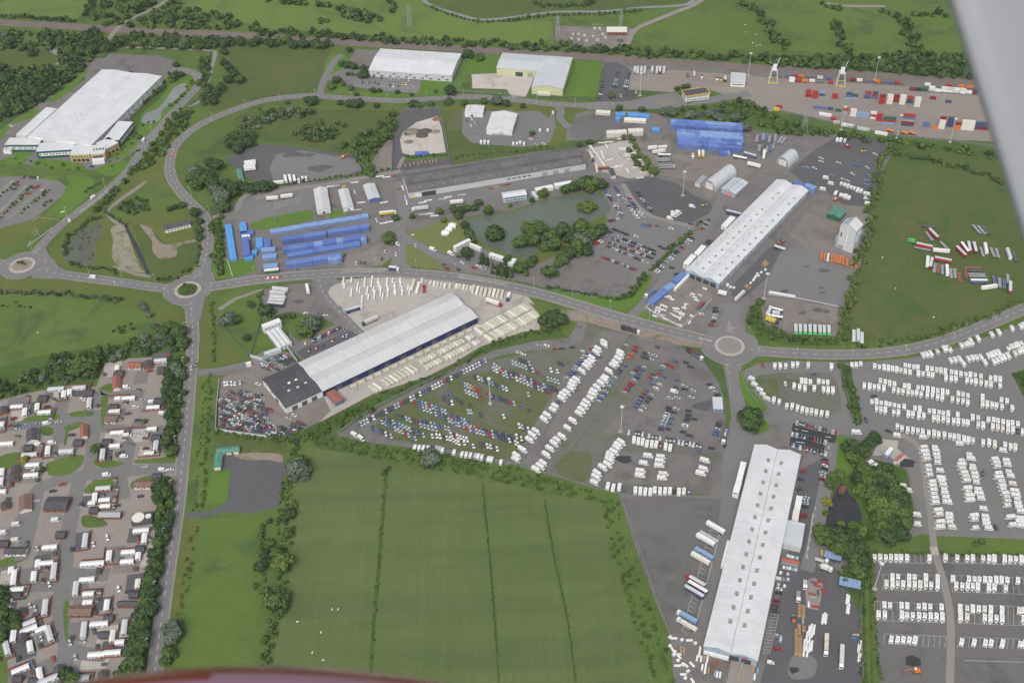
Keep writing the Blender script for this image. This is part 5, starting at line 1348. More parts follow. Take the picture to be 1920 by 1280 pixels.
VD=(.85,.55)
line(T(t,[(688,8),(690,28),(645,60),(632,85),(600,127),(590,150),(573,170),(555,190),(525,225),(483,290),(460,310),(450,335),(437,357),(410,385),(385,405),(372,430),(322,487),(305,514),(265,555),(242,587),(180,677),(155,707),(132,740),(80,813),(35,858),(25,884)]),VD,'w'*26,'road end','of the first diagonal line',gV,'any_van',.06)
line(T(t,[(815,85),(810,107),(795,135),(775,165),(755,182),(728,225),(700,272),(692,292),(667,317),(638,347),(615,377),(603,400),(585,427),(560,459),(543,487),(522,517),(500,540),(457,597),(415,650),(375,715),(335,740),(315,768),(285,805),(258,852),(230,912),(212,939),(180,962)]),VD,'w'*27,'road end','of the second diagonal line',gV,'any_van',.06)
line(T(t,[(820,758),(797,780),(780,800),(765,830),(740,852),(735,872),(730,892),(717,925),(680,947),(640,990),(630,1020),(615,1058)]),VD,'w'*12,'mast end','of the third diagonal line',gV,'any_van',.06)
line(T(t,[(915,735),(948,745),(980,750),(1013,765),(1048,768),(1082,770),(1152,785),(1187,795)]),(.15,-1),'w'*8,'mast','in the upright row below the crosswise cars',gV,'motorhome',.04)
line(T(t,[(1022,858),(985,913),(965,972),(960,1005)]),(1,.15),'w'*4,'top','left column of the motorhome square',gV,'any_van',.06)
line(T(t,[(1113,866),(1110,897),(1105,932),(1137,995),(1125,1025)]),(1,.1),'wwwcw','top','right column of the motorhome square',gV,'any_van',.06)
line(T(t,[(1447,893),(1437,957),(1415,990)]),(1,.3),'www','top','beside the eastern inner fence',gV,'motorhome',.06)
line(T(t,[(720,1083),(760,1095),(806,1090)]),(.2,-1),'www','hedge','short group at the bottom fence',gV,'any_van',.05)
line(T(t,[(925,1115),(963,1118),(1000,1123),(1037,1125),(1070,1118),(1110,1120),(1148,1120),(1184,1120),(1251,1125),(1288,1127)]),(.08,-1),'wwwwwwwwwc','hedge','long group at the bottom fence',gV,'any_van',.04)
t1=q(2,1)
line(T(t1,[(1193,793),(1225,795),(1257,797),(1290,800),(1355,800),(1378,806),(1400,815),(1487,830),(1547,845),(1578,848),(1610,852),(1645,857),(1668,860),(1695,867),(1745,880),(1768,884),(1838,905)]),(.3,-1),'wwwwsswwwwwswwwww','western tip','along the lower hedge','panel vans along the lower hedge','panel_van',.05)
line(T(t1,[(740,700),(788,727)]),(.8,.5),'ww','fence','at the western tip of the ground','vans at the western tip','large_van',.1)
gK='cars stored in rows on the weedy ground'
def cars(t,A_,B_,cols,dv,end,where,group=gK):line([t(*A_),t(*B_)],dv,cols,end,where,group)
def carl(t,P,cols,dv,end,where,group=gK):line(T(t,P),dv,cols,end,where,group)
SD=(.35,.95)
cars(t1,(765,630),(1720,145),'bsswkwkkkskkssrkkwskwbbkwwwsrkwkkdswwwswbs',SD,'western tip','along the diagonal top fence')
cars(t1,(877,652),(1012,708),'kbbkkwks',SD,'western tip','in the lowest short row')
cars(t1,(978,582),(1255,703),'bksblssskbns',SD,'western tip','upper line of the double row')
cars(t1,(945,605),(1195,728),'slbbsssrsbs',SD,'western tip','lower line of the double row')
cars(t1,(1050,552),(1205,606),'ddksskr',SD,'red car','in the long grey row')
cars(t1,(1235,600),(1445,655),'bnkslbbss',SD,'red car','upper line beyond the grey row')
cars(t1,(1235,630),(1350,658),'sssss',SD,'red car','lower line beyond the grey row')
cars(t1,(1225,455),(1420,528),'blsrslbss',SD,'red car','upper line above the weedy aisle')
cars(t1,(1230,497),(1308,522),'bsss',SD,'red car','lower line above the weedy aisle')
cars(t1,(1348,545),(1470,600),'sbbkss',SD,'fence','lower line in the middle aisle')
cars(t1,(1448,553),(1590,603),'brbnlsb',SD,'fence','upper line in the middle aisle')
carl(t1,[(1182,468),(1500,618),(1522,622)],'rls',SD,'fence','loose beside the middle aisle')
cars(t1,(1560,632),(1905,715),'sssorbkrskbkbk',SD,'west side','upper line of the long lower row')
cars(t1,(1580,652),(1900,742),'rsbsssbrsbkkkw',SD,'west side','lower line of the long lower row')
carl(t1,[(1430,400),(1455,406),(1408,430),(1502,433),(1448,455),(1470,461),(1540,457),(1605,480),(1590,525),(1612,527),(1683,548),(1858,562)],'bbkkkwkksskw',SD,'west side','scattered about the mown patch')
cars(t1,(1545,315),(1675,368),'bsssorr',SD,'west side','upper line left of the light mast')
cars(t1,(1573,375),(1680,416),'swssr',SD,'west side','lower line left of the light mast')
cars(t1,(1735,397),(1912,460),'rskbkkkkr',SD,'light mast','in the row right of the mast')
cars(t1,(1642,265),(1878,358),'kwskslkbsw',SD,'west side','in the row above the light mast')
cars(t1,(1788,182),(1915,262),'sssrsks',SD,'west side','upper line in the north corner')
cars(t1,(1780,208),(1905,270),'swrssk',SD,'west side','lower line in the north corner')
carl(t1,[(1322,710),(1355,708),(1380,712),(1410,722),(1432,725),(1455,730),(1480,740),(1500,752),(1520,760),(1562,762)],'wwwkwwwwww',SD,'west side','front line of the white block')
cars(t1,(1462,697),(1582,735),'wmwwww',SD,'west side','rear line of the white block')
carl(t1,[(1630,785),(1683,770),(1705,776),(1735,782),(1760,790),(1785,797),(1808,804)],'wkkwwkw',SD,'west side','beyond the white block')
cars(t,(5,158),(128,205),'sssssk',SD,'west side','second line at the top middle')
cars(t,(60,138),(130,165),'kkks',SD,'west side','first line at the top middle')
cars(t,(155,215),(190,230),'sr',SD,'west side','pair below the top middle')
cars(t,(0,240),(335,368),'kkrsskskrbsbkkk',SD,'west side','upper line of the middle double row')
cars(t,(35,282),(280,385),'wsswsksskr',SD,'west side','lower line of the middle double row')
cars(t,(270,280),(345,303),'ssss',SD,'west side','in the short silver row')
carl(t,[(292,215),(340,225),(352,165),(380,172),(122,396),(15,465),(75,490),(128,515)],'wwkkssbk',SD,'west side','loose near the first motorhome line')
cars(t,(55,632),(122,660),'wskw',SD,'west side','in the small upper white row')
cars(t,(35,712),(88,735),'wkwk',SD,'west side','upper line of the chequered group')
cars(t,(8,745),(45,770),'kww',SD,'west side','lower line of the chequered group')
carl(t,[(48,82),(85,98),(200,32),(258,32),(325,55),(375,50),(452,42)],'wwswrkk',(1,0),'west side','along the lane fence')
DD=(-.85,-.5)
carl(t,[(592,60),(530,75),(567,92),(547,112),(530,130),(512,150),(497,172),(485,192),(470,212),(455,232),(440,252),(410,274)],'rwbssbbssbbs',DD,'road end','left of the first motorhome line')
carl(t,[(620,108),(500,272),(352,452)],'bsb',DD,'road end','tucked among the first motorhome line')
carl(t,[(840,178),(810,215),(795,235),(770,270),(750,298),(728,335),(700,375),(690,392),(675,410),(660,428),(650,448)],'bnbslssbsbs',DD,'road end','right of the second motorhome line')
carl(t,[(930,40),(918,65),(895,98),(875,128),(860,30),(1090,40)],'rroosd',DD,'road end','in the short red and orange line')
cars(t,(1000,90),(1070,105),'kss',(.9,.3),'motorhomes','upper trio near the road fence')
cars(t,(988,118),(1045,135),'kks',(.9,.3),'motorhomes','lower trio near the road fence')
carl(t,[(945,190),(930,215),(905,240),(935,262),(915,290),(895,315),(882,332),(868,348),(858,365),(845,383)],'bmsbsrrbrs',DD,'road end','long middle line, left file')
carl(t,[(990,195),(978,212),(950,240),(938,272)],'sbbk',DD,'road end','long middle line, right file')
carl(t,[(1160,172),(1135,190),(1120,215),(1105,240),(1055,245),(1035,270),(1050,318),(1010,368),(990,392),(972,415),(960,440),(945,463),(925,490)],'rsbrdrbbrkbbb',DD,'road end','along the inner fence, left file')
carl(t,[(1225,148),(1197,188),(1145,265),(1078,275),(1105,322),(1080,352),(1045,402),(1030,425),(1012,450),(985,490),(965,517)],'brbswwskksw',DD,'road end','along the inner fence, right file')
carl(t,[(1240,290),(1290,335),(1232,343),(1295,357),(1357,368),(1183,425),(1240,422),(1343,420),(1340,190),(1305,158)],'bsdksssskk',(1,.2),'west side','loose in the open eastern ground')
put('panel_van','w',*t(1217,375),(1,.2),'white panel van alone among loose cars on the open eastern ground','vans loose on the storage ground',hz=1.)
carl(t,[(1178,497),(1175,518),(1163,543),(1158,565),(1150,583),(1140,602),(1130,625),(1125,645),(1118,660)],'kkswsssbk',(1,.15),'top','left file of the eastern cluster')
carl(t,[(1228,505),(1215,532),(1200,577),(1187,618),(1170,656)],'skbbk',(1,.15),'top','right file of the eastern cluster')
carl(t,[(1325,520),(1325,550),(1320,575),(1370,582),(1310,592),(1297,627),(1292,642),(1283,678),(1333,705)],'kkkkkwskk',(1,.15),'top','of the dark cluster beside the site office')
carl(t,[(1480,320),(1498,350),(1523,378),(1540,400)],'kwsk',(1,-.2),'top','against the curved fence above the office')
carl(t,[(1550,620),(1545,638),(1540,656),(1535,675),(1530,698),(1495,800)],'kksbbk',(1,.1),'top','against the fence by the car transporter')
carl(t,[(877,682),(928,690),(952,692),(980,697),(1028,708),(1055,717),(1083,721),(1112,728),(1160,740),(1188,742),(1217,745),(1253,756),(1282,762),(1309,765),(1336,768),(1361,776),(1389,782),(1414,790)],'skkssddskkdssksskd',(-.2,1),'mast','in the crosswise row above the motorhomes')
carl(t,[(842,1113),(1115,778),(1217,1127),(1328,1122),(1400,818)],'bmkbb',(.1,-1),'west side','odd cars between the motorhomes')
t=q(2,3)
gP='cars in the black marked bays'
cars(t,(218,610),(512,682),'skkkrd.skk.sr',(.2,-1),'warehouse side','top line of black bays',gP)
carl(t,[(183,695),(215,702),(275,718),(300,727),(325,732),(350,738),(430,755)],'wsbkers',(.2,-1),'warehouse side','middle line of black bays',gP)
carl(t,[(193,780),(243,795),(295,808),(323,818),(348,822),(402,838),(432,842)],'lsrlkks',(.2,-1),'warehouse side','bottom line of black bays',gP)
gQ='cars in the lane east of the lower warehouse'
carl(t,[(428,885),(432,912),(425,930),(425,955),(410,985),(408,1010),(407,1035)],'krwessm',(1,.3),'black bays','on the lawn side of the lane',gQ)
carl(t,[(265,975),(250,1035),(240,1105)],'rnd',(1,.1),'black bays','on the warehouse side of the lane',gQ)
carl(t,[(285,1170),(280,1190),(278,1212),(275,1240),(270,1300)],'sssem',(1,.15),'white cabin','beside the white cabin',gQ)
put('motorhome','w',*t(662,687),(1,.1),'white motorhome driving along the lane above the round trees','motorhomes out on the lanes')
put('saloon','k',*t(905,672),(1,.3),'black saloon car waiting at the pale apron corner','cars near the pale apron')
t=q(3,3)
carl(t,[(265,15),(258,30),(82,575),(80,605),(65,665),(58,700),(55,722),(52,745),(75,925),(75,1025)],'nmwempdksre'.replace('p','m')[:10],(1,.2),'canopy','along the lower warehouse wall',gQ)
carl(t,[(1613-0,40),(1710,115)],'ek',(.3,1),'top','between caravan columns',gQ)
carl(t,[(400,405),(1610,-330+1640-1280)],'sk',(1,.3),'top','near the lowest canopy',gQ)
put('small_van','w',*t(20,1125),(1,.2),'white small van against the lower warehouse near its south door','vans at the lower warehouse',hz=.9)
put('small_van','s',*t(95,950),(.2,-1),'silver small van parked behind a red car at the lower warehouse','vans at the lower warehouse',hz=.9)
t=q(1,2)
gW='cars parked between the pond and the dark yard'
PD=(.9,.25)
carl(t,[(700,150),(712,168),(722,185),(733,203),(745,218),(757,232),(768,245),(780,268),(790,283),(805,298),(815,318),(822,335),(826,352)],'bbwkkrswrbwbl',PD,'tree end','along the pond bank',gW)
carl(t,[(775,125),(788,143),(800,163),(820,200),(835,212),(860,245),(878,265),(890,285),(905,303),(925,330),(940,350)],'bnbbssnswww',PD,'tree end','second line, pond side',gW)
carl(t,[(872,190),(882,210),(900,240),(915,255),(930,280),(945,298),(965,320),(980,345)],'srbkdsws',PD,'tree end','second line, yard side',gW)
carl(t,[(945,165),(962,190),(975,215),(992,238),(1005,250),(1018,265),(1030,280),(1045,300)],'kksskdsk',PD,'tree end','third line by the dark yard',gW)
gX='cars packed on the car park below the pond'
cars(t,(765,440),(862,478),'keedkke',PD,'mast','in the separate green-dark line',gX)
cars(t,(780,492),(1060,598),'lssekwkesskdkk',PD,'pond side','top line of the packed block',gX)
cars(t,(760,512),(1062,625),'bsksssbksrwskwe',PD,'pond side','second line of the packed block',gX)
cars(t,(740,545),(1040,655),'ksrskdmsrkwsmwek',PD,'pond side','third line of the packed block',gX)
cars(t,(720,570),(1005,688),'rksswksklsskkrws',PD,'pond side','bottom line of the packed block',gX)
cars(t,(690,652),(912,740),'rrmbwrklsdwbr',PD,'pond side','in the loose front line',gX)
cars(t,(972,407),(1040,412),'bbbdr',(.2,-1),'mast','in the short blue line',gX)
carl(t,[(1090,413),(1192,433),(930,493),(1110,568),(1137,583),(1165,585),(1182,570),(1200,728)],'bwwkkdkk',PD,'pond side','loose on the open tarmac',gX)
carl(t,[(575,600),(590,580),(602,568),(622,550),(640,540),(655,535),(668,530),(700,480),(740,460),(680,405),(735,378),(760,372)],'kbbrrwwskkkm',PD,'tall trees','under the edge of the tall trees',gX)
gH='cars along the yard hedge'
carl(t,[(1352,507),(1330,523),(1310,545),(1275,578),(1240,605),(1225,618),(1213,632),(1195,655),(1185,668),(1157,685),(1125,720),(1115,735),(1098,748),(1085,757)],'kwsmkkswsswbww',(.9,.3),'far end','along the yard hedge',gH)
carl(t,[(1475,370),(1458,392),(1450,405),(1442,420),(1427,437),(1480,525),(1470,540),(1340,400),(1335,440)],'dsesrdkds',(.9,.2),'far end','beside the pale blue warehouse',gH)
carl(t,[(1525,1030),(1525,1055),(1522,1085),(1515,1105),(1512,1130),(1495,1155),(1420,1075),(1235,775)],'keswkrwk',(1,-.1),'top','beside the display yard wall',gH)
line(T(t,[(1185,357),(1213,338),(1232,325),(1250,312),(1215,318),(1352,268)]),(1,.3),'wwwwww','west side','huddled on the dark yard','white vans on the dark yard','panel_van',.05)
t=q(1,1)
cars(t,(432,1272),(628,1178),'kksskkrwrkkkkk'[:13],(.3,-1),'yellow car','upper bays of the block works car park','cars in the block works bays')
carl(t,[(372,1290),(400,1350),(455,1330),(500,1310),(575,1275),(655,1240),(680,1235)],'ykrbrbs',(.3,-1),'building','lower bays of the block works car park','cars in the block works bays')
carl(t,[(490,1098),(520,1088),(370,1070)],'kww',(1,-.3),'tree','by the round grey tree','cars in the block works bays')
carl(t,[(752,693),(785,690),(815,692),(942,660),(968,605),(665,635),(945,495),(155,365)],'skkksekb',(.1,-1),'blue row','on the brown ground by the blue stores','cars by the blue stores')
carl(t,[(1520,645),(1545,690),(1590,665),(1410,705),(1433,735),(1517,742),(1635,728),(1668,715),(1680,695),(1705,735),(1720,715),(1772,765)],'kwkbrkrwkswbw'[:12],(1,.3),'lawn','on the pondside gravel','cars by the huts')
line(T(t,[(1327,590),(1462,622),(1052,548)]),(1,.4),'www','junction','near the pond lawn','white vans near the pond lawn','large_van',.1)
carl(t,[(1050,628),(1198,562)],'ss',(0,1),'junction','on the spur past the small lawn','cars driving the spur')
for kd,c,x,y,dv,lab in(('large_van','w',*q(1,0)(695,800),(-1,-.1),'white van driving between the two western roundabouts'),('hatchback','s',*q(1,0)(870,850),(1,.12),'silver car between the two western roundabouts'),('saloon','s',*q(2,0)(1433,200),(.1,1),'silver car heading down the south road near the yard mouth'),('saloon','k',*q(2,0)(1468,175),(-.05,-1),'black car heading up the south road near the yard mouth'),('estate','n',*q(3,0)(1183,720),(-.15,1),'dark blue car alone low on the south road'),('hatchback','r',*q(0,1)(128,710),(1,-.1),'red car alone on the northern loop road'),('saloon','w',*q(2,0)(1280,960),(-1,0),'white saloon turning into the residential site')):
 put(kd,c,x,y,dv,lab,'traffic on the roads')
t=q(0,1)
gF='cars at the white warehouse by the railway'
carl(t,[(800,618),(850,618),(890,620),(915,632),(950,640),(1005,640),(1030,648),(1068,650),(1100,632),(1125,632),(1178,655),(880,582),(940,585),(1010,590),(1035,588),(1068,590),(1145,600),(1032,645)],'kdmkskwkywsdksscws',(.2,1),'entrance','in the warehouse car park',gF)
t=q(0,2)
gT='cars in the terminal staff car park'
carl(t,[(795,545),(790,565),(785,582),(782,600),(778,618),(772,635),(768,650)],'kdbslse',(1,.1),'railway','middle line of the terminal car park',gT)
carl(t,[(878,555),(870,575),(868,590),(862,605),(858,622),(852,650),(850,665)],'kdbsswe',(1,.1),'railway','right line of the terminal car park',gT)
carl(t,[(685,610),(680,635),(675,655),(668,690),(662,708),(655,735)],'ddkkwk',(1,.1),'railway','left line of the terminal car park',gT)
carl(t,[(760,745),(815,720),(870,690),(900,690),(930,692),(850,715),(885,715),(915,718)],'bskkskdk',(.2,1),'entrance','at the foot of the terminal car park',gT)
t=q(0,1)
carl(t,[(1575,870),(1580,905),(1618,895),(1640,922),(1612,945)],'wbwsw',(.3,1),'square shed','in the fenced workshop yard','cars in the workshop yard')
line(T(t,[(1688,1068),(1715,1068),(1742,1070)]),(0,-1),'www','west side','below the gabled workshop','white vans at the workshop','large_van',.02)
line(T(q(0,2),[(10,1080),(38,1078),(62,1070),(90,1080),(210,978),(268,978)]),(.1,-1),'wwwwww','west side','in the yard of the gabled workshop','white vans at the workshop','panel_van',.03)
carl(q(0,2),[(145,1020),(140,1045),(235,1080),(178,1085)],'rwws',(1,.1),'north','east of the gabled workshop','cars in the workshop yard')
t=q(1,3)
gY='small caravans and boats in the boat yard'
line(T(t,[(550,100),(575,108),(600,118),(623,128),(647,135),(672,148),(698,155)]),(.5,-1),'w'*7,'west side','upper line in the boat yard',gY,'any_caravan',.05)
line(T(t,[(508,172),(545,185),(565,190),(585,198),(608,207)]),(.5,-1),'w'*5,'west side','lower line in the boat yard',gY,'any_caravan',.05)
line(T(t,[(470,98),(432,55),(410,140),(738,175),(740,210),(745,248)]),(1,.2),'wwwwww','west side','around the rim of the boat yard',gY,'any_caravan',.1)
line(T(q(0,3),[(518,1052),(545,1052),(575,1060)]),(.2,-1),'wwt','west side','at the head of the boat yard',gY,'long_caravan',.05)
line(T(t,[(480,40),(565,68),(595,78),(635,28),(765,45),(745,78),(735,108)]),(1,.4),'lwwwlll','west side','on trailers mid boat yard',gY,'boat',.3)
line(T(q(0,3),[(400,1190),(400,1215),(530,1225),(350,1265),(745,1260),(655,1240),(690,1245),(805,1160),(275,1260),(300,1260)]),(1,.4),'wwwwwSSwll','west side','near the head of the boat yard',gY,'boat',.3)
carl(q(0,0),[(80,945),(690,1250)],'wk',(1,.2),'fence','at the factory flank','cars at the factory')
t=q(0,0)
put('large_van','w',*t(1080,1052),(.6,-1),'white van parked at the factory east flank by the service road','vans at the factory')
carl(t,[(1050,1105),(1035,1130),(980,540)],'skr',(1,-.3),'porch','on the factory flank apron','cars at the factory')
t=q(1,0)
gN='cars in the tree-lined factory car park'
carl(t,[(180,45),(225,48),(245,50),(265,52),(285,55)],'mkkkw',(.2,-1),'kerb','top of factory car park',gN)
carl(t,[(95,95),(130,112),(105,138),(285,115),(262,132),(240,148),(218,172),(200,130),(325,150)],'srkrrsrsw',(1,-.2),'west side','mid factory car park',gN)
put('caravan','w',*t(700,205),(-.8,.55),'white touring caravan being towed down the factory service road','traffic on the roads')
put('boat','w',*q(2,3)(130,322),(.2,1),'white boat standing beside caravans in the fenced lot','boats on the fenced lot')
put('boat','r',*q(2,2)(1882,185),(.5,.8),'red and white boat at the head of the fenced lot','boats on the fenced lot')
put('saloon','b',*q(2,3)(348,245),(1,0),'blue car in the open middle of the fenced caravan lot','cars about the caravan parks')
put('saloon','n',*q(2,3)(795,408),(1,0),'dark blue car left of the second long caravan row','cars about the caravan parks')
put('estate','b',*q(2,3)(693,485),(.1,1),'blue car against the right side of the hedge strip','cars about the caravan parks')
put('estate','n',*q(2,3)(735,588),(.3,1),'navy car at the foot of the hedge strip','cars about the caravan parks')
put('hatchback','e',*q(2,3)(1873,675),(.1,1),'dark green car slotted in the third long caravan row','cars about the caravan parks')
put('hatchback','e',*q(2,3)(1613,990),(.1,1),'dark green car alone between the caravan columns','cars about the caravan parks')
rr=random.Random(11)
def wrecks(t,poly,n,lab,dv=(1,.3)):
 xs=[p[0]for p in poly];ys=[p[1]for p in poly]
 def inside(x,y):
  c=False
  for(x1,y1),(x2,y2)in zip(poly,poly[1:]+poly[:1]):
   if(y1>y)!=(y2>y)and x<(x2-x1)*(y-y1)/(y2-y1)+x1:c=not c
  return c
 pts=[]
 tries=0
 while len(pts)<n and tries<20000:
  tries+=1
  x,y=rr.uniform(min(xs),max(xs)),rr.uniform(min(ys),max(ys))
  if inside(x,y)and all((x-a)**2+((y-b)*1.3)**2>17**2 for a,b in pts):pts.append((x,y))
 for x,y in pts:
  c=rr.choice('kdddsswwbnrmeetqk')
  z=rr.choice((0,0,1.1))
  p=t(x,y)
  put(rr.choice(('wrecked_car','crushed_car')),c,p[0],p[1],(math.cos(rr.uniform(0,6.3)),math.sin(rr.uniform(0,6.3)))if rr.random()<.3 else dv,f'{COLS[c][1]} wrecked car {lab}','wrecked cars of the scrapyard',z,.6,jit=.25)
wrecks(q(2,0),[(1640,440),(1700,380),(1790,360),(1960,400),(1990,470),(2000,560),(1960,650),(1900,690),(1760,670),(1690,650),(1650,600)],130,'packed in the main scrapyard heap')
wrecks(q(2,1),[(-40,560),(20,530),(80,570),(100,630),(220,640),(330,590),(380,620),(250,700),(120,700),(20,680)],60,'in the curved edge of the scrapyard heap')
wrecks(q(2,1),[(30,160),(60,140),(230,80),(290,150),(150,220),(40,200)],34,'in the walled pen above the dark roofed workshop')
carl(q(2,0),[(1685,318),(1705,315),(1735,315),(1762,318),(1800,310)],'wwwws',(.1,1),'road','along the top wall of the scrapyard','cars at the scrapyard')
carl(q(2,1),[(105,510),(285,555),(240,578),(15,320)],'rwsw',(1,.3),'heap','beside the dark roofed workshop','cars at the scrapyard')
# LORRIES, TRAILERS, CONTAINERS, STACKS
PARTS={}
def part_mesh(key,mk,mats):
 if key not in PARTS:PARTS[key]=mk().data(key[0],mats)
 return PARTS[key]
def running(L,W=2.5,z=1.15,axles=(.12,.2,.28),front=None):
 m=MB();h=L/2
 m.box(-h+.1,h-.1,-.45,.45,z-.35,z-.02,0)
 for a in axles:
  for y in(-W/2+.2,W/2-.2):m.wheel(-h+a*L,y,.5,.32,1)
 if front is None:
  for y in(-.8,.8):m.box(h-3.2,h-3.,y-.1,y+.1,0,z,0)
 else:
  for y in(-W/2+.2,W/2-.2):m.wheel(h-front,y,.5,.32,1)
 return m
def cab_mb():
 m=MB()
 m.prism_y([(-1.1,.7),(1.1,.7),(1.15,1.6),(1.,2.9),(.6,3.05),(-1.1,3.45)],-1.22,1.22,0)
 m.add([(1.17,-1.05,1.75),(1.17,1.05,1.75),(1.04,1.,2.75),(1.04,-1.,2.75)],[(0,1,2,3)],1)
 for s in(-1,1):m.box(.2,.9,s*1.22-.01,s*1.22+.02,1.8,2.6,1)
 m.box(-2.6,-1.1,-.5,.5,.6,.95,2)
 for x in(.4,-2.1):
  for y in(-1.,1.):m.wheel(x,y,.5,.32,2)
 return m
LORRY_N={}
def lorry(kind,col,px,py,dv,label,group,cab=None,roof='light_grey',L=13.6,load=None,name=None):
 """kind: box, flat, tank, tipper; cab = colour letter of the tractor in front"""
 hz=2.2 if kind!='flat' else 1.2
 p=G(px,py,hz);rz=heading(px,py,dv[0]*8,dv[1]*8,hz)if isinstance(dv,tuple)else dv
 nm=name or(('lorry' if cab else('flat_trailer' if kind=='flat' else('tank_trailer' if kind=='tank' else 'box_trailer'))))
 o=empty(nm,(p.x,p.y,.17),rz,label=label,cat='lorry' if cab else 'trailer',group=group)
 h=L/2;c=COLS[col][0]
 if kind=='box':
  link('box_body',part_mesh(('box_body',L,c),lambda:MB().box(-h,h,-1.27,1.27,1.15,3.85,0,True).box(-h-.03,-h+.01,-.03,.03,1.3,3.7,1).box(-h,h,-1.28,1.28,1.15,1.32,1),[c,'dark_grey']),o)
  link('roof',part_mesh(('roof',L,roof),lambda:MB().frus((-h-.02,h+.02,-1.28,1.28,3.85),(-h+.05,h-.05,-1.2,1.2,3.98)),[roof]),o)
 elif kind=='flat':
  link('deck',part_mesh(('deck',L,c),lambda:[MB().box(-h,h,-1.25,1.25,1.15,1.35,0,True).box(h-.1,h,-1.25,1.25,1.35,2.3,0,True)][0],[c]),o)
  m_=part_mesh(('deck_ribs',L,c),lambda:_ribs(L),['dark_grey']);link('deck_ribs',m_,o)
 elif kind=='tank':
  def mk():
   m=MB();n=12
   pr=[(1.1*math.cos(2*math.pi*k/n),2.55+1.15*math.sin(2*math.pi*k/n))for k in range(n)]
   return m.prism_x(pr,-h,h,0).box(-h+1,h-1,-.25,.25,3.66,3.8,1)
  link('tank',part_mesh(('tank',L,c),mk,[c,'mid_grey']),o)
 elif kind=='tipper':
  link('tipper_body',part_mesh(('tipper_body',L,c),lambda:MB().box(-h,h,-1.25,1.25,1.15,1.4,0,True).box(-h,h,-1.27,-1.15,1.4,2.8).box(-h,h,1.15,1.27,1.4,2.8).box(h-.12,h,-1.15,1.15,1.4,2.9).box(-h,-h+.12,-1.15,1.15,1.4,2.6),[c]),o)
 link('running_gear',part_mesh(('running_gear',L),lambda:running(L),['dark_grey','tyre']),o)
 if cab:
  cc=COLS[cab][0]
  link('cab',part_mesh(('cab',cc),cab_mb,[cc,'glass','tyre']),o,(h+1.45,0,0))
 return o
def _ribs(L):
 m=MB();h=L/2
 for k in range(int(L/1.3)):m.box(-h+.6+k*1.3,-h+.75+k*1.3,-1.24,1.24,1.34,1.38)
 return m
t=q(1,3)
gF_='trailers standing in the rough field'
for x,y,dv,k,c,rf,lab in((1240,475,(.7,.72),'box','r','light_grey','red box trailer standing apart above the field trailers'),(1172,565,(1,.22),'box','r','light_grey','red box trailer coupled behind the green cab in the field'),(1298,602,(1,.1),'box','w','white','long white trailer right of the red trailer with green cab'),(1195,685,(-.08,1),'box','w','white','white trailer at the left end of the field row'),(1222,695,(-.2,1),'box','m','light_grey','grey-roofed red trailer beside the leftmost white trailer'),(1312,670,(1,.2),'box','r','light_grey','red trailer lying across the heads of the flat trailers'),(1342,750,(.05,1),'box','w','white','white trailer among flat trailers in the field row'),(1447,608,(.75,.75),'box','r','light_grey','first red trailer of the fanned group'),(1475,580,(.6,.85),'box','r','white','second red trailer of the fanned group'),(1508,575,(.2,1),'box','m','light_grey','third red trailer of the fanned group'),(1550,580,(.25,1),'box','m','light_grey','fourth red trailer of the fanned group'),(1632,585,(.2,1),'box','w','white','white trailer right of the fanned red group'),(1805,625,(.35,1),'box','w','light_grey','white trailer nearest the field track bend'),(1580,830,(1,.02),'box','b','white','blue sided trailer with white roof below stacked flats'),(1658,875,(1,-.15),'box','w','white','white trailer at the lower edge of the field group'),(1815,875,(-.02,1),'box','r','light_grey','grey roofed red trailer at the far right of the field')):
 lorry(k,c,*t(x,y),dv,lab,gF_,roof=rf)
lorry('box','G',*t(1085,528),(-1,-.3),'bright green tractor unit and short body at the head of a red trailer',gF_,cab='G',L=4.,roof='bright_green')
for i,(x,y,dv,c)in enumerate(((1200,418,(1,.1),'d'),(1210,492,(.6,.8),'q'),(1160,587,(1,.2),'q'),(1325,565,(.7,.7),'q'),(1250,730,(-.15,1),'q'),(1277,735,(-.1,1),'u'),(1307,742,(0,1),'q'),(1372,770,(.05,1),'q'),(1402,770,(.05,1),'q'),(1436,800,(.1,1),'u'),(1605,610,(.3,1),'q'),(1685,612,(.4,1),'q'),(1720,618,(.3,1),'q'),(1850,645,(.4,1),'d'),(1565,440,(.7,.8),'q'),(1603,445,(.7,.8),'q'),(1635,447,(.7,.8),'d'),(1540,730,(1,.05),'u'),(1550,750,(1,.05),'d'),(1565,775,(1,.03),'q'),(1570,792,(1,.02),'q'),(1485,770,(.1,1),'u'),(1697,825,(.2,1),'b'),(1738,840,(.1,1),'q'),(1772,850,(.05,1),'b'),(1800,812,(.1,1),'q'))):
 lorry('flat',c,*t(x,y),dv,f'{COLS[c][1]} flat trailer, {ordw(i + 1)} of the scattered flats counted from the field top','flat trailers in the rough field')
for i,(x,y)in enumerate([(400,637),(425,645),(478,655),(500,660),(522,665),(543,668),(565,672),(592,685),(628,700),(662,705)]):
 lorry('flat','o',*t(x,y),(-.12,1),f'orange frame trailer, {ordw(i + 1)} from the left below the white tower','orange frame trailers below the tower',L=12.).scale.y=.7
lorry('flat','w',*t(450,650),(-.15,1),'white frame trailer among the orange frames below the tower','orange frame trailers below the tower',L=12.).scale.y=.7
for i,x in enumerate([207,241,277,314,350,388,420,455]):
 lorry('box','G',*t(x,1188+i*1.2),(.03,1),f'bright green lorry with grey roof, {ordw(i + 1)} from the left of eight','eight green lorries in a row',cab='G',L=9.)
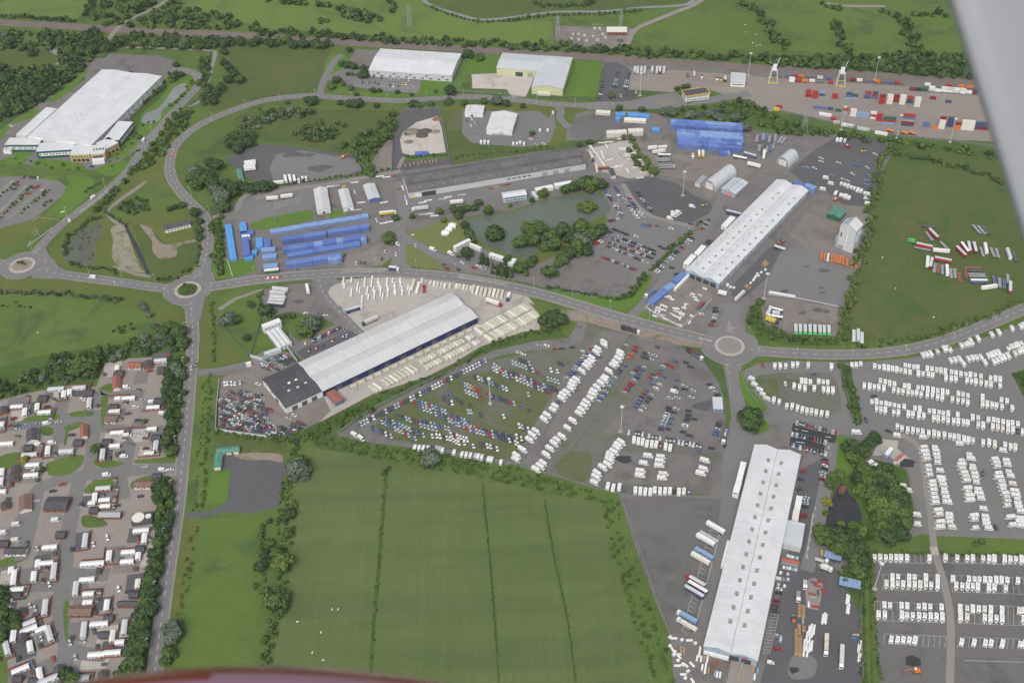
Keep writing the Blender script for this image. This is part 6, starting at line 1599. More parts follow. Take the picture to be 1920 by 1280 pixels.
for x,y,dv,k,c,cab,lab,L in((70,1040,(-1,-.25),'tank','s','w','upper silver tanker by the roundabout trees',9),(68,1095,(-1,-.15),'tank','s','w','lower silver tanker by the roundabout trees',9),(5,1062,(-.5,.9),'box','c',None,'cream box body wedged against the tankers',7),(60,1068,(1,.1),'box','c',None,'short cream body between two silver tankers',6),(20,1118,(1,.3),'box','y','n','yellow roofed lorry by the roundabout trees',8),(90,578,(1,.35),'tank','t',None,'grey tank lying at the flank of the pale blue warehouse',10),(642,1240,(0,1),'box','w',None,'left of three white trailers at the arc road edge',12),(675,1236,(0,1),'box','t',None,'middle of three white trailers at the arc road edge',13),(703,1255,(0,1),'box','w',None,'right of three white trailers at the arc road edge',11)):
 lorry(k,c,*t(x,y),dv,lab,'lorries near the east roundabout',cab=cab,L=L,roof='yellow' if c=='y' else 'light_grey')
t=q(1,2)
gM='lorries around the pale blue warehouse'
lorry('box','t',*t(1708,940),(-.75,.7),'grey trailer standing alone below the pale blue warehouse',gM)
lorry('box','w',*t(1578,918),(1,.25),'white box trailer beside the warehouse corner',gM,L=7.,roof='white')
lorry('flat','b',*t(1045,915),(-.8,.6),'blue flat lorry with white cab beside the container wall',gM,cab='w',L=11)
lorry('box','n',*t(1662,320),(1,.25),'blue sided trailer backed onto the west flank of the pale blue warehouse',gM)
lorry('box','b',*t(1415,1012),(.6,-.8),'blue lorry with red load in the display yard corner',gM,L=6,cab='b',roof='red')
t=q(0,2)
gN_='lorries on the brown north yard'
for x,y,dv,k,c,cab,lab,L,rf in((1785,1165,(1,.3),'box','b',None,'blue trailer with white roof beside the north container block',13,'light_grey'),(1710,1180,(1,.2),'tank','w',None,'left white tank trailer on the brown yard',13,None),(1815,1238,(1,.25),'box','w',None,'right white trailer on the brown yard',13,'white'),(1403,1155,(.02,1),'box','y',None,'left yellow box trailer below the north block',9,'cream'),(1432,1155,(.02,1),'box','y',None,'right yellow box trailer below the north block',9,'cream'),(1357,1165,(0,1),'flat','t','w','small pale flat lorry left of two yellow trailers',8,None),(1052,1110,(1,-.12),'box','w',None,'white trailer at the head of the hedge side row',9,'white'),(1128,1108,(1,-.1),'box','t',None,'pale trailer right of the head of the hedge side row',9,'white'),(1100,1138,(1,-.12),'box','c',None,'cream trailer in the hedge side row',13,'cream'),(1142,1162,(1,.02),'tank','s',None,'silver tanker in the hedge side row',12,None),(1130,1190,(1,-.05),'flat','q',None,'upper flat trailer in the hedge side row',13,None),(1138,1204,(1,-.05),'flat','q',None,'middle flat trailer in the hedge side row',13,None),(1150,1240,(1,-.02),'flat','q',None,'third flat trailer in the hedge side row',13,None),(1155,1256,(1,-.02),'flat','q','s','flat lorry with silver cab at the end of the hedge side row',12,None),(1890,1160,(-.12,1),'box','w',None,'white trailer at the right end of the flat trailer rank',13,'white'),(595,1170,(.4,1),'box','y','n','yellow sided lorry at the end of the long grey shed',12,'light_grey')):
 lorry(k,c,*t(x,y),dv,lab,gN_,cab=cab,L=L,roof=rf or 'light_grey')
i=0
for x,y in[(1838,1040),(1862,1050),(1885,1030),(1908,1030),(1930,1045),(1955,1050),(1975,1035),(1855,1110),(1880,1135),(1910,1120),(1940,1110),(1960,1090),(1905,1075),(2010,1050),(2035,1055)]:
 i+=1
 lorry('flat','qdqbqdqqdqbqdqq'[i-1],*t(x,y),(-.12,1)if x<2000 else(-.6,.8),f'flat trailer, {ordw(i)} of the dense rank behind the short hangar','flat trailers ranked behind the hangar')
for x,c in((922,'l'),(943,'t'),(970,'t'),(996,'t'),(1052,'l'),(1087,'t'),(1110,'n'),(1140,'t')):
 lorry('box',c,*t(x,528),(-.1,1),f'{COLS[c][1]} trailer standing {["at", "second along", "third along", "fourth along", "fifth along", "sixth along", "seventh along", "last along"][[922, 943, 970, 996, 1052, 1087, 1110, 1140].index(x)]} the railway side terminal bays','trailers in the railway side bays',L=12)
for x,y,k,c,cab,lab in((1368,555,'tank','w',None,'white tank trailer alone in the terminal bays'),(1423,575,'flat','d','w','dark flat lorry with a white cab in the terminal bays'),(1315,565,'flat','d',None,'dark flat trailer alone in the terminal bays'),(1537,590,'flat','m','w','maroon lorry with a white cab by the terminal shed'),(1563,595,'flat','e','y','green lorry with a yellow cab by the terminal shed'),(1598,595,'box','e',None,'green box body touching the terminal shed')):
 lorry(k,c,*t(x,y),(0,1),lab,'lorries by the terminal shed',cab=cab,L=8)
t=q(1,1)
gO='lorries about the block works'
for i,(x,y)in enumerate([(182,890),(162,922),(165,952),(155,978),(148,1003)]):
 lorry('box','wtwtn'[i],*t(x,y),(1,.1),f'pale roofed trailer, {ordw(i + 1)} from the road in the stack of five','five trailers ranked by the block works entrance')
for x,y,dv,k,c,cab,lab,L,rf in((387,888,(.2,1),'box','w',None,'white trailer alone near the block works entrance',11,'white'),(978,318,(1,-.12),'box','y','w','orange-yellow lorry with a white roof left of the junction spur',13,'white'),(1505,235,(1,-.1),'box','w',None,'white trailer parked below the long grey shed',12,'white'),(1240,282,(-1,.12),'box','t','w','grey lorry parked nearest the junction spur',13,'light_grey'),(1025,733,(1,.12),'box','n','w','blue lorry with white roof driving on the main road',6.5,'white'),(725,1042,(1,-.3),'box','n','w','long blue lorry crossing the pale concrete yard',12,'light_grey'),(865,1120,(-1,.45),'box','t','g','pale lorry with a dark green cab on the concrete yard',12,'light_grey'),(1775,985,(1,.35),'box','c','r','cream lorry with a red cab among block stacks',12,'white'),(1895,940,(-.3,1),'box','w','n','white lorry with a blue cab by the roadside stacks',6,'white'),(1260,895,(0,-1),'flat','r','r','red flat lorry between white lintel packs and block stacks',6,None)):
 lorry(k,c,*t(x,y),dv,lab,gO,cab=cab,L=L,roof=rf or 'light_grey')
t=q(3,2)
DL=(-.86,-.5)
for x,y,k,c,cab,lab,rf in((1527,115,'box','w',None,'uppermost white trailer on the dark lower yard','white'),(1478,182,'flat','t',None,'grey flat trailer under the uppermost white trailer',None),(1452,207,'box','w',None,'second white trailer on the dark lower yard','white'),(1440,312,'box','l',None,'pale blue trailer in the dark lower yard','light_blue'),(1414,347,'box','c',None,'cream roofed trailer below the pale blue one','cream'),(1388,522,'box','m','r','lorry with a red cab on the dark lower yard','light_grey'),(1392,565,'box','n',None,'white roofed blue trailer under the red cab lorry','white'),(1366,598,'box','n',None,'grey roofed blue trailer next to the marked bays','light_grey'),(1325,792,'box','l','w','pale blue lorry with a white cab low on the dark yard','light_blue'),(1325,845,'tipper','c','w','cream tipper lorry lowest on the dark yard',None)):
 lorry(k,c,*t(x,y),DL,lab,'lorries on the dark lower yard',cab=cab,roof=rf or 'light_grey',L=11.5 if cab else 13.6)
t=q(3,3)
for x,y,k,c,cab,lab,L,rf in((437,980,'box','u','w','olive topped lorry with a white cab facing down the timber yard',12,'concrete_block'),(553,1068,'box','t','w','grey topped lorry with a white cab at the timber yard bottom',13,'light_grey'),(228,618,'flat','q','w','small flat lorry with a white cab by the red stock pad',6,None),(278,530,'flat','t','w','small pale flat lorry at the corner of the red stock pad',5,None),(388,358,'flat','t','w','white flat lorry askew by the upper blue bays',6,None),(425,412,'box','c','w','short cream lorry between the two blue bay rows',5,'cream')):
 lorry(k,c,*t(x,y),(-.04,1)if x<380 or x>430 else(1,.3),lab,'lorries in the timber yard',cab=cab,L=L,roof=rf or 'light_grey')
def transporter(px,py,dv,label,cols,cab='w'):
 p=G(px,py,2);o=empty('car_transporter',(p.x,p.y,.2),heading(px,py,dv[0]*8,dv[1]*8,2),label=label,cat='car transporter',group='car transporters')
 m=MB()
 for z in(1.,2.7):
  m.box(-6.8,6.8,-1.25,-.95,z,z+.15,0,True).box(-6.8,6.8,.95,1.25,z,z+.15,0,True)
  for x in range(-6,7,2):m.box(x-.1,x+.1,-1.25,1.25,z-.02,z+.1,0,True)
 for x in(-6.5,-2,2.5,6.5):
  for y in(-1.22,1.22):m.box(x-.08,x+.08,y-.08,y+.08,1.,2.9)
 m.build('car_rack','dark_grey',o)
 running(13.6).build('running_gear',['dark_grey','tyre'],o)
 link('cab',part_mesh(('cab',COLS[cab][0]),cab_mb,[COLS[cab][0],'glass','tyre']),o,(8.2,0,0))
 for k,c in enumerate(cols):
  x=-4.6+4.6*(k%3);z=1.15 if k<3 else 2.85
  a=o.rotation_euler[2]
  l=o.location
  cz=link('parked_car',proto_mesh('hatchback',c),None,(l.x+x*math.cos(a),l.y+x*math.sin(a),l.z+z),a)
  tag(cz,f'{COLS[c][1]} car, {ordw(k % 3 + 1)} from tail, {"lower" if k < 3 else "upper"} deck of {label.split(" with")[0]}'[:110],'car','cars carried on transporters')
transporter(*q(1,2)(878,1190),(1,.28),'car transporter on the main road with dark cars','kndkkd')
transporter(*q(2,2)(1362,88),(1,.62),'car transporter near the east roundabout with mixed cars','klskrb')
transporter(*q(2,2)(1600,692),(-.25,1),'car transporter beside the eastern fence with two cars','ks')
CW='containers stacked in the rail terminal'
def stack(x,y,cols,kind='container',t=q(0,3),dv=(1,.08),group=CW,where='',z0=0):
 n=len(cols)
 hz=2.59*n*.5
 p0=t(x,y);p=G(*p0,hz);rz=heading(*p0,dv[0]*8,dv[1]*8,hz)
 for k,c in enumerate(cols[::-1]):
  lab=f'{COLS[c][1]} container '+(f'{"topmost" if k == n - 1 else ("at the foot" if k == 0 else "mid-height")} in the {where}' if n>1 else where)
  if n>3 and 0<k<n-1:lab=f'{COLS[c][1]} container, {ordw(k + 1)} up in the {where}'
  QUEUE.append(dict(kind=kind,col=c,loc=(p.x,p.y,z0+.15+2.6*k),rz=rz,label=lab,group=group,py=p0[1],cat='container',name=None))
for x,y,c,w_ in((165,572,'b','heading the rear train line'),(208,575,'r','second on the rear train line'),(250,578,'o','third on the rear train line'),(390,588,'t','fourth on the rear train line'),(458,590,'b','left of the right-hand crane'),(637,605,'m','right of the right-hand crane'),(685,607,'c','beside the first mast on the train'),(815,615,'o','alone under the tall mast'),(920,623,'b','second last on the rear train line'),(967,625,'r','last on the rear train line'),(178,605,'ww','white pair on the front train line'),(225,610,'r','second on the front train line'),(277,612,'o','third on the front train line'),(330,612,'c','fourth on the front train line'),(468,622,'r','below the blue one by the crane'),(1195,640,'w','alone above the white wagon row'),(1080,672,'m','at the left of the white wagon row'),(1125,675,'e','second of the white wagon row'),(1172,675,'g','third of the white wagon row'),(1228,672,'wt','first pale pair'),(1272,685,'w','right of the first pale pair'),(1320,677,'cw','second pale pair'),(1365,681,'tw','third pale pair'),(1412,686,'wt','fourth pale pair'),(1460,690,'cw','fifth pale pair'),(1505,698,'w','right of the fifth pale pair'),(1450,655,'o','above the fifth pale pair'),(1512,660,'o','second orange above the pale pairs'),(1358,648,'r','above the third pale pair'),(1550,692,'nm','navy and maroon pair')):
 stack(x,y,c,where=w_,z0=1.)
for x,y,c,w_ in((303,700,'rrm','first red stack'),(352,710,'rrr','second red stack'),(407,700,'ln','blue lidded pair'),(502,722,'rr','lone red pair'),(607,718,'nbl','tall blue stack mid terminal'),(652,725,'gq','green pair'),(748,712,'rbn','red topped blue stack'),(802,715,'nrb','navy topped stack'),(857,745,'mrrr','tall red stack'),(915,745,'cccc','tall cream stack'),(962,738,'mrm','maroon stack'),(1010,748,'cccc','second tall cream stack'),(1065,748,'rnn','navy stack'),(1122,765,'cccc','third tall cream stack'),(1237,735,'m','on the roadside lorry'),(1353,762,'n','alone on the open terminal'),(467,815,'n','right of the long blue one'),(525,828,'g','green near the second mast'),(583,830,'rq','red over grey pair'),(640,845,'ccc','cream trio'),(790,865,'crc','cream and red trio'),(835,880,'rrr','red trio'),(1185,935,'bb','lone blue pair'),(1250,958,'o','orange near the fence'),(1308,920,'mcccc','five high cream stack'),(1368,915,'nnnn','tall navy stack'),(1425,945,'moo','maroon over orange trio'),(85,800,'r','red at the terminal gate'),(65,820,'y','yellow at the terminal gate'),(490,890,'r','red by the fence'),(515,920,'t','grey by the fence')):
 stack(x,y,c,where=w_)
for x,y,c,w_ in((385,808,'b','long blue at the row head'),(710,862,'ll','pale blue long pair'),(910,905,'grl','long green topped trio'),(1050,900,'rbqmn','five high long stack'),(1500,940,'cccc','long cream stack'),(1605,945,'nnm','long navy stack at the wing edge'),(430,860,'w','long white by the fence'),(595,940,'w','second long white by the fence'),(715,968,'t','long grey by the fence'),(850,1000,'w','third long white by the fence')):
 stack(x,y,c,'long_container',where=w_,dv=(1,.18)if x in(430,595,715,850)else(1,.08))
for x,y in((920,982),(1025,998),(1085,1000)):
 lorry('tank','o',*q(0,3)(x,y),(1,.35),f'orange tank trailer, {["left", "middle", "right"][(920, 1025, 1085).index(x)]} of three at the terminal fence','orange tank trailers',L=7)
for k,(a,c)in enumerate((((120,572),(520,598)),((150,612),(500,628)),((600,606),(1030,632)),((1060,680),(1570,706)))):
 A0,B0=G(*q(0,3)(*a)),G(*q(0,3)(*c))
 n=max(1,int((B0-A0).length/19));d=(B0-A0).normalized()
 for j in range(n):
  p=A0+d*(19*(j+.5));
  o=empty('flat_wagon',(p.x,p.y,.1),math.atan2(d.y,d.x),label=f'flat rail wagon, {ordw(j + 1)} from the left on the {["rear", "front", "middle", "white"][k]} train',cat='wagon',group='flat rail wagons')
  link('deck',part_mesh(('wagon_deck',),lambda:MB().box(-9,9,-1.2,1.2,.75,.95,0,True),['dark_grey']),o)
  link('bogie',part_mesh(('bogie',),lambda:MB().box(-1.2,1.2,-1,1,.15,.7,0,True),['rust']),o,(-6,0,0));link('bogie',part_mesh(('bogie',),None,None),o,(6,0,0))
def crane(px,py,label):
 p=G(px,py);o=empty('portal_crane',(p.x,p.y,.1),heading(px,py,8,.6),label=label,cat='crane',group='portal cranes over the train')
 for x in(-4.5,4.5):
  for y in(-6,6):MB().tube([(x,y,0),(x*.6,y*.45,13)],.55,6,0,.45).build('leg','light_grey',o)
 for y in(-6,6):MB().box(-5.2,5.2,y-.5,y+.5,.2,1.,0,True).build('bogie_beam','yellow',o)
 MB().box(-3.4,3.4,-3.4,3.4,13,14.2,0,True).build('portal_deck','light_grey',o)
 MB().box(-2,2,-2.4,2.4,14.2,18.5,0,True).build('machine_house','white',o)
 MB().box(2.,3.6,-1,1,14.6,17,0,True).build('cab','glass',o)
 MB().tube([(1,0,17),(4.5,3,26)],.5,4,0,.3).build('boom','light_grey',o)
 MB().tube([(-1.2,0,18.4),(0,0,24),(3.5,2.4,24)],.16,4).build('stay','mid_grey',o)
crane(1449.5,152,'left portal crane standing over the container train');crane(1575.5,158,'right portal crane standing over the container train')
# stacks of the block works
t=q(1,1)
gS='block stacks along the works'
def lots(t,P,kind,col,dv,where,group,hz=.7,end='road end'):
 line(T(t,P),dv,col*len(P),end,where,group,kind,.02,0,hz)
VS=(-.13,1)
PIPES=[(655,832,'l'),(663,865,'s'),(715,820,'s'),(715,915,'l'),(762,870,'l'),(778,895,'s'),(818,820,'s'),(815,850,'s'),(835,900,'l'),(843,945,'s'),(870,820,'l'),(866,855,'s'),(882,890,'s'),(888,930,'l'),(915,830,'s'),(922,855,'s'),(932,880,'s'),(935,910,'l'),(950,940,'s'),(983,835,'l'),(986,880,'s'),(990,915,'l'),(1025,825,'s'),(1038,855,'s'),(1040,890,'l'),(1048,915,'s'),(1080,822,'s'),(1085,850,'s'),(1095,885,'s'),(1098,915,'s'),(1140,875,'s'),(1152,900,'l'),(795,970,'l'),(1245,825,'s')]
for i,(x,y,k)in enumerate(PIPES):
 put('long_lintel_pack' if k=='l' else 'lintel_pack','w',*t(x,y),VS,f'white wrapped lintel pack, {ordw(i + 1)} counting along the concrete apron rows','white lintel packs on the apron',hz=.6)
for A_,B_,n,kd in(((1178,860),(1215,880),2,'long_block_stack'),((1310,845),(1415,868),5,'short_block_stack'),((1455,868),(1505,870),2,'short_block_stack'),((1530,870),(1610,885),4,'short_block_stack'),((1630,892),(1720,915),4,'block_stack'),((1755,915),(1845,930),4,'block_stack')):
 P=[(A_[0]+(B_[0]-A_[0])*i/max(n-1,1),A_[1]+(B_[1]-A_[1])*i/max(n-1,1))for i in range(n)]
 for i,p in enumerate(P):put(kd,'p' if i%3==1 else 'B',*t(*p),(-.28,1),f'pale block stack, {ordw(i + 1)} of the roadside group {["nearest the apron", "before the gap", "of two", "of four", "by the red cab lorry", "at the outer bend"][[1178, 1310, 1455, 1530, 1630, 1755].index(A_[0])]}',gS)
SD2=(.62,.78)
SD3=(.85,.55)
for A_,B_,n,kd,w_ in(((986,577),(898,622),18,'block_stack','upper half of the long stack rows'),((1004,591),(916,635),18,'block_stack','lower half of the long stack rows'),((884,632),(790,680),17,'short_block_stack','upper half of the short stack rows'),((896,642),(800,690),17,'short_block_stack','lower half of the short stack rows'),((776,692),(700,730),11,'block_stack','tail of the stack rows')):
 for i in range(n):
  if(i*7+n)%9==4:continue
  put(kd,'p' if i%4==1 else 'B',A_[0]+(B_[0]-A_[0])*i/(n-1),A_[1]+(B_[1]-A_[1])*i/(n-1),SD3,f'buff block stack, {ordw(i + 1)} from the road in the {w_}',gS,jit=.03)
for i in range(16):
 x=895-i*15.5;y=614+i*7.4
 put('short_block_stack','B',x,y,(1,-.45),f'buff block stack, {ordw(i + 1)} in the single file against the navy wall',gS)
for i,(x,y)in enumerate([(660,1095-320),(672,776),(640,788),(652,795),(690,760),(700,755)]):
 put('panel_stack','q',x-5,y-55 if False else y-50,(.6,.8),f'grey frame stack, {ordw(i + 1)} in the mesh store beyond the block stacks','grey frame stacks')
t=q(1,2)
slabs=[(1340,930),(1355,925),(1370,950),(1385,972),(1308,1000),(1300,1010),(1220,1035),(1240,1035),(1225,1055),(1245,1060),(1262,1068),(1280,1072),(1200,1075),(1222,1090),(1245,1100),(1262,1108),(1275,1085),(1290,1030),(1130,1010),(1150,1020),(1110,1020),(1095,1030),(1120,1040),(1140,1045),(1085,1045),(1105,1060),(1180,945),(1200,965),(1160,950),(1350,1090),(1330,1140),(1262,1160),(1130,1085),(1070,1090),(1150,1110),(1075,1060),(1410,935),(1445,885)]
for i,(x,y)in enumerate(slabs):put('panel_stack','w' if i%4 else 't',*t(x,y),(1,.35)if i%5 else(.5,-.8),f'white panel stack, {ordw(i + 1)} scattered over the display yard','white panel stacks of the display yard',hz=.4)
yel=[(1895,680),(1905,690),(1885,700),(1900,710),(1915,700),(1765,870),(1780,880),(1755,862)]
for i,(x,y)in enumerate(yel):put('timber_pack','W',*t(x,y),(.7,-.7),f'tan timber pack, {ordw(i + 1)} in the two heaps beside the pale blue warehouse','tan timber packs')
wh=[(1840,770),(1830,790),(1820,805),(1850,785),(1810,820),(1870,760),(1620,860),(1640,870),(1665,875),(1615,850),(1790,840),(1900,740)]
for i,(x,y)in enumerate(wh):put('sheet_bale','w',*t(x,y),(.7,-.7),f'white wrapped bale, {ordw(i + 1)} strewn beside the pale blue warehouse','white wrapped bales')
for i in range(12):
 x=15+i*16.5
 put('sheet_bale','w',*q(1,3)(x,908+i*2.8),(1,.1),f'white bale, {ordw(i + 1)} in the straight line across the gravel yard','white bales in a line')
z12=lambda x,y:(1300+x/12.8,1180+y/12.8)
for i,(x,y,c)in enumerate([(150,530,'w'),(90,680,'w'),(185,700,'w'),(260,690,'W'),(335,710,'w'),(500,790,'u'),(590,800,'u'),(790,840,'u'),(215,900,'w'),(290,920,'w'),(365,970,'W'),(450,980,'u'),(520,1040,'l'),(570,1070,'w'),(640,1080,'w'),(1170,840,'q'),(1100,1050,'W'),(1440,930,'W'),(1545,980,'l'),(1470,1130,'w')]):
 put('long_panel_stack' if c=='w' and i%3==0 else 'timber_pack',c,*z12(x,y),(-.15,1),f'{COLS[c][1]} pack, {ordw(i + 1)} laid out before the lower warehouse doors','packs laid before the warehouse doors',hz=.6)
for i,(x,y)in enumerate([(1185,935),(1215,945),(1185,1000),(1205,1030),(1220,1045),(1245,1065),(1215,1065),(1250,1080),(1245,1110),(1240,1150),(1280,1140),(1300,1145),(1320,1190),(1285,1215),(1300,1240),(1355,1265),(1375,980),(1330,960),(1275,955),(1350,1140)]):
 put('panel_stack' if i%2 else 'sheet_bale','w',*q(3,2)(x,y),(.5+i%3*.3,-.4+i%4*.4),f'white sheet stack, {ordw(i + 1)} in the jumble by the lower hedge corner','white sheet stacks by the hedge corner',hz=.4)
for i,(x,y)in enumerate([(1268,1020),(1290,1025),(1268,1040),(1290,1042)]):put('timber_pack','W',*q(3,2)(x,y),(.1,1),f'tan crate, {ordw(i + 1)} of the square of four by the white sheets','tan crates of four')
t=q(3,3)
k=0
for x,ys in((235,range(705,790,17)),(265,range(715,790,17)),(232,range(860,945,18)),(212,range(895,1070,18)),(240,range(940,1070,18)),(268,range(870,890,12))):
 for y in ys:
  k+=1
  put('pallet_stack','W',*t(x,y),(-.1,1),f'tan pallet pack, {ordw(k)} down the timber yard stacks','tan pallets of the timber yard',hz=.5)
for i,(x,y)in enumerate([(308,890),(325,875),(345,880),(292,930),(312,945),(330,900),(272,990),(290,1000),(310,1010),(328,1000),(270,1040),(295,1045),(410,800),(425,790),(435,800),(592,650),(605,660),(595,720),(606,725),(680,1010),(692,1000),(682,1080),(692,1070)]):
 put('long_panel_stack','w',*t(x,y),(-.12,1),f'long white profile pack, {ordw(i + 1)} counting from the timber stacks outward','long white profile packs',hz=.5)
for i,(x,y)in enumerate([(150,325),(168,330),(185,335),(205,338),(220,342),(120,410),(145,415),(165,418),(190,425),(210,428),(95,450),(150,460),(90,495),(118,500),(150,500),(70,490),(78,540),(125,550)]):
 put('sheet_bale','wtwlt'[i%5],*t(x,y),(-.2,1),f'pale crate, {ordw(i + 1)} against the lower warehouse wall below the canopy','pale crates below the canopy')
z64=lambda x,y:(1100+x/6.4,190+y/6.4)
for i,(x,y,dv)in enumerate([(35,540,(.5,1)),(60,550,(.5,1)),(85,600,(.5,1)),(120,640,(.5,1)),(155,690,(.5,1)),(180,730,(.5,1)),(205,760,(.5,1)),(180,620,(.4,1)),(200,670,(.4,1)),(430,565,(1,0)),(430,582,(1,0)),(520,565,(1,0)),(500,632,(1,-.1)),(540,628,(1,-.1)),(480,655,(1,-.1)),(530,698,(1,0)),(560,695,(1,-.1)),(620,702,(1,0)),(330,795,(1,-.1)),(390,778,(1,0)),(600,790,(1,-.3)),(660,775,(1,-.2)),(270,705,(1,-.3)),(490,830,(.5,1)),(680,850,(1,-.15)),(640,920,(1,-.1)),(410,450,(1,-.2)),(500,440,(1,-.2)),(185,500,(1,0)),(270,490,(1,0)),(240,540,(.5,1)),(740,700,(.6,1)),(790,850,(.6,1)),(780,880,(.6,1)),(600,590,(.4,1)),(115,780,(.3,1)),(120,830,(.2,1))]):
 put('long_panel_stack','w',*z64(x,y),dv,f'white board pack, {ordw(i + 1)} strewn over the pale yard beside the long shed','white board packs on the pale yard',hz=.4)
lorry('tank','r',*z64(205,800),(1,-.05),'red tank body at the corner of the pale yard','tanks in the pale yard',L=11)
block('store_building','dark slate hut with a pale gable at the corner of the pale yard','hut',[z64(290,900),z64(355,890),z64(310,800),z64(260,805)],3.4,'light_grey','slate')
t=q(1,1)
for i,(x,y,dv)in enumerate([(1120,205,(.2,1)),(1130,240,(.1,1)),(1100,130,(.4,1)),(1545,183,(1,-.1)),(1250,240,(1,-.15)),(1290,225,(1,-.15)),(1400,215,(1,-.12)),(1440,200,(1,-.12)),(960,240,(1,-.2)),(760,295,(1,-.15)),(930,45,(1,-.1)),(980,50,(1,-.15)),(905,375,(.5,1)),(960,395,(1,-.15)),(1000,385,(1,-.15)),(1250,330,(1,-.1)),(1300,325,(1,-.1)),(1340,340,(1,-.1)),(600,115,(1,-.1)),(560,120,(1,-.1)),(1690,105,(1,-.12)),(1580,125,(1,-.12)),(1540,132,(1,-.12)),(740,90,(1,-.1)),(740,160,(.3,1)),(790,240,(1,-.1))]):
 put('long_panel_stack','w' if i%3 else 's',*t(x,y),dv,f'pale profile pack, {ordw(i + 1)} along the yard below the long shed','pale profile packs by the long shed',hz=.4)
for i,(x,y,c)in enumerate([(1850,110,'u'),(1880,105,'m'),(1800,125,'W'),(1760,130,'r'),(1900,100,'u'),(560,190,'u'),(575,260,'d'),(600,270,'u'),(1185,200,'y'),(1075,135,'r'),(1030,40,'r'),(660,115,'y')]):
 put('timber_pack',c,*t(x,y),(1,-.12),f'{COLS[c][1]} stock pile, {ordw(i + 1)} along the yard of the long shed','stock piles by the long shed')
t=q(0,1)
for i,(x,y)in enumerate([(1120,1240),(1155,1235),(1185,1225),(1215,1225),(1240,1215),(1270,1215),(1300,1210),(1325,1208),(1350,1205)]):
 put('timber_pack','W',*t(x,y),(.2,1),f'tan timber crate, {ordw(i + 1)} in the strip below the pale concrete pad','tan crates below the pad')
crow(t(1190,1148),t(1282,1145),1,'D','left','low blue run on the pale pad','blue bins on the pad',pitch=2.6)
for x,y,r,h,mt in((1240,985,4,2.4,'gravel_heap'),(1272,985,5.5,3.2,'gravel_heap'),(1170,985,6,1.5,'bare_earth'),(1145,1065,4,1.4,'bare_earth'),(1350,990,4,1.6,'bare_earth'),(1245,1018,5,1.4,'gravel_heap'),(1355,895,4,2,'rust')):
 m=MB();n=12;rr=random.Random(x)
 v=[(r*1.3*f*(.85+.3*rr.random())*math.cos(2*math.pi*k/n),r*f*(.85+.3*rr.random())*math.sin(2*math.pi*k/n),h*(1-f)*.9)for f in(1,.65,.3)for k in range(n)]+[(0,0,h)]
 m.add(v,[(i*n+k,i*n+(k+1)%n,(i+1)*n+(k+1)%n,(i+1)*n+k)for i in range(2)for k in range(n)]+[(2*n+k,2*n+(k+1)%n,3*n)for k in range(n)])
 o=m.build('spoil_heap',mt,None,loc=(*G(*t(x,y)).xy,.1));tag(o,f'{["black", "tall black", "wide brown", "small reddish", "ochre", "flat black", "rusty"][(1240, 1272, 1170, 1145, 1350, 1245, 1355).index(x)]} heap of loose spoil on the pale concrete pad','heap','heaps on the pale pad')
def digger(px,py,rz,label,col='orange'):
 p=G(px,py,1);o=empty('excavator',(p.x,p.y,.2),rz,label=label,cat='excavator',group='machines at work')
 m=MB()
 for y in(-1.2,1.2):m.box(-2,2,y-.3,y+.3,0,.9,0,True)
 m.build('track','black',o)
 MB().frus((-2.,1.5,-1.4,1.4,1.),(-1.9,1.3,-1.3,1.3,2.2)).build('body',col,o)
 MB().frus((.1,1.6,-1.3,-.2,2.2),(.2,1.3,-1.2,-.3,3.1)).build('cab','white',o)
 MB().tube([(1.3,.3,1.8),(4.,.3,4.2),(6.6,.3,3.2)],.32,6,0,.22).build('boom',col,o)
 MB().tube([(6.6,.3,3.2),(8.,.3,.8)],.24,6).build('arm',col,o)
 MB().frus((7.5,8.6,-.3,.9,.1),(7.7,8.3,-.2,.8,.9)).build('bucket','dark_grey',o)
digger(*q(3,3)(1115,1190),heading(*q(3,3)(1115,1190),-8,.2),'orange excavator with its boom out on the dark lower park')
digger(*q(0,1)(650,1180),heading(400,300,8,-1),'orange excavator at the edge of the grey hardstanding by trees')
digger(*q(0,3)(600,1100),heading(1590,275,-8,1),'red excavator in the upper boat yard','red')
digger(*q(1,3)(500,215),heading(1565,375,8,1),'orange excavator lying low behind the warehouse head')
def loader(px,py,rz,label,col='yellow'):
 p=G(px,py,1);o=empty('loader',(p.x,p.y,.2),rz,label=label,cat='loader',group='machines at work')
 m=MB()
 for x in(-1.3,1.3):
  for y in(-1,1):m.wheel(x,y,.65,.5)
 m.build('wheel','tyre',o)
 MB().frus((-2.3,1.4,-.9,.9,.8),(-2.1,1.2,-.8,.8,1.8)).build('body',col,o);MB().frus((-.6,.7,-.75,.75,1.8),(-.5,.5,-.65,.65,3.)).build('cab','glass',o)
 MB().tube([(.8,.5,1.7),(2.6,.5,.9)],.14,4).tube([(.8,-.5,1.7),(2.6,-.5,.9)],.14,4).build('lift_arm',col,o);MB().frus((2.4,3.4,-1.2,1.2,.1),(2.4,2.9,-1.2,1.2,1.)).build('bucket','mid_grey',o)
loader(*q(3,3)(192,800),R(80),'orange forklift loader beside the timber yard stacks','orange')
loader(*q(1,2)(1440,258),R(30),'yellow loader on the dark yard above the white vans','yellow')
loader(*q(0,3)(715,1135),R(10),'yellow loader in the upper boat yard')
loader(*q(1,3)(90,535),R(60),'orange loader beside the pale blue warehouse flank','orange')
t=q(3,3)
A('stock_pad','paving',6,[t(300,505),t(345,490),t(412,530),t(395,660),t(375,735),t(290,715),t(280,600)])
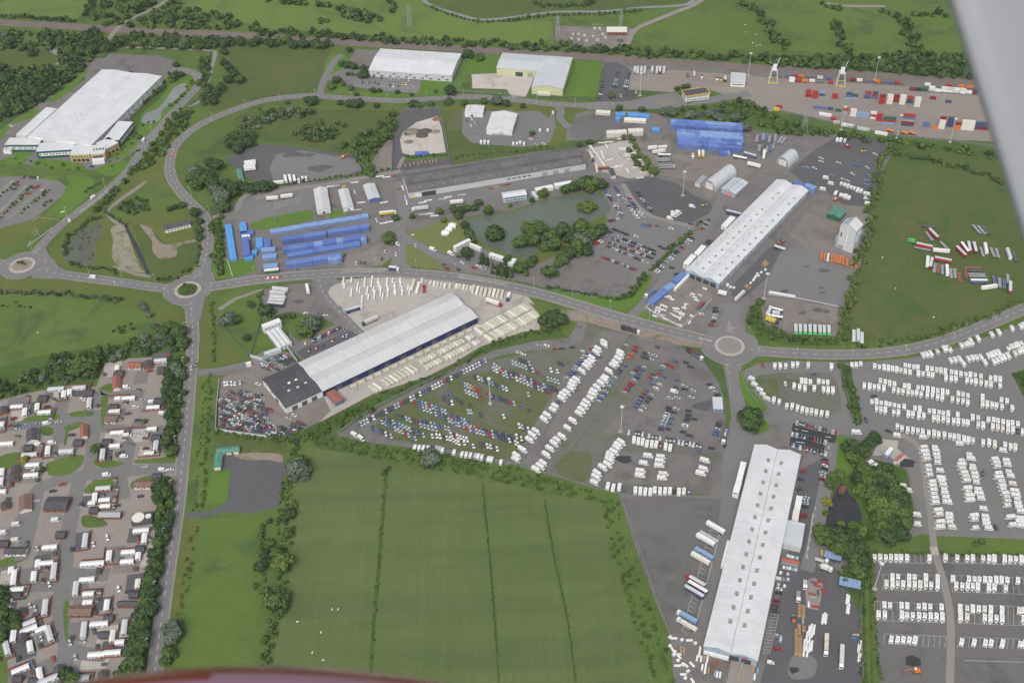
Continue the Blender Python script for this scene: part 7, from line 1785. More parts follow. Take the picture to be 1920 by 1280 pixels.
for i,(x,y,c,dv)in enumerate([(370,550,'r',(1,.3)),(395,520,'r',(1,.3)),(415,590,'r',(.8,.8)),(330,610,'u',(1,.2)),(335,635,'q',(1,.2)),(375,600,'g',(0,1)),(355,705,'r',(1,.1)),(345,525,'d',(1,.3)),(305,690,'w',(0,1)),(650,925,'b',(1,.1)),(640,940,'b',(1,.1)),(685,970,'b',(0,1)),(658,918,'y',(1,0)),(262,815,'q',(0,1)),(405,300,'y',(.1,1))]):
 put('timber_pack',c,*t(x,y),dv,f'{COLS[c][1]} machine pack, {ordw(i + 1)} around the pale stock pad of the timber yard','machine packs of the timber yard')
t=q(1,1)
gZ='trailers on the grey hardstanding'
for x,y,dv,c,lab in((-45,-62,(1,-.12),'w','uppermost white trailer of the hardstanding stack'),(-42,-48,(1,-.12),'w','second white trailer of the hardstanding stack'),(-48,-30,(1,-.12),'w','third white trailer of the hardstanding stack'),(-45,-12,(1,-.12),'w','fourth white trailer of the hardstanding stack'),(165,92,(1,-.12),'c','cream trailer lying along the track hedge'),(222,66,(.25,1),'t','first upright trailer by the track hedge'),(255,62,(.25,1),'t','second upright trailer by the track hedge'),(288,66,(.2,1),'n','third upright trailer by the track hedge'),(122,208,(1,-.06),'c','cream box body beside the marked bays'),(230,192,(1,-.15),'c','second cream box body above the marked bays')):
 lorry('box',c,*t(x,y),dv,lab,gZ,roof='white',L=11)
line(T(t,[(350,62),(376,62),(320,78),(575,1160-900)]),(.1,1),'www.','hedge','by the upright trailers','white vans on the hardstanding','panel_van',.1)
Shed('store_building','small green-roofed store at the edge of the grey hardstanding','store',[t(-128,66),t(-95,62),t(-110,-10),t(-150,-5)],3.2,.6,1,'cream','roof_green')
# TREES, HEDGES, SCRUB
def crown_arrays(seed,n,lobes=6,leaf=.2,tall=1.):
 """unit crown: leaf clumps scattered over several lobes round a ragged heart"""
 g=np.random.default_rng(seed)
 C=[(0,0,.05,.72)]
 for k in range(lobes):
  a=2*math.pi*k/lobes+g.uniform(-.4,.4);r=g.uniform(.35,.62)
  C.append((r*math.cos(a),r*math.sin(a),g.uniform(-.38,.42),g.uniform(.32,.5)))
 C.append((g.uniform(-.2,.2),g.uniform(-.2,.2),.52,.42))
 C=np.array(C)
 w=C[:,3]**2;idx=g.choice(len(C),n,p=w/w.sum())
 d=g.normal(size=(n,3));d/=np.linalg.norm(d,axis=1)[:,None]
 rad=C[idx,3]*g.uniform(.72,1.08,n)
 P=C[idx,:3]+d*rad[:,None]
 N=d+g.normal(size=(n,3))*.45;N/=np.linalg.norm(N,axis=1)[:,None]
 U=np.cross(N,g.normal(size=(n,3)));U/=np.linalg.norm(U,axis=1)[:,None]
 V=np.cross(N,U)
 s=leaf*g.uniform(.55,1.25,n)[:,None]
 q4=np.stack([P-U*s-V*s*.7,P+U*s*.9-V*s,P+U*s+V*s*.8,P-U*s*.8+V*s],1).reshape(-1,3)
 q4[:,2]=(q4[:,2]+.72)*tall
 return q4.astype(np.float32)
def quads_mesh(name,V,mats,mi=None):
 me=bpy.data.meshes.new(name)
 n=len(V)//4
 me.vertices.add(len(V));me.vertices.foreach_set('co',V.ravel())
 me.loops.add(4*n);me.loops.foreach_set('vertex_index',np.arange(4*n,dtype=np.int32))
 me.polygons.add(n);me.polygons.foreach_set('loop_start',np.arange(0,4*n,4,dtype=np.int32));me.polygons.foreach_set('loop_total',np.full(n,4,dtype=np.int32))
 for m_ in mats:me.materials.append(MATS[m_])
 if mi is not None:me.polygons.foreach_set('material_index',mi.astype(np.int32))
 me.update();me.validate()
 return me
BUSH=[crown_arrays(50+k,90,5,.26,.8)for k in range(5)]
BUSH_F=[crown_arrays(70+k,46,4,.34,.75)for k in range(4)]
CROWN={}
TRUNK={}
def trunk_mesh(h):
 k=round(h)
 if k not in TRUNK:
  m=MB().tube([(0,0,0),(.05*k,.02*k,k*.5),(0,0,k)],.045*k+.12,6,0,.05)
  for a in(0,2.1,4.2):m.tube([(0,0,k*.45),(k*.22*math.cos(a),k*.22*math.sin(a),k*.85)],.07*k*.4,4,0,.04)
  TRUNK[k]=m.data('trunk',['bark'])
 return TRUNK[k]
KINDT={'round':(1.35,'round'),'poplar':(4.2,'tall narrow'),'spread':(1.05,'broad'),'small':(1.3,'small round')}
LEAFW={'leaf_mid':'mid green','leaf_dark':'dark green','leaf_grey':'grey-green','leaf_light':'light green','leaf_gold':'golden'}
def tree(px,py,r,mat,label,group,kind='round',n=None):
 tall=KINDT[kind][0]
 r*=.62 if 'grove' in group and px>1500 else(.7 if 'screen' in group else .8)
 v=int(px+py)%3
 key=(kind,mat,v)
 if key not in CROWN:CROWN[key]=quads_mesh('crown',crown_arrays(v*7+len(kind),900 if kind!='small' else 300,7,.115 if kind!='small' else .19,1.)*np.array([1,1,tall*.62],dtype=np.float32),[mat])
 p=G(px,py,r*tall*.45)
 o=empty('tree',(p.x,p.y,0),(px*7+py*3)%6.28,label=label,cat='tree',group=group)
 c=link('crown',CROWN[key],o,(0,0,r*.12),None,(r,r,r));c.rotation_euler[2]=px%6
 link('trunk',trunk_mesh(min(14,r*tall*.8+1)),o)
 return o
def trees(P,group,where,kind='round'):
 """P: (px, py, radius, material[, kind]); every tree gets a place in its group"""
 for i,e in enumerate(P):
  kd=e[4]if len(e)>4 else kind
  tree(e[0],e[1],e[2],e[3],f'{KINDT[kd][1]} {LEAFW[e[3]]} tree, {ordw(i + 1)} {where}',group,kd)
D,M_,Y,L_,O_='leaf_dark','leaf_mid','leaf_grey','leaf_light','leaf_gold'
trees([(975,455,9,M_),(990,432,10,L_),(1012,430,10,M_),(1000,452,9,M_),(1021,462,7,L_),(1036,442,10,M_),(1056,432,10,D),(1040,460,9,M_),(1091,425,11,L_),(1072,446,9,D),(1110,440,10,M_),(1126,433,9,D),(1094,452,10,Y),(1080,466,10,M_),(1066,475,9,D),(1055,486,8,M_),(1046,494,6,M_),(1100,470,8,D),(1031,511,9,M_)],'grove on the pond shore','from the west in the grove on the pond')
trees([(929,438,13,D,'spread')],'pond islets','alone on the round pond islet')
trees([(1090,388,7,L_,'spread'),(1102,389,9,L_,'spread'),(1112,388,6,L_,'spread')],'pond islets','on the low eastern pond islet')
trees([(1060,356,7,M_),(1075,352,8,D),(1090,347,9,M_),(1100,342,9,D),(1112,346,10,M_),(1128,347,8,D),(1108,354,7,M_),(1020,363,7,M_),(1012,366,5,L_)],'trees on the north shore of the pond','along the north shore of the pond')
trees([(998,376,4,D),(956,386,3,L_,'small'),(916,395,7,M_),(898,380,5,M_),(890,390,5,D),(874,390,6,M_),(864,394,6,D),(851,393,6,M_),(860,404,6,M_),(872,422,6,D),(876,434,5,D),(881,443,6,M_),(886,452,5,D),(832,413,4,L_,'small'),(824,397,5,M_),(773,406,4,M_),(742,409,5,M_),(730,442,6,M_),(729,450,8,M_)],'trees around the pond lawn','clockwise from the lakeside office to the junction')
trees([(875,473,8,D),(975,503,8,M_),(992,494,6,M_),(986,512,4,L_),(950,488,6,D),(1000,487,5,D)],'trees by the pondside huts','along the huts on the pond edge')
trees([(904,486,3.2,D),(912,492,3.,D),(925,505,3.2,M_),(933,507,3.2,D),(942,509,3.4,M_),(950,511,3.4,D),(957,512,3.2,M_),(939,503,3,D)],'poplars beside the huts','in the poplar row beside the huts','poplar')
trees([(413,372,12,Y),(420,390,9,M_),(408,358,9,Y),(436,352,8,D),(398,345,9,D),(384,338,9,M_),(370,345,9,M_),(392,330,9,D),(378,325,8,D),(450,348,7,D),(460,352,7,D),(472,354,8,D),(485,352,8,D),(497,350,9,D),(508,348,7,D),(407,310,9,D),(395,306,8,D),(362,318,8,Y),(368,331,8,M_),(440,362,7,D),(425,345,8,D),(356,335,7,M_)],'wood inside the loop road','in the wood inside the loop road')
trees([(366,399,7,D),(375,415,5,D),(372,430,6,M_),(374,445,5,D),(318,392,4,D),(328,388,4,D),(338,386,4,D),(345,384,4,M_)],'trees by the derelict cottages','round the derelict cottages')
trees([(436,268,10,D),(450,272,9,D),(440,258,9,M_),(456,262,9,D),(468,268,8,D),(428,264,8,M_),(445,280,8,D),(470,254,8,M_)],'clump by the small round pond','in the clump by the small round pond')
trees([(539,192,4.5,M_),(585,190,8,D),(577,188,6,D),(638,193,4.5,D),(656,194,7,D),(668,196,8,D),(674,193,6,D),(706,198,4.5,D),(775,196,7,D),(785,198,6,M_),(808,196,5,M_),(838,192,6,M_),(843,190,6,M_),(870,193,5,M_),(907,190,5,M_),(932,188,9,Y),(950,194,6,D),(980,199,4,D)],'trees lining the northern loop road','along the south side of the loop road')
trees([(652,122,6,D),(655,94,5,D),(640,120,5,D),(631,150,7,D),(622,163,6,M_),(644,158,4,M_),(658,165,5,Y),(664,125,6,D),(680,128,5,D),(690,130,5,D),(676,142,6,M_),(685,142,6,D),(652,139,3.5,D),(661,139,3.5,M_),(700,170,5,D),(713,170,3.5,D),(745,173,4,D),(772,178,3,D),(668,177,4,D),(845,170,9,D),(817,172,3,M_),(879,102,8,D),(900,108,7,M_),(872,104,6,D)],'trees round the railway warehouse','around the white warehouse by the railway')
trees([(1270,166,4,D),(1282,163,4.5,D),(1290,162,4.5,M_),(1147,180,5,M_),(1160,203,5,D),(1204,206,5,D),(1246,210,7,Y),(1258,207,6,Y),(1262,214,6,Y),(1294,216,8,Y),(1330,214,7,Y),(1345,220,7,Y),(1380,222,8,Y),(1400,240,7,Y),(1410,198,6,M_),(1350,224,6,Y)],'willows north of the container block','from the terminal office along the northern ditch')
trees([(1106,268,5,D),(1087,272,4,D),(998,250,4,M_),(1225,322,7,L_),(1180,282,4,M_),(1189,296,5,M_),(1196,308,5,D),(1208,316,5,M_),(1170,258,4,M_)],'shrubs along the pale yard','along the hedge of the pale board yard')
trees([(579,610,11,Y),(572,622,9,M_),(588,606,9,Y),(500,583,8,D),(430,598,9,Y),(440,600,7,D),(470,571,4.5,D),(462,633,5,D),(420,604,6,Y)],'trees on the works lawn','on the lawns of the block works')
trees([(1028,596,8,D),(1040,594,9,D),(1052,600,8,D),(1035,606,8,D),(1020,602,7,D)],'dark clump at the stack yard end','in the dark clump at the end of the stack yard')
trees([(1404,780,10,D),(1412,788,10,M_),(1405,797,9,D),(1417,778,8,M_)],'trees on the grass circle','on the grass circle above the black bays')
trees([(1596,840,12,D),(1608,850,11,D),(1600,860,10,M_),(1632,830,9,D),(1642,822,8,D),(1620,846,9,M_),(1622,885,12,M_),(1610,896,10,D),(1642,890,11,M_),(1656,880,10,D),(1630,905,12,M_),(1648,908,12,D),(1668,902,11,M_),(1614,918,9,L_),(1636,926,12,M_),(1658,926,12,D),(1680,920,11,M_),(1645,945,13,L_),(1668,948,12,M_),(1690,942,11,D),(1668,965,11,L_),(1690,962,11,M_),(1650,966,10,M_),(1698,980,9,M_),(1676,986,11,D),(1655,988,9,L_),(1690,1002,10,D),(1665,1008,10,D),(1640,1004,8,M_)],'garden grove','working down the garden grove')
trees([(1552,942,4.5,O_,'small'),(1548,962,3,L_,'small'),(1600,985,5,L_),(1612,998,8,L_),(1576,982,4,L_,'small'),(1540,996,8,L_),(1546,1010,9,M_),(1562,1010,9,D),(1580,1012,10,D),(1600,1014,9,D),(1572,1028,8,M_),(1590,1030,9,D),(1612,1030,8,D),(1604,1046,8,M_),(1622,1052,8,D),(1606,1066,7,M_),(1616,1076,7,M_),(1636,1010,3,O_,'small'),(1560,895,5,L_),(1575,890,5,M_),(1556,908,5,M_)],'trees round the garden pond','round the rim of the dark garden pond')
trees([(808,858,8,Y),(814,862,7,Y),(802,866,7,Y),(808,850,7,Y)],'grey willow at the van row','of the grey willow clump below the panel vans')
trees([(557,878,11,Y),(566,884,9,Y),(548,884,9,Y),(560,866,8,M_),(516,1128,11,M_),(526,1118,8,M_),(530,1054,9,L_),(522,1042,7,M_),(540,1000,5,M_),(505,1018,5,M_),(497,1040,5,D),(488,1062,6,D),(498,1110,5,M_),(545,962,6,D)],'trees in the field hedge','down the hedge beside the large mown field')
trees([(322,1178,8,Y),(330,1188,7,Y),(320,1196,7,Y),(318,1225,6,M_),(310,1240,5,M_)],'grey tree by the south road','in the grey clump by the south road')
trees([(330,690,8,Y),(338,700,7,Y),(322,684,7,D),(318,700,7,D),(315,716,7,D),(312,732,7,D),(322,738,7,D),(312,748,7,D),(330,720,6,D),(320,762,7,D),(316,780,7,D),(326,796,7,D),(318,812,7,D),(312,828,7,M_),(326,842,6,M_),(320,850,6,M_),(302,915,10,D),(312,925,8,M_),(296,932,8,D),(312,905,7,M_)],'screen trees along the south road','down the screen between site and south road')
trees([(318,968,6,D),(310,984,7,D),(304,1000,7,D),(300,1018,7,M_),(296,1036,7,D),(290,1052,7,D),(296,1064,7,M_),(286,1078,8,D),(280,1094,8,M_),(290,1106,7,D),(276,1112,8,D),(272,1130,8,M_),(282,1142,8,D),(266,1150,8,D),(270,1168,8,M_),(258,1176,8,D),(268,1192,8,D),(254,1198,8,D),(262,1214,8,M_),(248,1222,8,D),(256,1240,9,M_),(240,1248,8,M_),(248,1266,9,M_),(228,1268,8,M_)],'lower screen trees along the south road','down the lower screen of the south road')
trees([(156,688,12,M_),(170,684,10,M_),(146,694,9,M_),(330,625,8,M_),(320,612,7,M_),(308,620,7,M_),(345,640,7,M_),(300,632,6,Y),(340,622,7,D),(316,638,7,D),(270,632,6,Y),(290,612,4,Y),(280,590,4,Y),(272,578,4,Y),(264,570,4,Y)],'big trees in the western hedge','along the hedge above the residential site')
trees([(6,1110,6,D),(4,1130,7,D),(12,1150,6,M_),(26,1160,6,D),(8,1175,7,D),(30,1172,5,M_),(2,1195,6,M_),(125,1262,7,D),(135,1272,6,M_),(178,840,5,M_,'small'),(222,852,3,M_,'small'),(80,880,3,D,'small'),(185,842,3,D,'small'),(45,862,4,O_,'small'),(270,790,3,L_,'small')],'trees inside the residential site','scattered inside the residential site')
trees([(165,70,10,D),(175,62,10,D),(158,84,9,D),(185,76,9,D),(170,95,9,D),(140,108,9,D),(150,98,8,M_),(128,96,8,M_),(115,78,8,M_),(95,76,7,D),(10,68,8,Y),(22,80,8,D),(40,90,6,M_),(60,100,7,D),(88,68,8,D),(205,90,9,D),(218,80,9,D),(232,76,9,D),(250,78,8,D),(60,170,9,D),(75,160,8,D),(85,155,8,D),(45,165,9,D),(30,180,10,D),(15,190,9,D),(55,190,9,D),(35,205,9,M_),(10,212,8,D),(8,150,10,D),(100,140,6,D,'poplar'),(4,128,9,D),(66,178,6,L_)],'western wood beside the factory','in the western wood beside the factory')
trees([(300,78,8,D),(320,80,8,D),(345,82,8,Y),(365,82,8,D),(390,84,8,D),(420,82,8,D),(450,78,8,D),(480,78,8,D),(510,82,8,D),(538,76,8,M_),(550,84,8,D),(570,84,8,D),(592,82,8,D),(606,86,7,D),(614,80,6,D),(420,98,6,D),(430,128,7,D),(420,118,7,D),(440,140,8,D),(450,150,8,M_),(428,150,7,D),(405,175,7,D),(415,165,7,D),(400,190,7,D),(330,122,5,D),(325,145,7,D),(340,140,5,D),(378,125,5,M_),(390,128,5,D)],'trees between railway and loop field','from the factory east along the railway')
def in_poly(x,y,poly):
 c=False
 n=len(poly)
 for i in range(n):
  x1,y1=poly[i];x2,y2=poly[(i+1)%n]
  if(y1>y)!=(y2>y)and x<(x2-x1)*(y-y1)/(y2-y1)+x1:c=not c
 return c
def scatter(name,spots,mats,label,far=False):
 """spots: (x, y, radius); one mass of bushes"""
 g=np.random.default_rng(len(spots))
 base=BUSH_F if far else BUSH
 VV,MI=[],[]
 for x,y,r in spots:
  b=base[g.integers(len(base))];a=g.uniform(0,6.28);c,s=math.cos(a),math.sin(a)
  v=np.empty_like(b);r*=1.08 if far else .88;hs=r*g.uniform(.75,1.25)
  v[:,0]=(b[:,0]*c-b[:,1]*s)*r+x;v[:,1]=(b[:,0]*s+b[:,1]*c)*r+y;v[:,2]=b[:,2]*hs-.05
  VV.append(v);MI.append(np.full(len(b)//4,g.choice(len(mats),p=[m[1]for m in mats])))
 me=quads_mesh(name,np.concatenate(VV),[m[0]for m in mats],np.concatenate(MI))
 return link(name,me,None,kind='stuff',label=label)
def fill(poly,step,r0,r1,keep=.8,seed=1,hole=None):
 rr=random.Random(seed+len(poly))
 P=[G(*p).xy for p in poly];H=[[G(*p).xy for p in h]for h in(hole or[])]
 xs=[p.x for p in P];ys=[p.y for p in P];out=[]
 y=min(ys)
 Pt=[(p.x,p.y)for p in P];Ht=[[(p.x,p.y)for p in h]for h in H]
 while y<max(ys):
  x=min(xs)
  while x<max(xs):
   a,b=x+rr.uniform(-.5,.5)*step,y+rr.uniform(-.5,.5)*step
   if rr.random()<keep and in_poly(a,b,Pt)and not any(in_poly(a,b,h)for h in Ht):out.append((a,b,rr.uniform(r0,r1)))
   x+=step
  y+=step
 return out
def along(path,step,r0,r1,wd=0,seed=2,keep=1.):
 rr=random.Random(seed+len(path));out=[]
 for p,d in walk([G(*q_).xy for q_ in path],step):
  if rr.random()>keep:continue
  o=rr.uniform(-wd,wd)
  out.append((p.x-d.y*o+rr.uniform(-.5,.5),p.y+d.x*o+rr.uniform(-.5,.5),rr.uniform(r0,r1)))
 return out
MIXD=[(D,.5),(M_,.4),('leaf_rank',.1)];MIXM=[(M_,.55),('leaf_rank',.3),(D,.15)];MIXL=[('leaf_rank',.55),(L_,.2),(M_,.25)];MIXY=[(Y,.5),(M_,.3),(D,.2)]
scatter('scrub',fill([(-80,58),(60,60),(190,66),(205,88),(190,100),(160,128),(118,168),(60,205),(0,232),(-80,260)],7,3,5.5,.75,3,[[(-80,98),(40,95),(100,98),(112,112),(95,130),(20,134),(-80,140)]]),MIXD,'dense dark scrub west of the factory',True)
scatter('scrub',fill([(150,30),(170,0),(180,-60),(330,-60),(335,10),(395,22),(450,38),(500,58),(300,55),(200,50)],8,3,5.5,.62,4,[[(240,36),(262,26),(330,-10),(345,-10),(275,32),(240,44)]]),MIXD,'dark scrub beyond the railway footbridge',True)
scatter('hedgerow',along([(-60,28),(0,32),(80,36),(140,42)],5,2.5,4,2)+along([(480,62),(560,66),(680,72),(760,77),(900,84),(1000,88),(1100,95),(1200,100),(1400,112),(1600,124),(1830,138),(1900,145)],4.5,2.5,5,9,5)+along([(1050,84),(1080,92),(1150,98),(1240,104)],5,3,5,5),MIXD,'dark hedgerow along the far side of the railway',True)
scatter('hedgerow',fill([(235,66),(400,73),(560,81),(622,86),(620,93),(560,90),(430,86),(380,95),(300,92),(225,90)],6,3,5,.75,5),MIXD,'dark hedge belt along the near side of the railway',True)
scatter('scrub',fill([(488,0),(540,-5),(610,5),(618,14),(560,10),(500,6)],6,3,5,.8)+fill([(632,20),(660,16),(700,30),(720,42),(680,45),(650,34)],6,3,6,.85)+fill([(725,10),(742,-20),(750,-20),(740,22),(728,28)],6,3,5,.8)+fill([(588,42),(605,37),(618,44),(600,50)],5,2,4,.9)+along([(800,12),(850,31),(900,43),(960,39),(1040,29),(1130,28),(1200,21)],6,1.5,3,1)+along([(1000,2),(1010,12),(1100,12),(1112,-5)],7,3,5,4),MIXD,'thorn thickets in the far meadows',True)
scatter('scrub',along([(1395,5),(1420,20),(1440,50),(1455,75),(1480,95)],5,3,5.5,6)+along([(1560,45),(1572,60),(1580,80),(1582,98)],4.5,3,5.5,6)+along([(1690,30),(1700,50),(1708,75),(1720,100),(1745,120)],4.5,3,6,8)+along([(1540,10),(1570,15),(1640,25),(1700,28),(1780,30)],7,2.5,5,5,8,.7)+fill([(1440,108),(1600,112),(1700,104),(1790,106),(1860,112),(1860,152),(1700,140),(1440,122)],6,3,6,.85),MIXD,'hedges dividing the north eastern meadows',True)
scatter('scrub',fill([(452,250),(440,222),(470,210),(520,206),(560,206),(600,210),(570,222),(520,230),(480,240)],6,2.5,5,.7,2),MIXY,'grey willow scrub inside the loop road',True)
scatter('scrub',fill([(548,258),(570,236),(600,228),(650,236),(640,262),(590,268)],6,2.5,4.5,.7)+fill([(640,276),(700,240),(720,225),(748,212),(735,262),(712,280),(690,310),(660,300)],6,2.5,5,.75)+along([(680,290),(690,320),(698,330)],5,4,6,2),MIXM,'green thicket inside the loop road',True)
scatter('hedgerow',along([(380,112),(388,140),(380,165),(390,200)],5,3,5,6)+fill([(310,230),(340,205),(366,215),(350,240),(320,270),(300,300),(262,322),(220,360),(200,388),(180,400),(165,402),(240,330),(288,270)],5,1.8,3.6,.8)+along([(245,250),(262,262)],4,2,3,3),MIXM,'green hedge belt between service road and loop road',True)
scatter('scrub',along([(245,205),(300,168),(318,152)],5,2,3.5,5)+along([(320,200),(350,170),(360,150)],7,1.5,2.5,2)+along([(268,235),(300,226)],6,1.5,2.5,1)+along([(320,138),(345,145)],5,2,4,3)+along([(205,312),(248,262)],7,1,2,4)+along([(10,300),(160,322)],9,1,2.2,4),MIXM,'ornamental shrubs round the factory',True)
for k,(a,b)in enumerate([((0,368),(34,342)),((2,408),(62,350)),((40,400),(98,352))]):
 scatter('planting',along([a,b],5,1.2,2.4,1),MIXM,f'row of small trees in the {["upper", "middle", "lower"][k]} planting bed of the factory car park',True)
scatter('hedgerow',along([(118,478),(122,452),(150,425),(175,412),(192,404)],4,1.8,3,3)+along([(196,394),(225,416),(240,424)],4,1,2,1)+along([(130,495),(165,503),(200,505),(225,512)],4,1.5,2.6,2)+along([(370,500),(376,460)],4,1.2,2,1)+along([(296,526),(330,522),(364,500)],4,1.2,2.4,1)+along([(82,385),(100,375)],4,1.5,2.5,2)+along([(160,360),(185,345)],4,1.5,2,1),MIXD,'dark hedges round the western enclosure',True)
scatter('scrub',fill([(215,385),(262,370),(275,378),(280,398),(230,405)],4,1.5,3,.7),MIXD,'dark shrub patch in the western enclosure',True)
scatter('hedgerow',along([(-20,547),(60,550),(130,553),(190,560),(230,566)],3,1.8,3,2),MIXY,'grey willow hedge below the west road')
scatter('scrub',fill([(200,620),(250,605),(265,612),(240,622),(205,632)],5,1.5,3,.8)+along([(-40,575),(10,570),(60,575)],5,1,2,3),MIXD,'dark rushes in the western meadow')
scatter('hedgerow',fill([(-60,725),(10,708),(60,690),(110,670),(180,655),(240,645),(300,632),(340,620),(345,660),(310,660),(240,668),(190,690),(172,718),(110,716),(50,734),(-60,762)],5.5,2.5,5,.8,6),[(D,.4),(M_,.4),(Y,.2)],'broad hedge above the residential site')
scatter('hedgerow',fill([(312,676),(352,670),(346,740),(338,800),(334,852),(314,858),(310,760)],5,2.5,4.5,.8)+fill([(300,900),(328,895),(325,960),(310,1040),(296,1110),(280,1190),(262,1262),(240,1290),(222,1285),(244,1225),(262,1150),(278,1060),(292,980)],5,2.5,4.5,.8),MIXD,'dark undergrowth of the south road screen')
scatter('verge_growth',along([(385,720),(378,800),(372,900),(366,955)],3,.8,1.6,2,3,.6)+along([(366,990),(356,1050),(345,1120),(336,1180)],3,1,1.8,2,4,.6)+along([(392,700),(394,760),(386,850),(380,950)],3,1,2,1,4,.8)+along([(398,570),(402,620),(400,680)],3,1,2,1),MIXL,'rank growth along the south road ditch')
scatter('hedgerow',along([(556,840),(552,880),(546,930),(542,990),(535,1040),(522,1100),(512,1170),(500,1240),(492,1300)],3.2,1.5,3.2,4)+along([(540,900),(530,960),(515,1010)],4,1.2,2.4,3)+along([(500,980),(497,1040),(488,1110)],4,1.5,3,3),MIXM,'overgrown hedge beside the large mown field')
scatter('hedgerow',fill([(400,805),(540,820),(590,800),(640,775),(700,752),(720,740),(700,772),(640,800),(600,818),(560,838),(500,828),(404,818)],3.6,1.4,2.8,.85)+along([(720,742),(800,712),(860,684),(905,657),(985,627),(1055,622)],3.2,1.4,2.6,3),MIXM,'thick bank of bushes below the block works')
scatter('hedgerow',fill([(590,820),(640,822),(720,838),(800,846),(880,860),(960,876),(1040,898),(1130,928),(1145,945),(1100,938),(1000,916),(900,898),(820,884),(740,866),(650,848),(575,838)],3.4,1.,2.2,.75),MIXL,'rank green bank above the large mown field')
scatter('verge_growth',along([(1150,940),(1162,1010),(1185,1090),(1210,1150),(1238,1220),(1260,1300)],3,1,2,4,3,.7)+along([(1135,950),(1150,1020),(1175,1110),(1205,1190),(1225,1270)],3,1,2,2,4,.8),MIXL,'rank growth down the east edge of the mown field')
for k,pth in enumerate([[(724,885),(720,940),(714,1010),(708,1090),(700,1180),(694,1290)],[(905,905),(910,960),(918,1040),(925,1130),(932,1220),(936,1300)],[(1021,935),(1030,990),(1042,1060),(1058,1130),(1070,1200),(1080,1290)]]):
 band('ditch',spline([G(*p).xy for p in pth],False,5),1.6 if k else 2.6,'dark_verge',3)
 scatter('ditch_growth',along(pth,1.7,.35,.8 if k else 1.1,.5 if k else 1.2,9,.8),MIXD if k else MIXL,f'low growth along the {["broad left", "middle", "right"][k]} ditch of the mown field')
scatter('scrub',fill([(718,876),(732,874),(730,894),(716,892)],2,1.2,2.2,.9),MIXD,'dark bush at the head of the left ditch')
scatter('hedgerow',along([(1026,538),(1050,542),(1100,552),(1150,562),(1172,560)],3,1.4,2.6,1)+along([(1172,558),(1190,540),(1212,515)],2.2,2,3.4,2.5),MIXD,'hedge round the open gravel car park')
scatter('hedgerow',along([(1222,508),(1250,480),(1275,455),(1296,436)],2.6,2,3,2)+along([(1306,422),(1314,416)],3,1.5,2.5,1),MIXM,'clipped hedge along the warehouse yard')
scatter('hedgerow',along([(1180,258),(1192,280),(1206,300),(1220,322)],3.2,2,3.4,2.5),MIXM,'bushy strip beside the pale board yard',True)
scatter('hedgerow',fill([(1400,600),(1416,568),(1432,558),(1426,590),(1440,612),(1500,628),(1566,632),(1578,640),(1572,650),(1490,648),(1430,634)],4,2,3.6,.8),MIXM,'bushes wrapping the yard north of the east roundabout')
scatter('hedgerow',fill([(1572,684),(1584,682),(1596,696),(1606,740),(1616,788),(1604,797),(1594,770),(1580,716)],3,1.6,2.8,.9),MIXM,'long narrow hedge strip between the caravan parks')
scatter('hedgerow',along([(1672,272),(1655,300),(1644,340),(1632,400),(1620,460),(1600,530),(1588,580),(1578,640)],3,1.6,3.2,5)+along([(1590,645),(1640,650),(1680,640),(1720,632),(1780,618),(1850,590),(1920,560)],4,1.2,2.6,4),MIXL,'rank edge of the rough trailer field',True)
scatter('scrub',fill([(1176,208),(1250,210),(1330,202),(1400,190),(1440,212),(1480,230),(1560,248),(1640,260),(1780,274),(1900,296),(1900,305),(1760,284),(1670,272),(1560,256),(1450,242),(1390,226),(1250,218)],6,2.5,4.5,.6,3,[[(1300,206),(1362,204),(1362,224),(1300,224)]]),MIXM,'scrub along the ditch below the container terminal',True)
scatter('scrub',along([(1670,285),(1720,296),(1780,310),(1850,330),(1890,345)],5,2,4,4),MIXM,'bushy ditch across the top of the rough field',True)
scatter('hedgerow',along([(400,420),(412,450),(404,500)],4,2,4,3)+along([(412,410),(414,470),(412,515)],3.5,2.5,4,2),MIXM,'tall hedge beside the sky blue containers')
scatter('hedgerow',along([(1628,1040),(1618,1080),(1614,1150),(1620,1290)],3,1,2,2)+along([(1636,1080),(1640,1180),(1650,1290)],3,.8,1.6,1.5),MIXM,'hedge strip left of the marked lower park')
scatter('hedgerow',along([(1640,1038),(1700,1036),(1740,1038)],3,1,1.8,1.5)+along([(1766,1038),(1850,1040),(1930,1044)],3,1,1.8,1.5)+along([(1830,1018),(1842,1022)],3,2.5,3.5,2)+along([(1580,1070),(1600,1100),(1612,1110)],3,2,3.4,3),MIXM,'hedge along the top of the marked lower park')
scatter('scrub',fill([(1898,702),(1940,692),(1990,700),(1990,760),(1924,742)],4,1.6,3,.8),MIXM,'green scrub corner at the right edge of the long rows')
scatter('scrub',along([(345,540),(352,536),(360,540),(362,548),(352,551),(344,548)],2.4,1.5,2.6,1.5),MIXM,'shrubs covering the middle roundabout island')
scatter('scrub',along([(35,495),(42,491),(50,496)],2.5,1.2,2.2,1.5),MIXM,'shrubs on the western roundabout island')
scatter('hedgerow',along([(490,592),(486,560),(492,545)],4,1.5,2.5,1)+along([(505,596),(530,592),(560,590)],4,2,3.5,3),MIXM,'shrub border on the block works lawn')
scatter('gorse',along([(540,900),(536,960),(508,990),(500,1010)],7,.5,1.,3,5,.7)+along([(395,1222),(405,1225)],3,.4,.8,2),[(O_,1.)],'yellow flowering ragwort along the field hedge')
scatter('hedgerow',along([(758,294),(800,293),(838,291)],4,1.2,2.2,1.5)+along([(500,352),(560,342),(640,332),(700,324),(752,316)],5,1.2,2.4,1.5)+along([(845,300),(870,292),(960,286),(1040,278)],6,1,2,2),MIXM,'low bank of bushes behind the long grey shed',True)
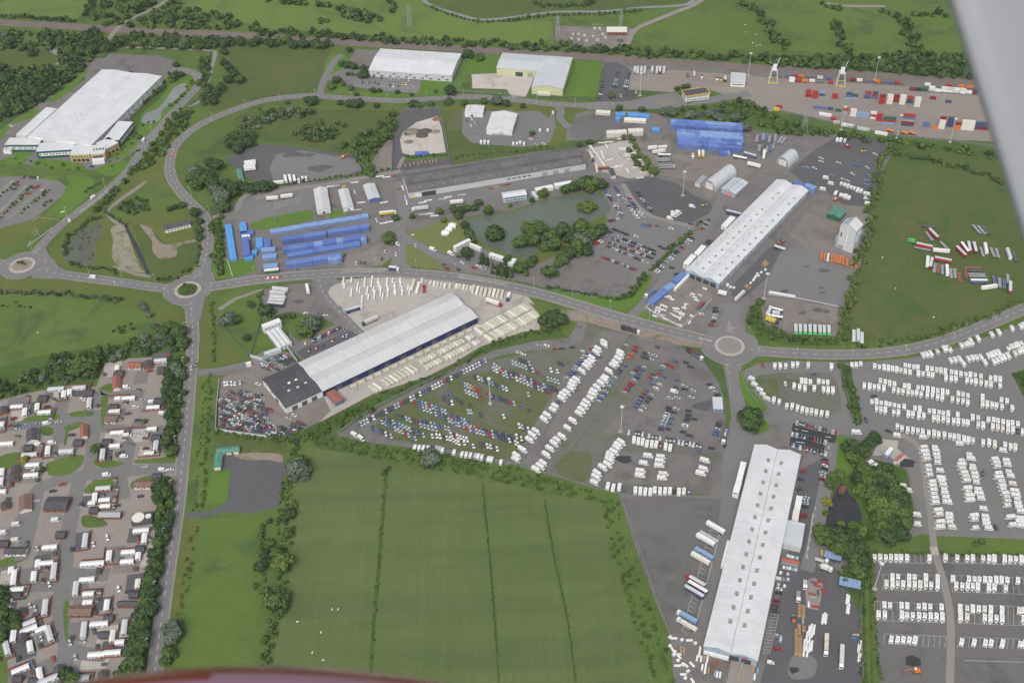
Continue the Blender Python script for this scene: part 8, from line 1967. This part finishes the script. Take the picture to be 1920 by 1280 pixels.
scatter('reeds',fill([(122,478),(126,462),(150,435),(182,422),(190,428),(176,464),(178,486),(165,498),(135,493)],5,.8,1.6,.35),MIXY,'reeds in the dried western pool',True)
scatter('scrub',fill([(1462,232),(1560,252),(1640,264),(1660,272),(1560,262),(1440,250)],6,2,3.6,.7),MIXM,'bushes behind the flat trailer rank',True)
# RESIDENTIAL SITE
def home_parts():
 if 'home' in PARTS:return
 L,W,H=10.,3.3,2.6
 w_=MB().box(-L/2,L/2,-W/2,W/2,.5,H)
 for s in(-1,1):
  for x in(-3.8,-2.,.6,3.4):w_.box(x-.55,x+.55,s*W/2-.02,s*W/2+.03,1.25,2.15,1)
  w_.box(-.85,-.1,s*W/2-.02,s*W/2+.025,.55,2.3,2)
 w_.box(L/2-.02,L/2+.03,-1.1,1.1,1.2,2.15,1);w_.box(-L/2+.2,L/2-.2,-W/2+.15,W/2-.15,0,.5,3)
 PARTS['home']=w_
 r=MB()
 for s in(-1,1):r.add([(-L/2-.12,s*(W/2+.12),H),(L/2+.12,s*(W/2+.12),H),(L/2+.12,0,H+.55),(-L/2-.12,0,H+.55)],[(0,1,2,3)if s<0 else(3,2,1,0)])
 for e in(-1,1):r.add([(e*(L/2+.1),-W/2-.1,H),(e*(L/2+.1),W/2+.1,H),(e*(L/2+.1),0,H+.55)],[(0,1,2)])
 PARTS['home_roof']=r
HM={}
HOMES=[]
def home(x,y,dv,sc_,wall,roof,label,t):
 home_parts()
 HOMES.append((t(x,y),dv,label))
 p0=t(x,y);p=G(*p0,1.6);rz=heading(*p0,dv[0]*8,dv[1]*8,1.6)
 o=empty('mobile_home',(p.x,p.y,.2),rz,label=label,cat='mobile home',group='mobile homes on the residential site')
 for k,key,mats in(('wall','home',[wall,'glass','mid_grey','dark_grey']),('roof','home_roof',[roof])):
  if(k,wall,roof)not in HM:HM[(k,wall,roof)]=PARTS[key].data(k,mats)
  link(k,HM[(k,wall,roof)],o,None,None,(sc_,1.,1.))
H_,V_=(1,-.08),(-.12,1)
t=q(2,0)
Z={}
def homes(t,P,where):
 for i,(x,y,dv,s,c)in enumerate(P):
  w_,r_={'w':('white','white'),'c':('cream','cream'),'g':('light_grey','mid_grey'),'t':('white','light_grey')}[c]
  home(x,y,dv,s,w_,r_,f'{ {"w": "white", "c": "cream", "g": "grey", "t": "grey-roofed white"}[c]} mobile home, {ordw(i + 1)} from top {where}',t)
homes(t,[(1205,145,H_,.95,'t'),(965,428,H_,.95,'w'),(1150,497,H_,.95,'w'),(1140,658,H_,.7,'w'),(1050,672,H_,.95,'g'),(1170,785,V_,.9,'t'),(1120,840,H_,.7,'c')],'against the tall screen trees')
homes(t,[(880,203,V_,.5,'w'),(885,430,H_,.45,'w'),(860,527,H_,.8,'c'),(880,687,H_,.95,'w'),(862,785,H_,.75,'w'),(770,850,V_,1.,'t')],'beside the estate road')
homes(t,[(422,358,H_,1.2,'t'),(597,348,H_,.95,'t'),(523,385,V_,.6,'w'),(480,400,V_,.7,'w'),(670,465,V_,1.05,'t')],'under the broad hedge')
homes(t,[(128,492,H_,.9,'w'),(280,495,V_,.7,'w'),(335,533,H_,.95,'w'),(187,535,V_,.8,'w'),(15,628,V_,.5,'w')],'on far left plots')
homes(t,[(50,770,H_,.95,'w'),(360,822,V_,.85,'w'),(498,825,H_,1.,'t'),(222,852,H_,1.05,'t'),(245,930,H_,.95,'w'),(15,985,V_,.7,'w'),(235,1005,H_,1.,'w'),(8,1055,V_,.7,'w'),(20,1128,H_,.5,'w')],'left of the long lane')
homes(t,[(775,1103,H_,1.,'t'),(712,1175,V_,.8,'w'),(785,1192,H_,.75,'w'),(690,1215,H_,.5,'c'),(790,1238,H_,.7,'w')],'below the cross road')
t=q(3,0)
homes(t,[(1060,140,H_,1.05,'w'),(640,215,V_,1.15,'t'),(1085,200,V_,.8,'w'),(965,302,H_,.9,'w'),(1038,332,V_,.55,'w'),(820,330,V_,.8,'w'),(955,372,H_,.85,'w'),(695,388,H_,1.5,'w'),(655,507,H_,.95,'w'),(1035,540,V_,.7,'c'),(570,575,V_,1.05,'t'),(665,615,H_,.7,'w')],'on middle right plots')
homes(t,[(375,265,H_,.95,'w'),(345,385,H_,.95,'w'),(285,390,V_,.6,'w'),(405,445,V_,1.3,'t'),(85,440,V_,.5,'w'),(105,495,V_,1.2,'w'),(255,485,V_,.75,'w'),(130,582,H_,.85,'w'),(30,755,V_,.6,'t'),(340,715,V_,1.15,'t')],'on middle left plots')
homes(t,[(660,678,H_,.6,'w'),(803,700,V_,.8,'w'),(745,840,H_,1.1,'w'),(935,865,V_,1.05,'t'),(630,885,V_,1.1,'t'),(845,932,V_,.8,'c'),(900,977,H_,.55,'w'),(845,1055,H_,1.,'w'),(725,1070,H_,1.,'w'),(595,1245,H_,1.2,'g')],'on bottom right plots')
DG=(1,-.42)
homes(t,[(222,830,DG,.75,'t'),(218,882,DG,1.,'w'),(310,880,DG,.7,'w'),(370,912,(.3,1),1.2,'t'),(102,930,V_,.85,'w'),(52,1022,(.25,1),1.,'t'),(228,1010,(.15,1),.8,'w'),(155,1180,DG,1.,'w'),(300,1215,(.2,1),.85,'w'),(362,1258,DG,1.2,'t')],'on bottom left plots')
def bung(label,x0,y0,x1,y1,h,wall,roof,t,rise=1.6,cat='bungalow',name='bungalow',vert=False):
 """footprint by its roof's photo rectangle"""
 a=[t(x0,y1),t(x1,y1),t(x1,y0),t(x0,y0)]
 if not vert:a=[t(x0,y0),t(x0,y1),t(x1,y1),t(x1,y0)]
 b=Shed(name,label,cat,a,h,rise,1,wall,roof,.3)
 for k in range(3):b.on('E' if not vert else 'W',-b.l*.3+k*b.l*.3,.9,1.2,1.1,'window','glass')
 b.on('E' if not vert else 'W',-b.l*.15,0,.9,2.,'door','brown')
 return b
t=q(2,0)
for a in(('chalet with red-brown roof at the top of the residential site',962,155,1057,196,2.4,'cream','roof_red'),('long dark roofed bungalow below the estate cross road',1012,1042,1165,1092,2.5,'cream','roof_brown'),('maroon roofed chalet between two site roads',795,548,872,600,2.4,'cream','roof_brown'),('large dark slate bungalow with brick front left of the lane',345,1165,512,1262,2.6,'brick_red','slate')):bung(*a[:5],*a[5:],t)
for a in(('narrow red-brown roofed chalet by the upper estate road',846,265,902,355,2.4,'cream','roof_red'),('terracotta roofed narrow chalet by the estate junction',604,625,655,715,2.4,'cream','roof_red'),('white walled slate roofed house on the left plots',200,660,285,745,2.6,'white','slate'),('maroon roofed chalet at the left edge of the lane',145,1155,235,1265,2.4,'cream','roof_brown')):bung(*a,t,vert=True)
sheds=[(1110,170,1),(890,240,0),(320,425,0),(22,515,1),(212,795,0),(587,755,0),(850,490,0),(800,752,0),(662,382,0),(1170,718,0),(115,955,1),(1190,445,0),(1215,212,0),(110,1022,1),(40,1225,1),(1175,1010,0),(705,1262,0)]
for i,(x,y,v)in enumerate(sheds):bung(f'small slate-roofed brick utility block, {ordw(i + 1)} from the top of the residential site',x-32,y-22,x+32,y+22,2.3,'brick_red','slate',t,1.2,'utility block','utility_block',bool(v))
t=q(3,0)
for a in(('wide flat brown roofed bungalow in the lower site',520,700,690,772,2.5,'brick_red','roof_brown'),('white bungalow with a slate roof on the lower left lawn',42,262,198,312,2.5,'white','slate'),('long slate roofed row against the lower screen trees',885,665,1045,702,2.4,'brick_red','slate'),('grey hipped bungalow by the watermark-free lane bend',745,-8,905,35,2.5,'brick_red','mid_grey')):
 bung(a[0].replace('watermark-free ',''),*a[1:5],*a[5:],t)
sheds=[(30,232,0),(1050,272,0),(1005,612,0),(815,788,0),(122,620,0),(160,745,1),(785,915,0),(770,1215,1),(440,1175,1),(130,1245,0),(250,1260,0),(170,935,1),(455,165,0)]
for i,(x,y,v)in enumerate(sheds):bung(f'small slate-roofed utility block, {ordw(i + 1)} from the top of the lower site',x-34,y-24,x+34,y+24,2.3,'brick_red','slate',t,1.2,'utility block','utility_block',bool(v))
b=block('pumping_station','dark square pumping station with round white tank tops','pumping station',[t(985,75),t(1140,78),t(1145,5),t(995,0)],3.,'dark_grey','slate')
for x,r in((-2.5,4.2),(4.2,2.)):MB().prism_y([(0,0)],0,0)if False else MB().add([(x+r*math.cos(6.283*k/20),r*math.sin(6.283*k/20),z)for z in(3.3,3.9)for k in range(20)],[(k,(k+1)%20,20+(k+1)%20,20+k)for k in range(20)]+[tuple(range(20,40))]).build('tank_top','cream',b.o)
for i,(p0,dv,lab)in enumerate(HOMES):
 p=G(*p0);rz=heading(*p0,dv[0]*8,dv[1]*8);c,s_=math.cos(rz),math.sin(rz)
 at=lambda x,y:(p.x+c*x-s_*y,p.y+s_*x+c*y)
 k=rnd.choice((-1,1));L=rnd.uniform(7,9);y0,y1=-k*3,k*rnd.uniform(7,11)
 sheet('plot',[at(-L,y0),at(L,y0),at(L,y1),at(-L,y1)],rnd.choice(('concrete','tarmac','brown_gravel','gravel','paving','dark_tarmac')),3.3,px=False)
 if i%2==0:
  o=MB().box(-L,L,-.12,.12,0,1.3).box(L-.12,L+.12,0,abs(y1),0,1.3).build('garden_wall','brick_red',loc=(*at(0,y0-k*.3),.1));o.rotation_euler[2]=rz;o.scale=(1,k,1)
  tag(o,'brick wall by '+lab,'wall','low garden walls')
 if 1:
  QUEUE.append(dict(kind='garden_shed',col=rnd.choice('Wuqgt'),loc=(*at(L-2,y1-k*1.5),.15),rz=rz,label='small shed by '+lab,group='garden sheds',py=p0[1],cat='shed',name=None))
gH2='cars and vans on the residential site'
t=q(2,0)
carl(t,[(1125,220),(355,488),(945,460),(1070,440),(1015,490),(540,700),(1095,800),(1055,1160),(470,1070),(395,1120),(80,630),(130,630),(205,628),(280,620),(440,605),(130,660),(105,575),(260,970),(640,440),(880,1228),(850,1230),(1035,590),(960,540),(620,430)],'rkmswkkkrkrdllssrwwkskdw',(1,-.1),'top','on the upper residential site',gH2)
line(T(t,[(955,702),(930,860),(350,612),(1220,962),(800,998),(290,772),(390,758),(1140,452),(1220,540),(950,342)]),(1,-.1),'w'*10,'top','on the upper residential site',gH2,'panel_van',.6)
t=q(3,0)
carl(t,[(700,240),(805,190),(225,700),(262,720),(370,540),(525,975),(1035,190),(1035,212),(630,960),(585,1210),(840,1020),(400,1100),(310,945),(740,920),(240,1135),(205,235),(280,272),(890,575),(705,890),(565,1088)],'wwsswskrsbmrsnbkswks',(.2,1),'top','on the lower residential site',gH2)
line(T(t,[(415,60),(120,92),(20,155),(115,210),(70,670),(55,705),(655,690)]),(1,-.1),'wcwcwww','top','on the lower residential site','touring caravans on the residential site','caravan',.1)
# FENCES, LAMPS, MASTS
def fence(pts,label,mat='fence_grey',h=2.2,post=3.,solid_=False,cat='fence'):
 path=[G(*p).xy for p in pts]
 o=empty('fence' if cat=='fence' else 'screen_wall',(path[0].x,path[0].y,0),0,label=label,cat=cat)
 ox,oy=path[0]
 m=MB()
 for a,b in zip(path,path[1:]):
  d=(b-a).normalized();n_=Vector((-d.y,d.x))*(.1 if solid_ else .04)
  for z0,z1 in(((0,h),)if solid_ else((h-.16,h-.04),(h*.5,h*.5+.08),(.2,.3))):
   v=[(*(p+s*n_-Vector((ox,oy))),z)for z in(z0,z1)for p,s in((a,-1),(b,-1),(b,1),(a,1))]
   m.add(v,[(0,1,5,4),(1,2,6,5),(2,3,7,6),(3,0,4,7),(4,5,6,7)])
 m.build('panel' if solid_ else 'rail',mat,o)
 if not solid_:
  pl=MB();po=MB()
  for p,d in walk(path,.55):
   x,y=p.x-ox,p.y-oy
   pl.box(x-.05,x+.05,y-.05,y+.05,.05,h+.05)
  pl.build('pale',mat,o)['kind']='stuff'
  for p,d in walk(path,post):
   x,y=p.x-ox,p.y-oy
   po.box(x-.08,x+.08,y-.08,y+.08,0,h+.1)
  po.build('post',mat,o)['kind']='stuff'
 return o
fence([(632,815),(700,831),(780,840),(880,857),(960,870),(1040,893),(1110,914),(1160,926)],'grey palisade fence along the foot of the car storage ground')
fence([(632,815),(640,808),(690,772),(760,736),(830,702)],'grey palisade fence at the western tip of the car storage ground')
fence([(830,702),(900,676),(960,662),(1060,654),(1075,650)],'grey fence along the lane above the car rows')
fence([(1122,640),(1060,745),(1010,830),(975,868)],'diagonal fence left of the first motorhome line')
fence([(1180,690),(1130,765),(1080,830),(1022,892)],'diagonal fence right of the second motorhome line')
fence([(1262,665),(1235,710),(1200,765),(1165,812),(1100,905)],'diagonal inner fence beside the light mast')
fence([(1258,655),(1290,668),(1320,690),(1345,722),(1358,758),(1357,780)],'curved blue-grey fence along the roundabout arm','fence_grey',2.4)
fence([(1160,928),(1240,930),(1312,932),(1330,880),(1345,835),(1356,795)],'grey fence closing the lower right of the car ground')
fence([(1162,930),(1180,975),(1200,1030),(1220,1090),(1240,1150),(1256,1188)],'grey fence down the hedge side of the dark lower yard')
fence([(-40,270),(0,244),(40,212),(75,184),(100,160),(125,135),(163,104),(193,110),(205,99),(240,95)],'tall grey-green fence round the back of the factory','fence_green',2.6)
fence([(396,97),(388,140),(380,175),(372,188),(352,202)],'grey-green fence east of the factory pond','fence_green',2.6)
fence([(735,322),(737,270),(738,236),(758,208),(822,203),(832,245),(842,290),(846,312)],'grey fence enclosing the pale concrete pad','fence_grey',2.6)
fence([(1460,208),(1510,220),(1560,232),(1640,250),(1700,258),(1780,265),(1900,282)],'long grey fence along the foot of the container terminal','fence_grey',2.8)
fence([(877,103),(866,135),(852,165),(862,172),(930,176),(985,184)],'grey fence between the two railway warehouses')
fence([(985,182),(1056,184),(1110,188)],'grey-green fence before the lime-walled warehouse','fence_green')
fence([(1131,115),(1126,160),(1120,192)],'grey fence beside the terminal staff cars')
fence([(412,712),(407,760),(405,806),(440,812),(500,820)],'pale wall closing the main scrapyard heap','light_grey',2.4,solid_=True,cat='wall')
fence([(470,670),(492,676),(530,653),(538,652),(558,680)],'tall pale screen wall round the scrapyard pen','pale_blue_wall',3.4,solid_=True,cat='wall')
fence([(408,600),(440,640),(470,670),(492,592)],'green mesh fence across the works lawn','fence_green')
fence([(1395,690),(1390,705),(1398,728),(1420,755),(1450,770),(1500,780),(1560,788)],'grey fence curving round the caravan lot')
fence([(1574,686),(1586,730),(1600,790)],'grey fence along the left of the hedge strip')
fence([(1616,1088),(1614,1150),(1616,1220),(1618,1275)],'grey fence at the right of the timber yard')
fence([(1570,610),(1575,574),(1590,540),(1612,490),(1622,450),(1634,390),(1640,345),(1660,300)],'grey fence between the yards and the rough field')
fence([(1225,566),(1210,576),(1240,595),(1278,614),(1300,596),(1335,562)],'low pale wall round the display yard','light_grey',1.6,solid_=True,cat='wall')
fence([(1440,552),(1500,560),(1572,575)],'low kerb wall between the two gravel yards','light_grey',.8,solid_=True,cat='wall')
fence([(872,246),(930,254),(1000,262),(1028,250)],'grey fence below the gabled workshop yard')
fence([(198,400),(214,412),(236,420),(248,418)],'dark fence across the western enclosure','dark_grey',1.6)
fence([(52,462),(75,446),(99,428)],'white rail by the west roundabout entrance','white',1.3)
fence([(1042,50),(1036,74),(1078,92),(1150,95)],'grey fence round the substation yard','fence_grey',2.6)
fence([(1286,612),(1290,600)],'short end wall of the display yard','light_grey',2,solid_=True,cat='wall')
LP={}
def lamps(path,side,n,where,h=10):
 L=sum((Vector(b[:2])-Vector(a[:2])).length for a,b in zip(path,path[1:]))
 for i,(p,d)in enumerate(walk(path,L/n)[:n]):
  c=p+Vector((-d.y,d.x))*side
  v=Vector((c.x,c.y,0))-Vector((0,0,CAM_H))
  o=empty('street_lamp',(c.x,c.y,.05),math.atan2(-d.x*(1 if side>0 else-1),d.y*(1 if side>0 else-1)),label=f'grey street lamp, {ordw(i + 1)} from the {where}',cat='street lamp',group='street lamps along the roads')
  if h not in LP:lamp_mesh(h)
  link('pole',LP[h][0],o);link('lamp_head',LP[h][1],o)
def lamp_mesh(h):LP[h]=(MB().tube([(0,0,0),(0,0,h-.6),(.3,0,h-.1),(1.3,0,h)],.14,6,0,.09).data('pole',['light_grey']),MB().box(1.1,1.9,-.17,.17,h-.08,h+.1,0,True).data('lamp_head',['white']))
lamps(main_road[6:],7.2,13,'middle roundabout along the main road, yard side')
lamps(arc_road[6:],-6.5,8,'east roundabout along the arc road')
lamps(west_road[8:],6.2,4,'west roundabout along the west road')
lamps(loop_road[14:],-5.4,18,'middle roundabout round the loop road')
lamps(south_road[8:],-5.6,8,'middle roundabout down the south road')
lamps(service_road[8:],5.,7,'west roundabout up the service road')
MS=(MB().tube([(0,0,0),(0,0,26)],.34,8,0,.16),MB().box(-1.6,1.6,-.35,.35,25.4,26.1,0,True).box(-.35,.35,-1.6,1.6,25.45,26.05,0,True),MB().box(-1.4,1.4,-1.4,1.4,0,.7,0))
MM=[m.data(n,[k])for m,n,k in zip(MS,('pole','lamp_ring','base_block'),('light_grey','white','concrete'))]
for px,py,lab in((1639,1104,'tall light mast at the left edge of the marked lower park'),(1577,244,'left tall light mast at the foot of the container terminal'),(1681,260,'middle tall light mast at the foot of the container terminal'),(1781,267,'right tall light mast at the foot of the container terminal'),(1640,150,'tall light mast among the train wagons'),(1280,367,'tall light mast on the dark yard by the long hangar'),(1158,411,'tall light mast at the pond end car rows'),(1164,810,'tall light mast in the weedy strip by the motorhomes'),(919,757,'tall light mast in the mown car ground'),(1403,142,'tall light mast beside the terminal shed'),(1200,180,'tall light mast at the terminal office bays'),(1432,560,'tall light mast between the two gravel yards')):
 p=G(px,py);o=empty('light_mast',(p.x,p.y,.1),.3,label=lab,cat='light mast',group='tall light masts')
 for me in MM:link(me.name.split('.')[0],me,o)
def pylon(px,py,h,label):
 p=G(px,py);o=empty('pylon',(p.x,p.y,0),.2,label=label,cat='pylon',group='lattice pylons')
 m=MB();b=h*.1
 for sx in(-1,1):
  for sy in(-1,1):
   m.tube([(sx*b,sy*b,0),(sx*b*.25,sy*b*.25,h)],.16,4)
   for k in range(5):
    z0,z1=h*k/5,h*(k+1)/5;f0,f1=b*(1-.75*k/5),b*(1-.75*(k+1)/5)
    m.tube([(sx*f0,sy*f0,z0),(-sx*f1,sy*f1,z1)],.09,4);m.tube([(sx*f0,sy*f0,z0),(sx*f1,-sy*f1,z1)],.09,4)
 m.build('lattice','galvanised',o)
 a=MB()
 for z in(.7,.82,.94):a.tube([(-h*.16,0,h*z),(h*.16,0,h*z)],.14,4)
 a.build('cross_arm','galvanised',o)
pylon(1046,68,24,'lattice pylon at the left corner of the substation');pylon(769,50,26,'lattice pylon standing in the far meadow');pylon(1164,52,20,'lattice pylon behind the substation building');pylon(1507,246,26,'lattice pylon below the container terminal')
for i,(x,y,c)in enumerate([(1075,66,'s'),(1085,66,'s'),(1096,68,'s'),(1072,74,'s'),(1085,76,'s'),(1100,78,'s'),(1112,70,'s'),(1120,76,'s'),(1130,66,'s'),(1135,72,'s'),(1115,55,'t'),(1124,55,'t'),(1120,86,'e'),(1126,86,'e'),(1160,78,'d'),(1166,79,'d')]):
 p=G(x,y);o=empty('switchgear',(p.x,p.y,0),heading(x,y,8,.4),label=f'{COLS[c][1]} switchgear frame, {ordw(i + 1)} in the substation yard',cat='switchgear',group='switchgear in the substation')
 if c in 'se' or c in 'td':
  fm=part_mesh(('frame',c),lambda:MB().tube([(-2.5,0,0),(-2.5,0,6)],.14,4).tube([(2.5,0,0),(2.5,0,6)],.14,4).tube([(-2.8,0,6),(2.8,0,6)],.14,4),['galvanised']);link('frame',fm,o)
  link('transformer',part_mesh(('transformer',c),lambda:MB().frus((-1.5,1.5,-1,1,0),(-1.4,1.4,-.9,.9,2.2)).tube([(-.8,0,2.2),(-.8,0,3.4)],.15,5).tube([(.8,0,2.2),(.8,0,3.4)],.15,5),[COLS[c][0]]),o)
for px,py,wd,lab in((118,399,3.4,'white notice board on the lawn at the car park entrance'),(774,442,3.2,'white notice board at the corner of the pond lawn'),(1037,215,2.4,'tall white totem sign at the workshop yard entrance'),(131,417,2.2,'small white sign at the service road kerb')):
 p=G(px,py);o=empty('notice_board',(p.x,p.y,0),.3,label=lab,cat='sign',group='notice boards')
 MB().box(-wd/2,wd/2,-.08,.08,.5,1.7 if wd>2.5 else 4.5,0,True).build('board','white',o);MB().box(-wd/2+.1,-wd/2+.2,-.05,.05,0,.5).box(wd/2-.2,wd/2-.1,-.05,.05,0,.5).build('post','dark_grey',o)
for i,(x,y)in enumerate([(66,431),(70,428),(74,430)]):
 p=G(x,y+12);o=empty('flagpole',(p.x,p.y,0),0,label=f'white flagpole, {ordw(i + 1)} of three beside the west roundabout',cat='flagpole',group='three flagpoles');MB().tube([(0,0,0),(0,0,9)],.12,5,0,.06).build('pole','white',o)
for i in range(6):put('sheet_bale','wrwowr'[i],503+i*4.2,521.6-i*.3,(1,-.05),f'{["white", "red", "white", "orange", "white", "red"][i]} road barrier, {ordw(i + 1)} in the line on the main road','road barriers',hz=.3,name='road_barrier',cat='wrapped bale')
o=empty('height_barrier',(*G(436,518).xy,0),heading(436,518,-12,-38),label='white barrier pole leaning over the lawn by the sky blue containers',cat='barrier')
MB().tube([(0,0,1),(22,0,2.2)],.22,6).build('pole','white',o);MB().box(-.3,.3,-.3,.3,0,1.2).build('post','light_grey',o)
def sheep_mesh():
 m=MB();n=8
 rings=[(-.62,.12,.62),(-.5,.3,.66),(-.1,.36,.68),(.35,.32,.68),(.58,.16,.74)]
 v=[(x,r*math.cos(2*math.pi*k/n),z+r*.9*math.sin(2*math.pi*k/n))for x,r,z in rings for k in range(n)]
 m.add(v,[(i*n+k,i*n+(k+1)%n,(i+1)*n+(k+1)%n,(i+1)*n+k)for i in range(4)for k in range(n)]+[tuple(range(n))[::-1],tuple(range(4*n,5*n))])
 m.tube([(.5,0,.8),(.75,0,.78),(.95,0,.55)],.15,6,0,.09)
 for x in(-.42,.4):
  for y in(-.17,.17):m.tube([(x,y,.55),(x+.04,y,.28),(x,y,0)],.08,5,0,.05)
 return m.data('body',['horse_white'])
SM=sheep_mesh()
for i,(x,y,a)in enumerate([(623,1143,1.5),(634,1143,1.),(558,1166,0),(602,1186,1.6),(606,1238,.2),(586,1224,1.2),(1397,48,0),(1398,62,1),(1418,66,2),(1411,82,0),(1418,87,1),(1425,86,2),(1654,484,.4),(1679,542,1.2),(1750,596,.2),(71,625,.4)]):
 p=G(x,y);o=link('sheep',SM,None,(p.x,p.y,.02),a,1.2,label=f'white sheep, {ordw(i + 1)} counting from the large mown field',cat='sheep',group='sheep grazing')
 # THE AIRCRAFT THE PHOTO IS TAKEN FROM
ac=empty('aircraft',(0,0,CAM_H),0,label='aircraft seen from its cabin: grey wing strut above and red wheel fairing below',cat='aircraft')
def near_pt(px,py,dist):
 return(ax_f+cam_x*((px-960)/FOC)+cam_y*((640-py)/FOC))*dist
def strut():
 """streamlined wing strut: an aerofoil section swept from beyond the top edge to beyond the right edge"""
 D_=1.45
 A0,B0=near_pt(1700,-260,D_),near_pt(2000,700,D_*1.06)
 ax=(B0-A0).normalized()
 out=(cam_x-ax*cam_x.dot(ax)).normalized();nn=ax.cross(out).normalized()
 ch=.36;prof=[]
 for k in range(20):
  a=2*math.pi*k/20
  c=(1-math.cos(a))/2
  y=.5*.16*5*(.2969*math.sqrt(c)-.126*c-.3516*c*c+.2843*c**3-.1015*c**4)*(1 if a<math.pi else-1)
  prof.append((c*ch,y*ch))
 m=MB();n=len(prof);edge=[]
 v=[P+out*u+nn*w_ for P in(A0-ax*.4,B0+ax*.5)for u,w_ in prof]
 m.add(v,[(i,(i+1)%n,n+(i+1)%n,n+i)for i in range(n)]+[tuple(range(n))[::-1],tuple(range(n,2*n))])
 o=m.build('wing_strut',['aircraft_grey'],ac,smooth=True)
 m2=MB();k=[16,17,18,19,0,1,2,3,4]
 v=[P+out*(prof[i][0]*1.-.002)+nn*prof[i][1]*1.04 for P in(A0-ax*.4,B0+ax*.5)for i in k]
 m2.add(v,[(i,i+1,9+i+1,9+i)for i in range(8)])
 m2.build('leading_edge','aircraft_edge',ac,smooth=True)
strut()
def fairing():
 """red wheel fairing: a long teardrop body under the cabin"""
 C0=near_pt(560,1560,1.55)
 u,f=cam_x.normalized(),ax_f.copy();f=(ax_f*.9+cam_y*.25).normalized();w_=u.cross(f).normalized()
 m=MB();n,r=64,32
 v=[]
 for j in range(r+1):
  s=-1+2*j/r;rad=math.sqrt(max(0,1-s*s))*(1-.12*s)
  for k in range(n):
   a=2*math.pi*k/n
   v.append(C0+u*(s*.6)+f*(rad*.2*math.cos(a))+w_*(rad*.225*math.sin(a)))
 m.add(v,[(j*n+k,j*n+(k+1)%n,(j+1)*n+(k+1)%n,(j+1)*n+k)for j in range(r)for k in range(n)])
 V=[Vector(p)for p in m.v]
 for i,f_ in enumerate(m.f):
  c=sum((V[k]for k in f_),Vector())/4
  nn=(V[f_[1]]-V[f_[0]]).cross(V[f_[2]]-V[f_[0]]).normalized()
  m.m[i]=int(abs(nn.dot(c.normalized()))>.36)  # faces turned to the camera take the painted-in sky reflection
 m.build('wheel_fairing',['aircraft_red','aircraft_painted_sheen'],ac,smooth=True)
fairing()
def haze_box():
 me=MB().box(-4100,4100,-4100,4100,-1,CAM_H+12,0,True)
 m=bpy.data.materials.new('haze');m.use_nodes=True
 n=m.node_tree;n.nodes.remove(n.nodes['Principled BSDF'])
 v=n.nodes.new('ShaderNodeVolumePrincipled')
 v.inputs['Color'].default_value=(.92,.94,.96,1);v.inputs['Density'].default_value=.00004;v.inputs['Anisotropy'].default_value=.2
 n.links.new(v.outputs[0],n.nodes['Material Output'].inputs['Volume'])
 MATS['haze']=m
 me.build('haze','haze',kind='stuff',label='thin pale haze over the whole view')
haze_box()
flush()
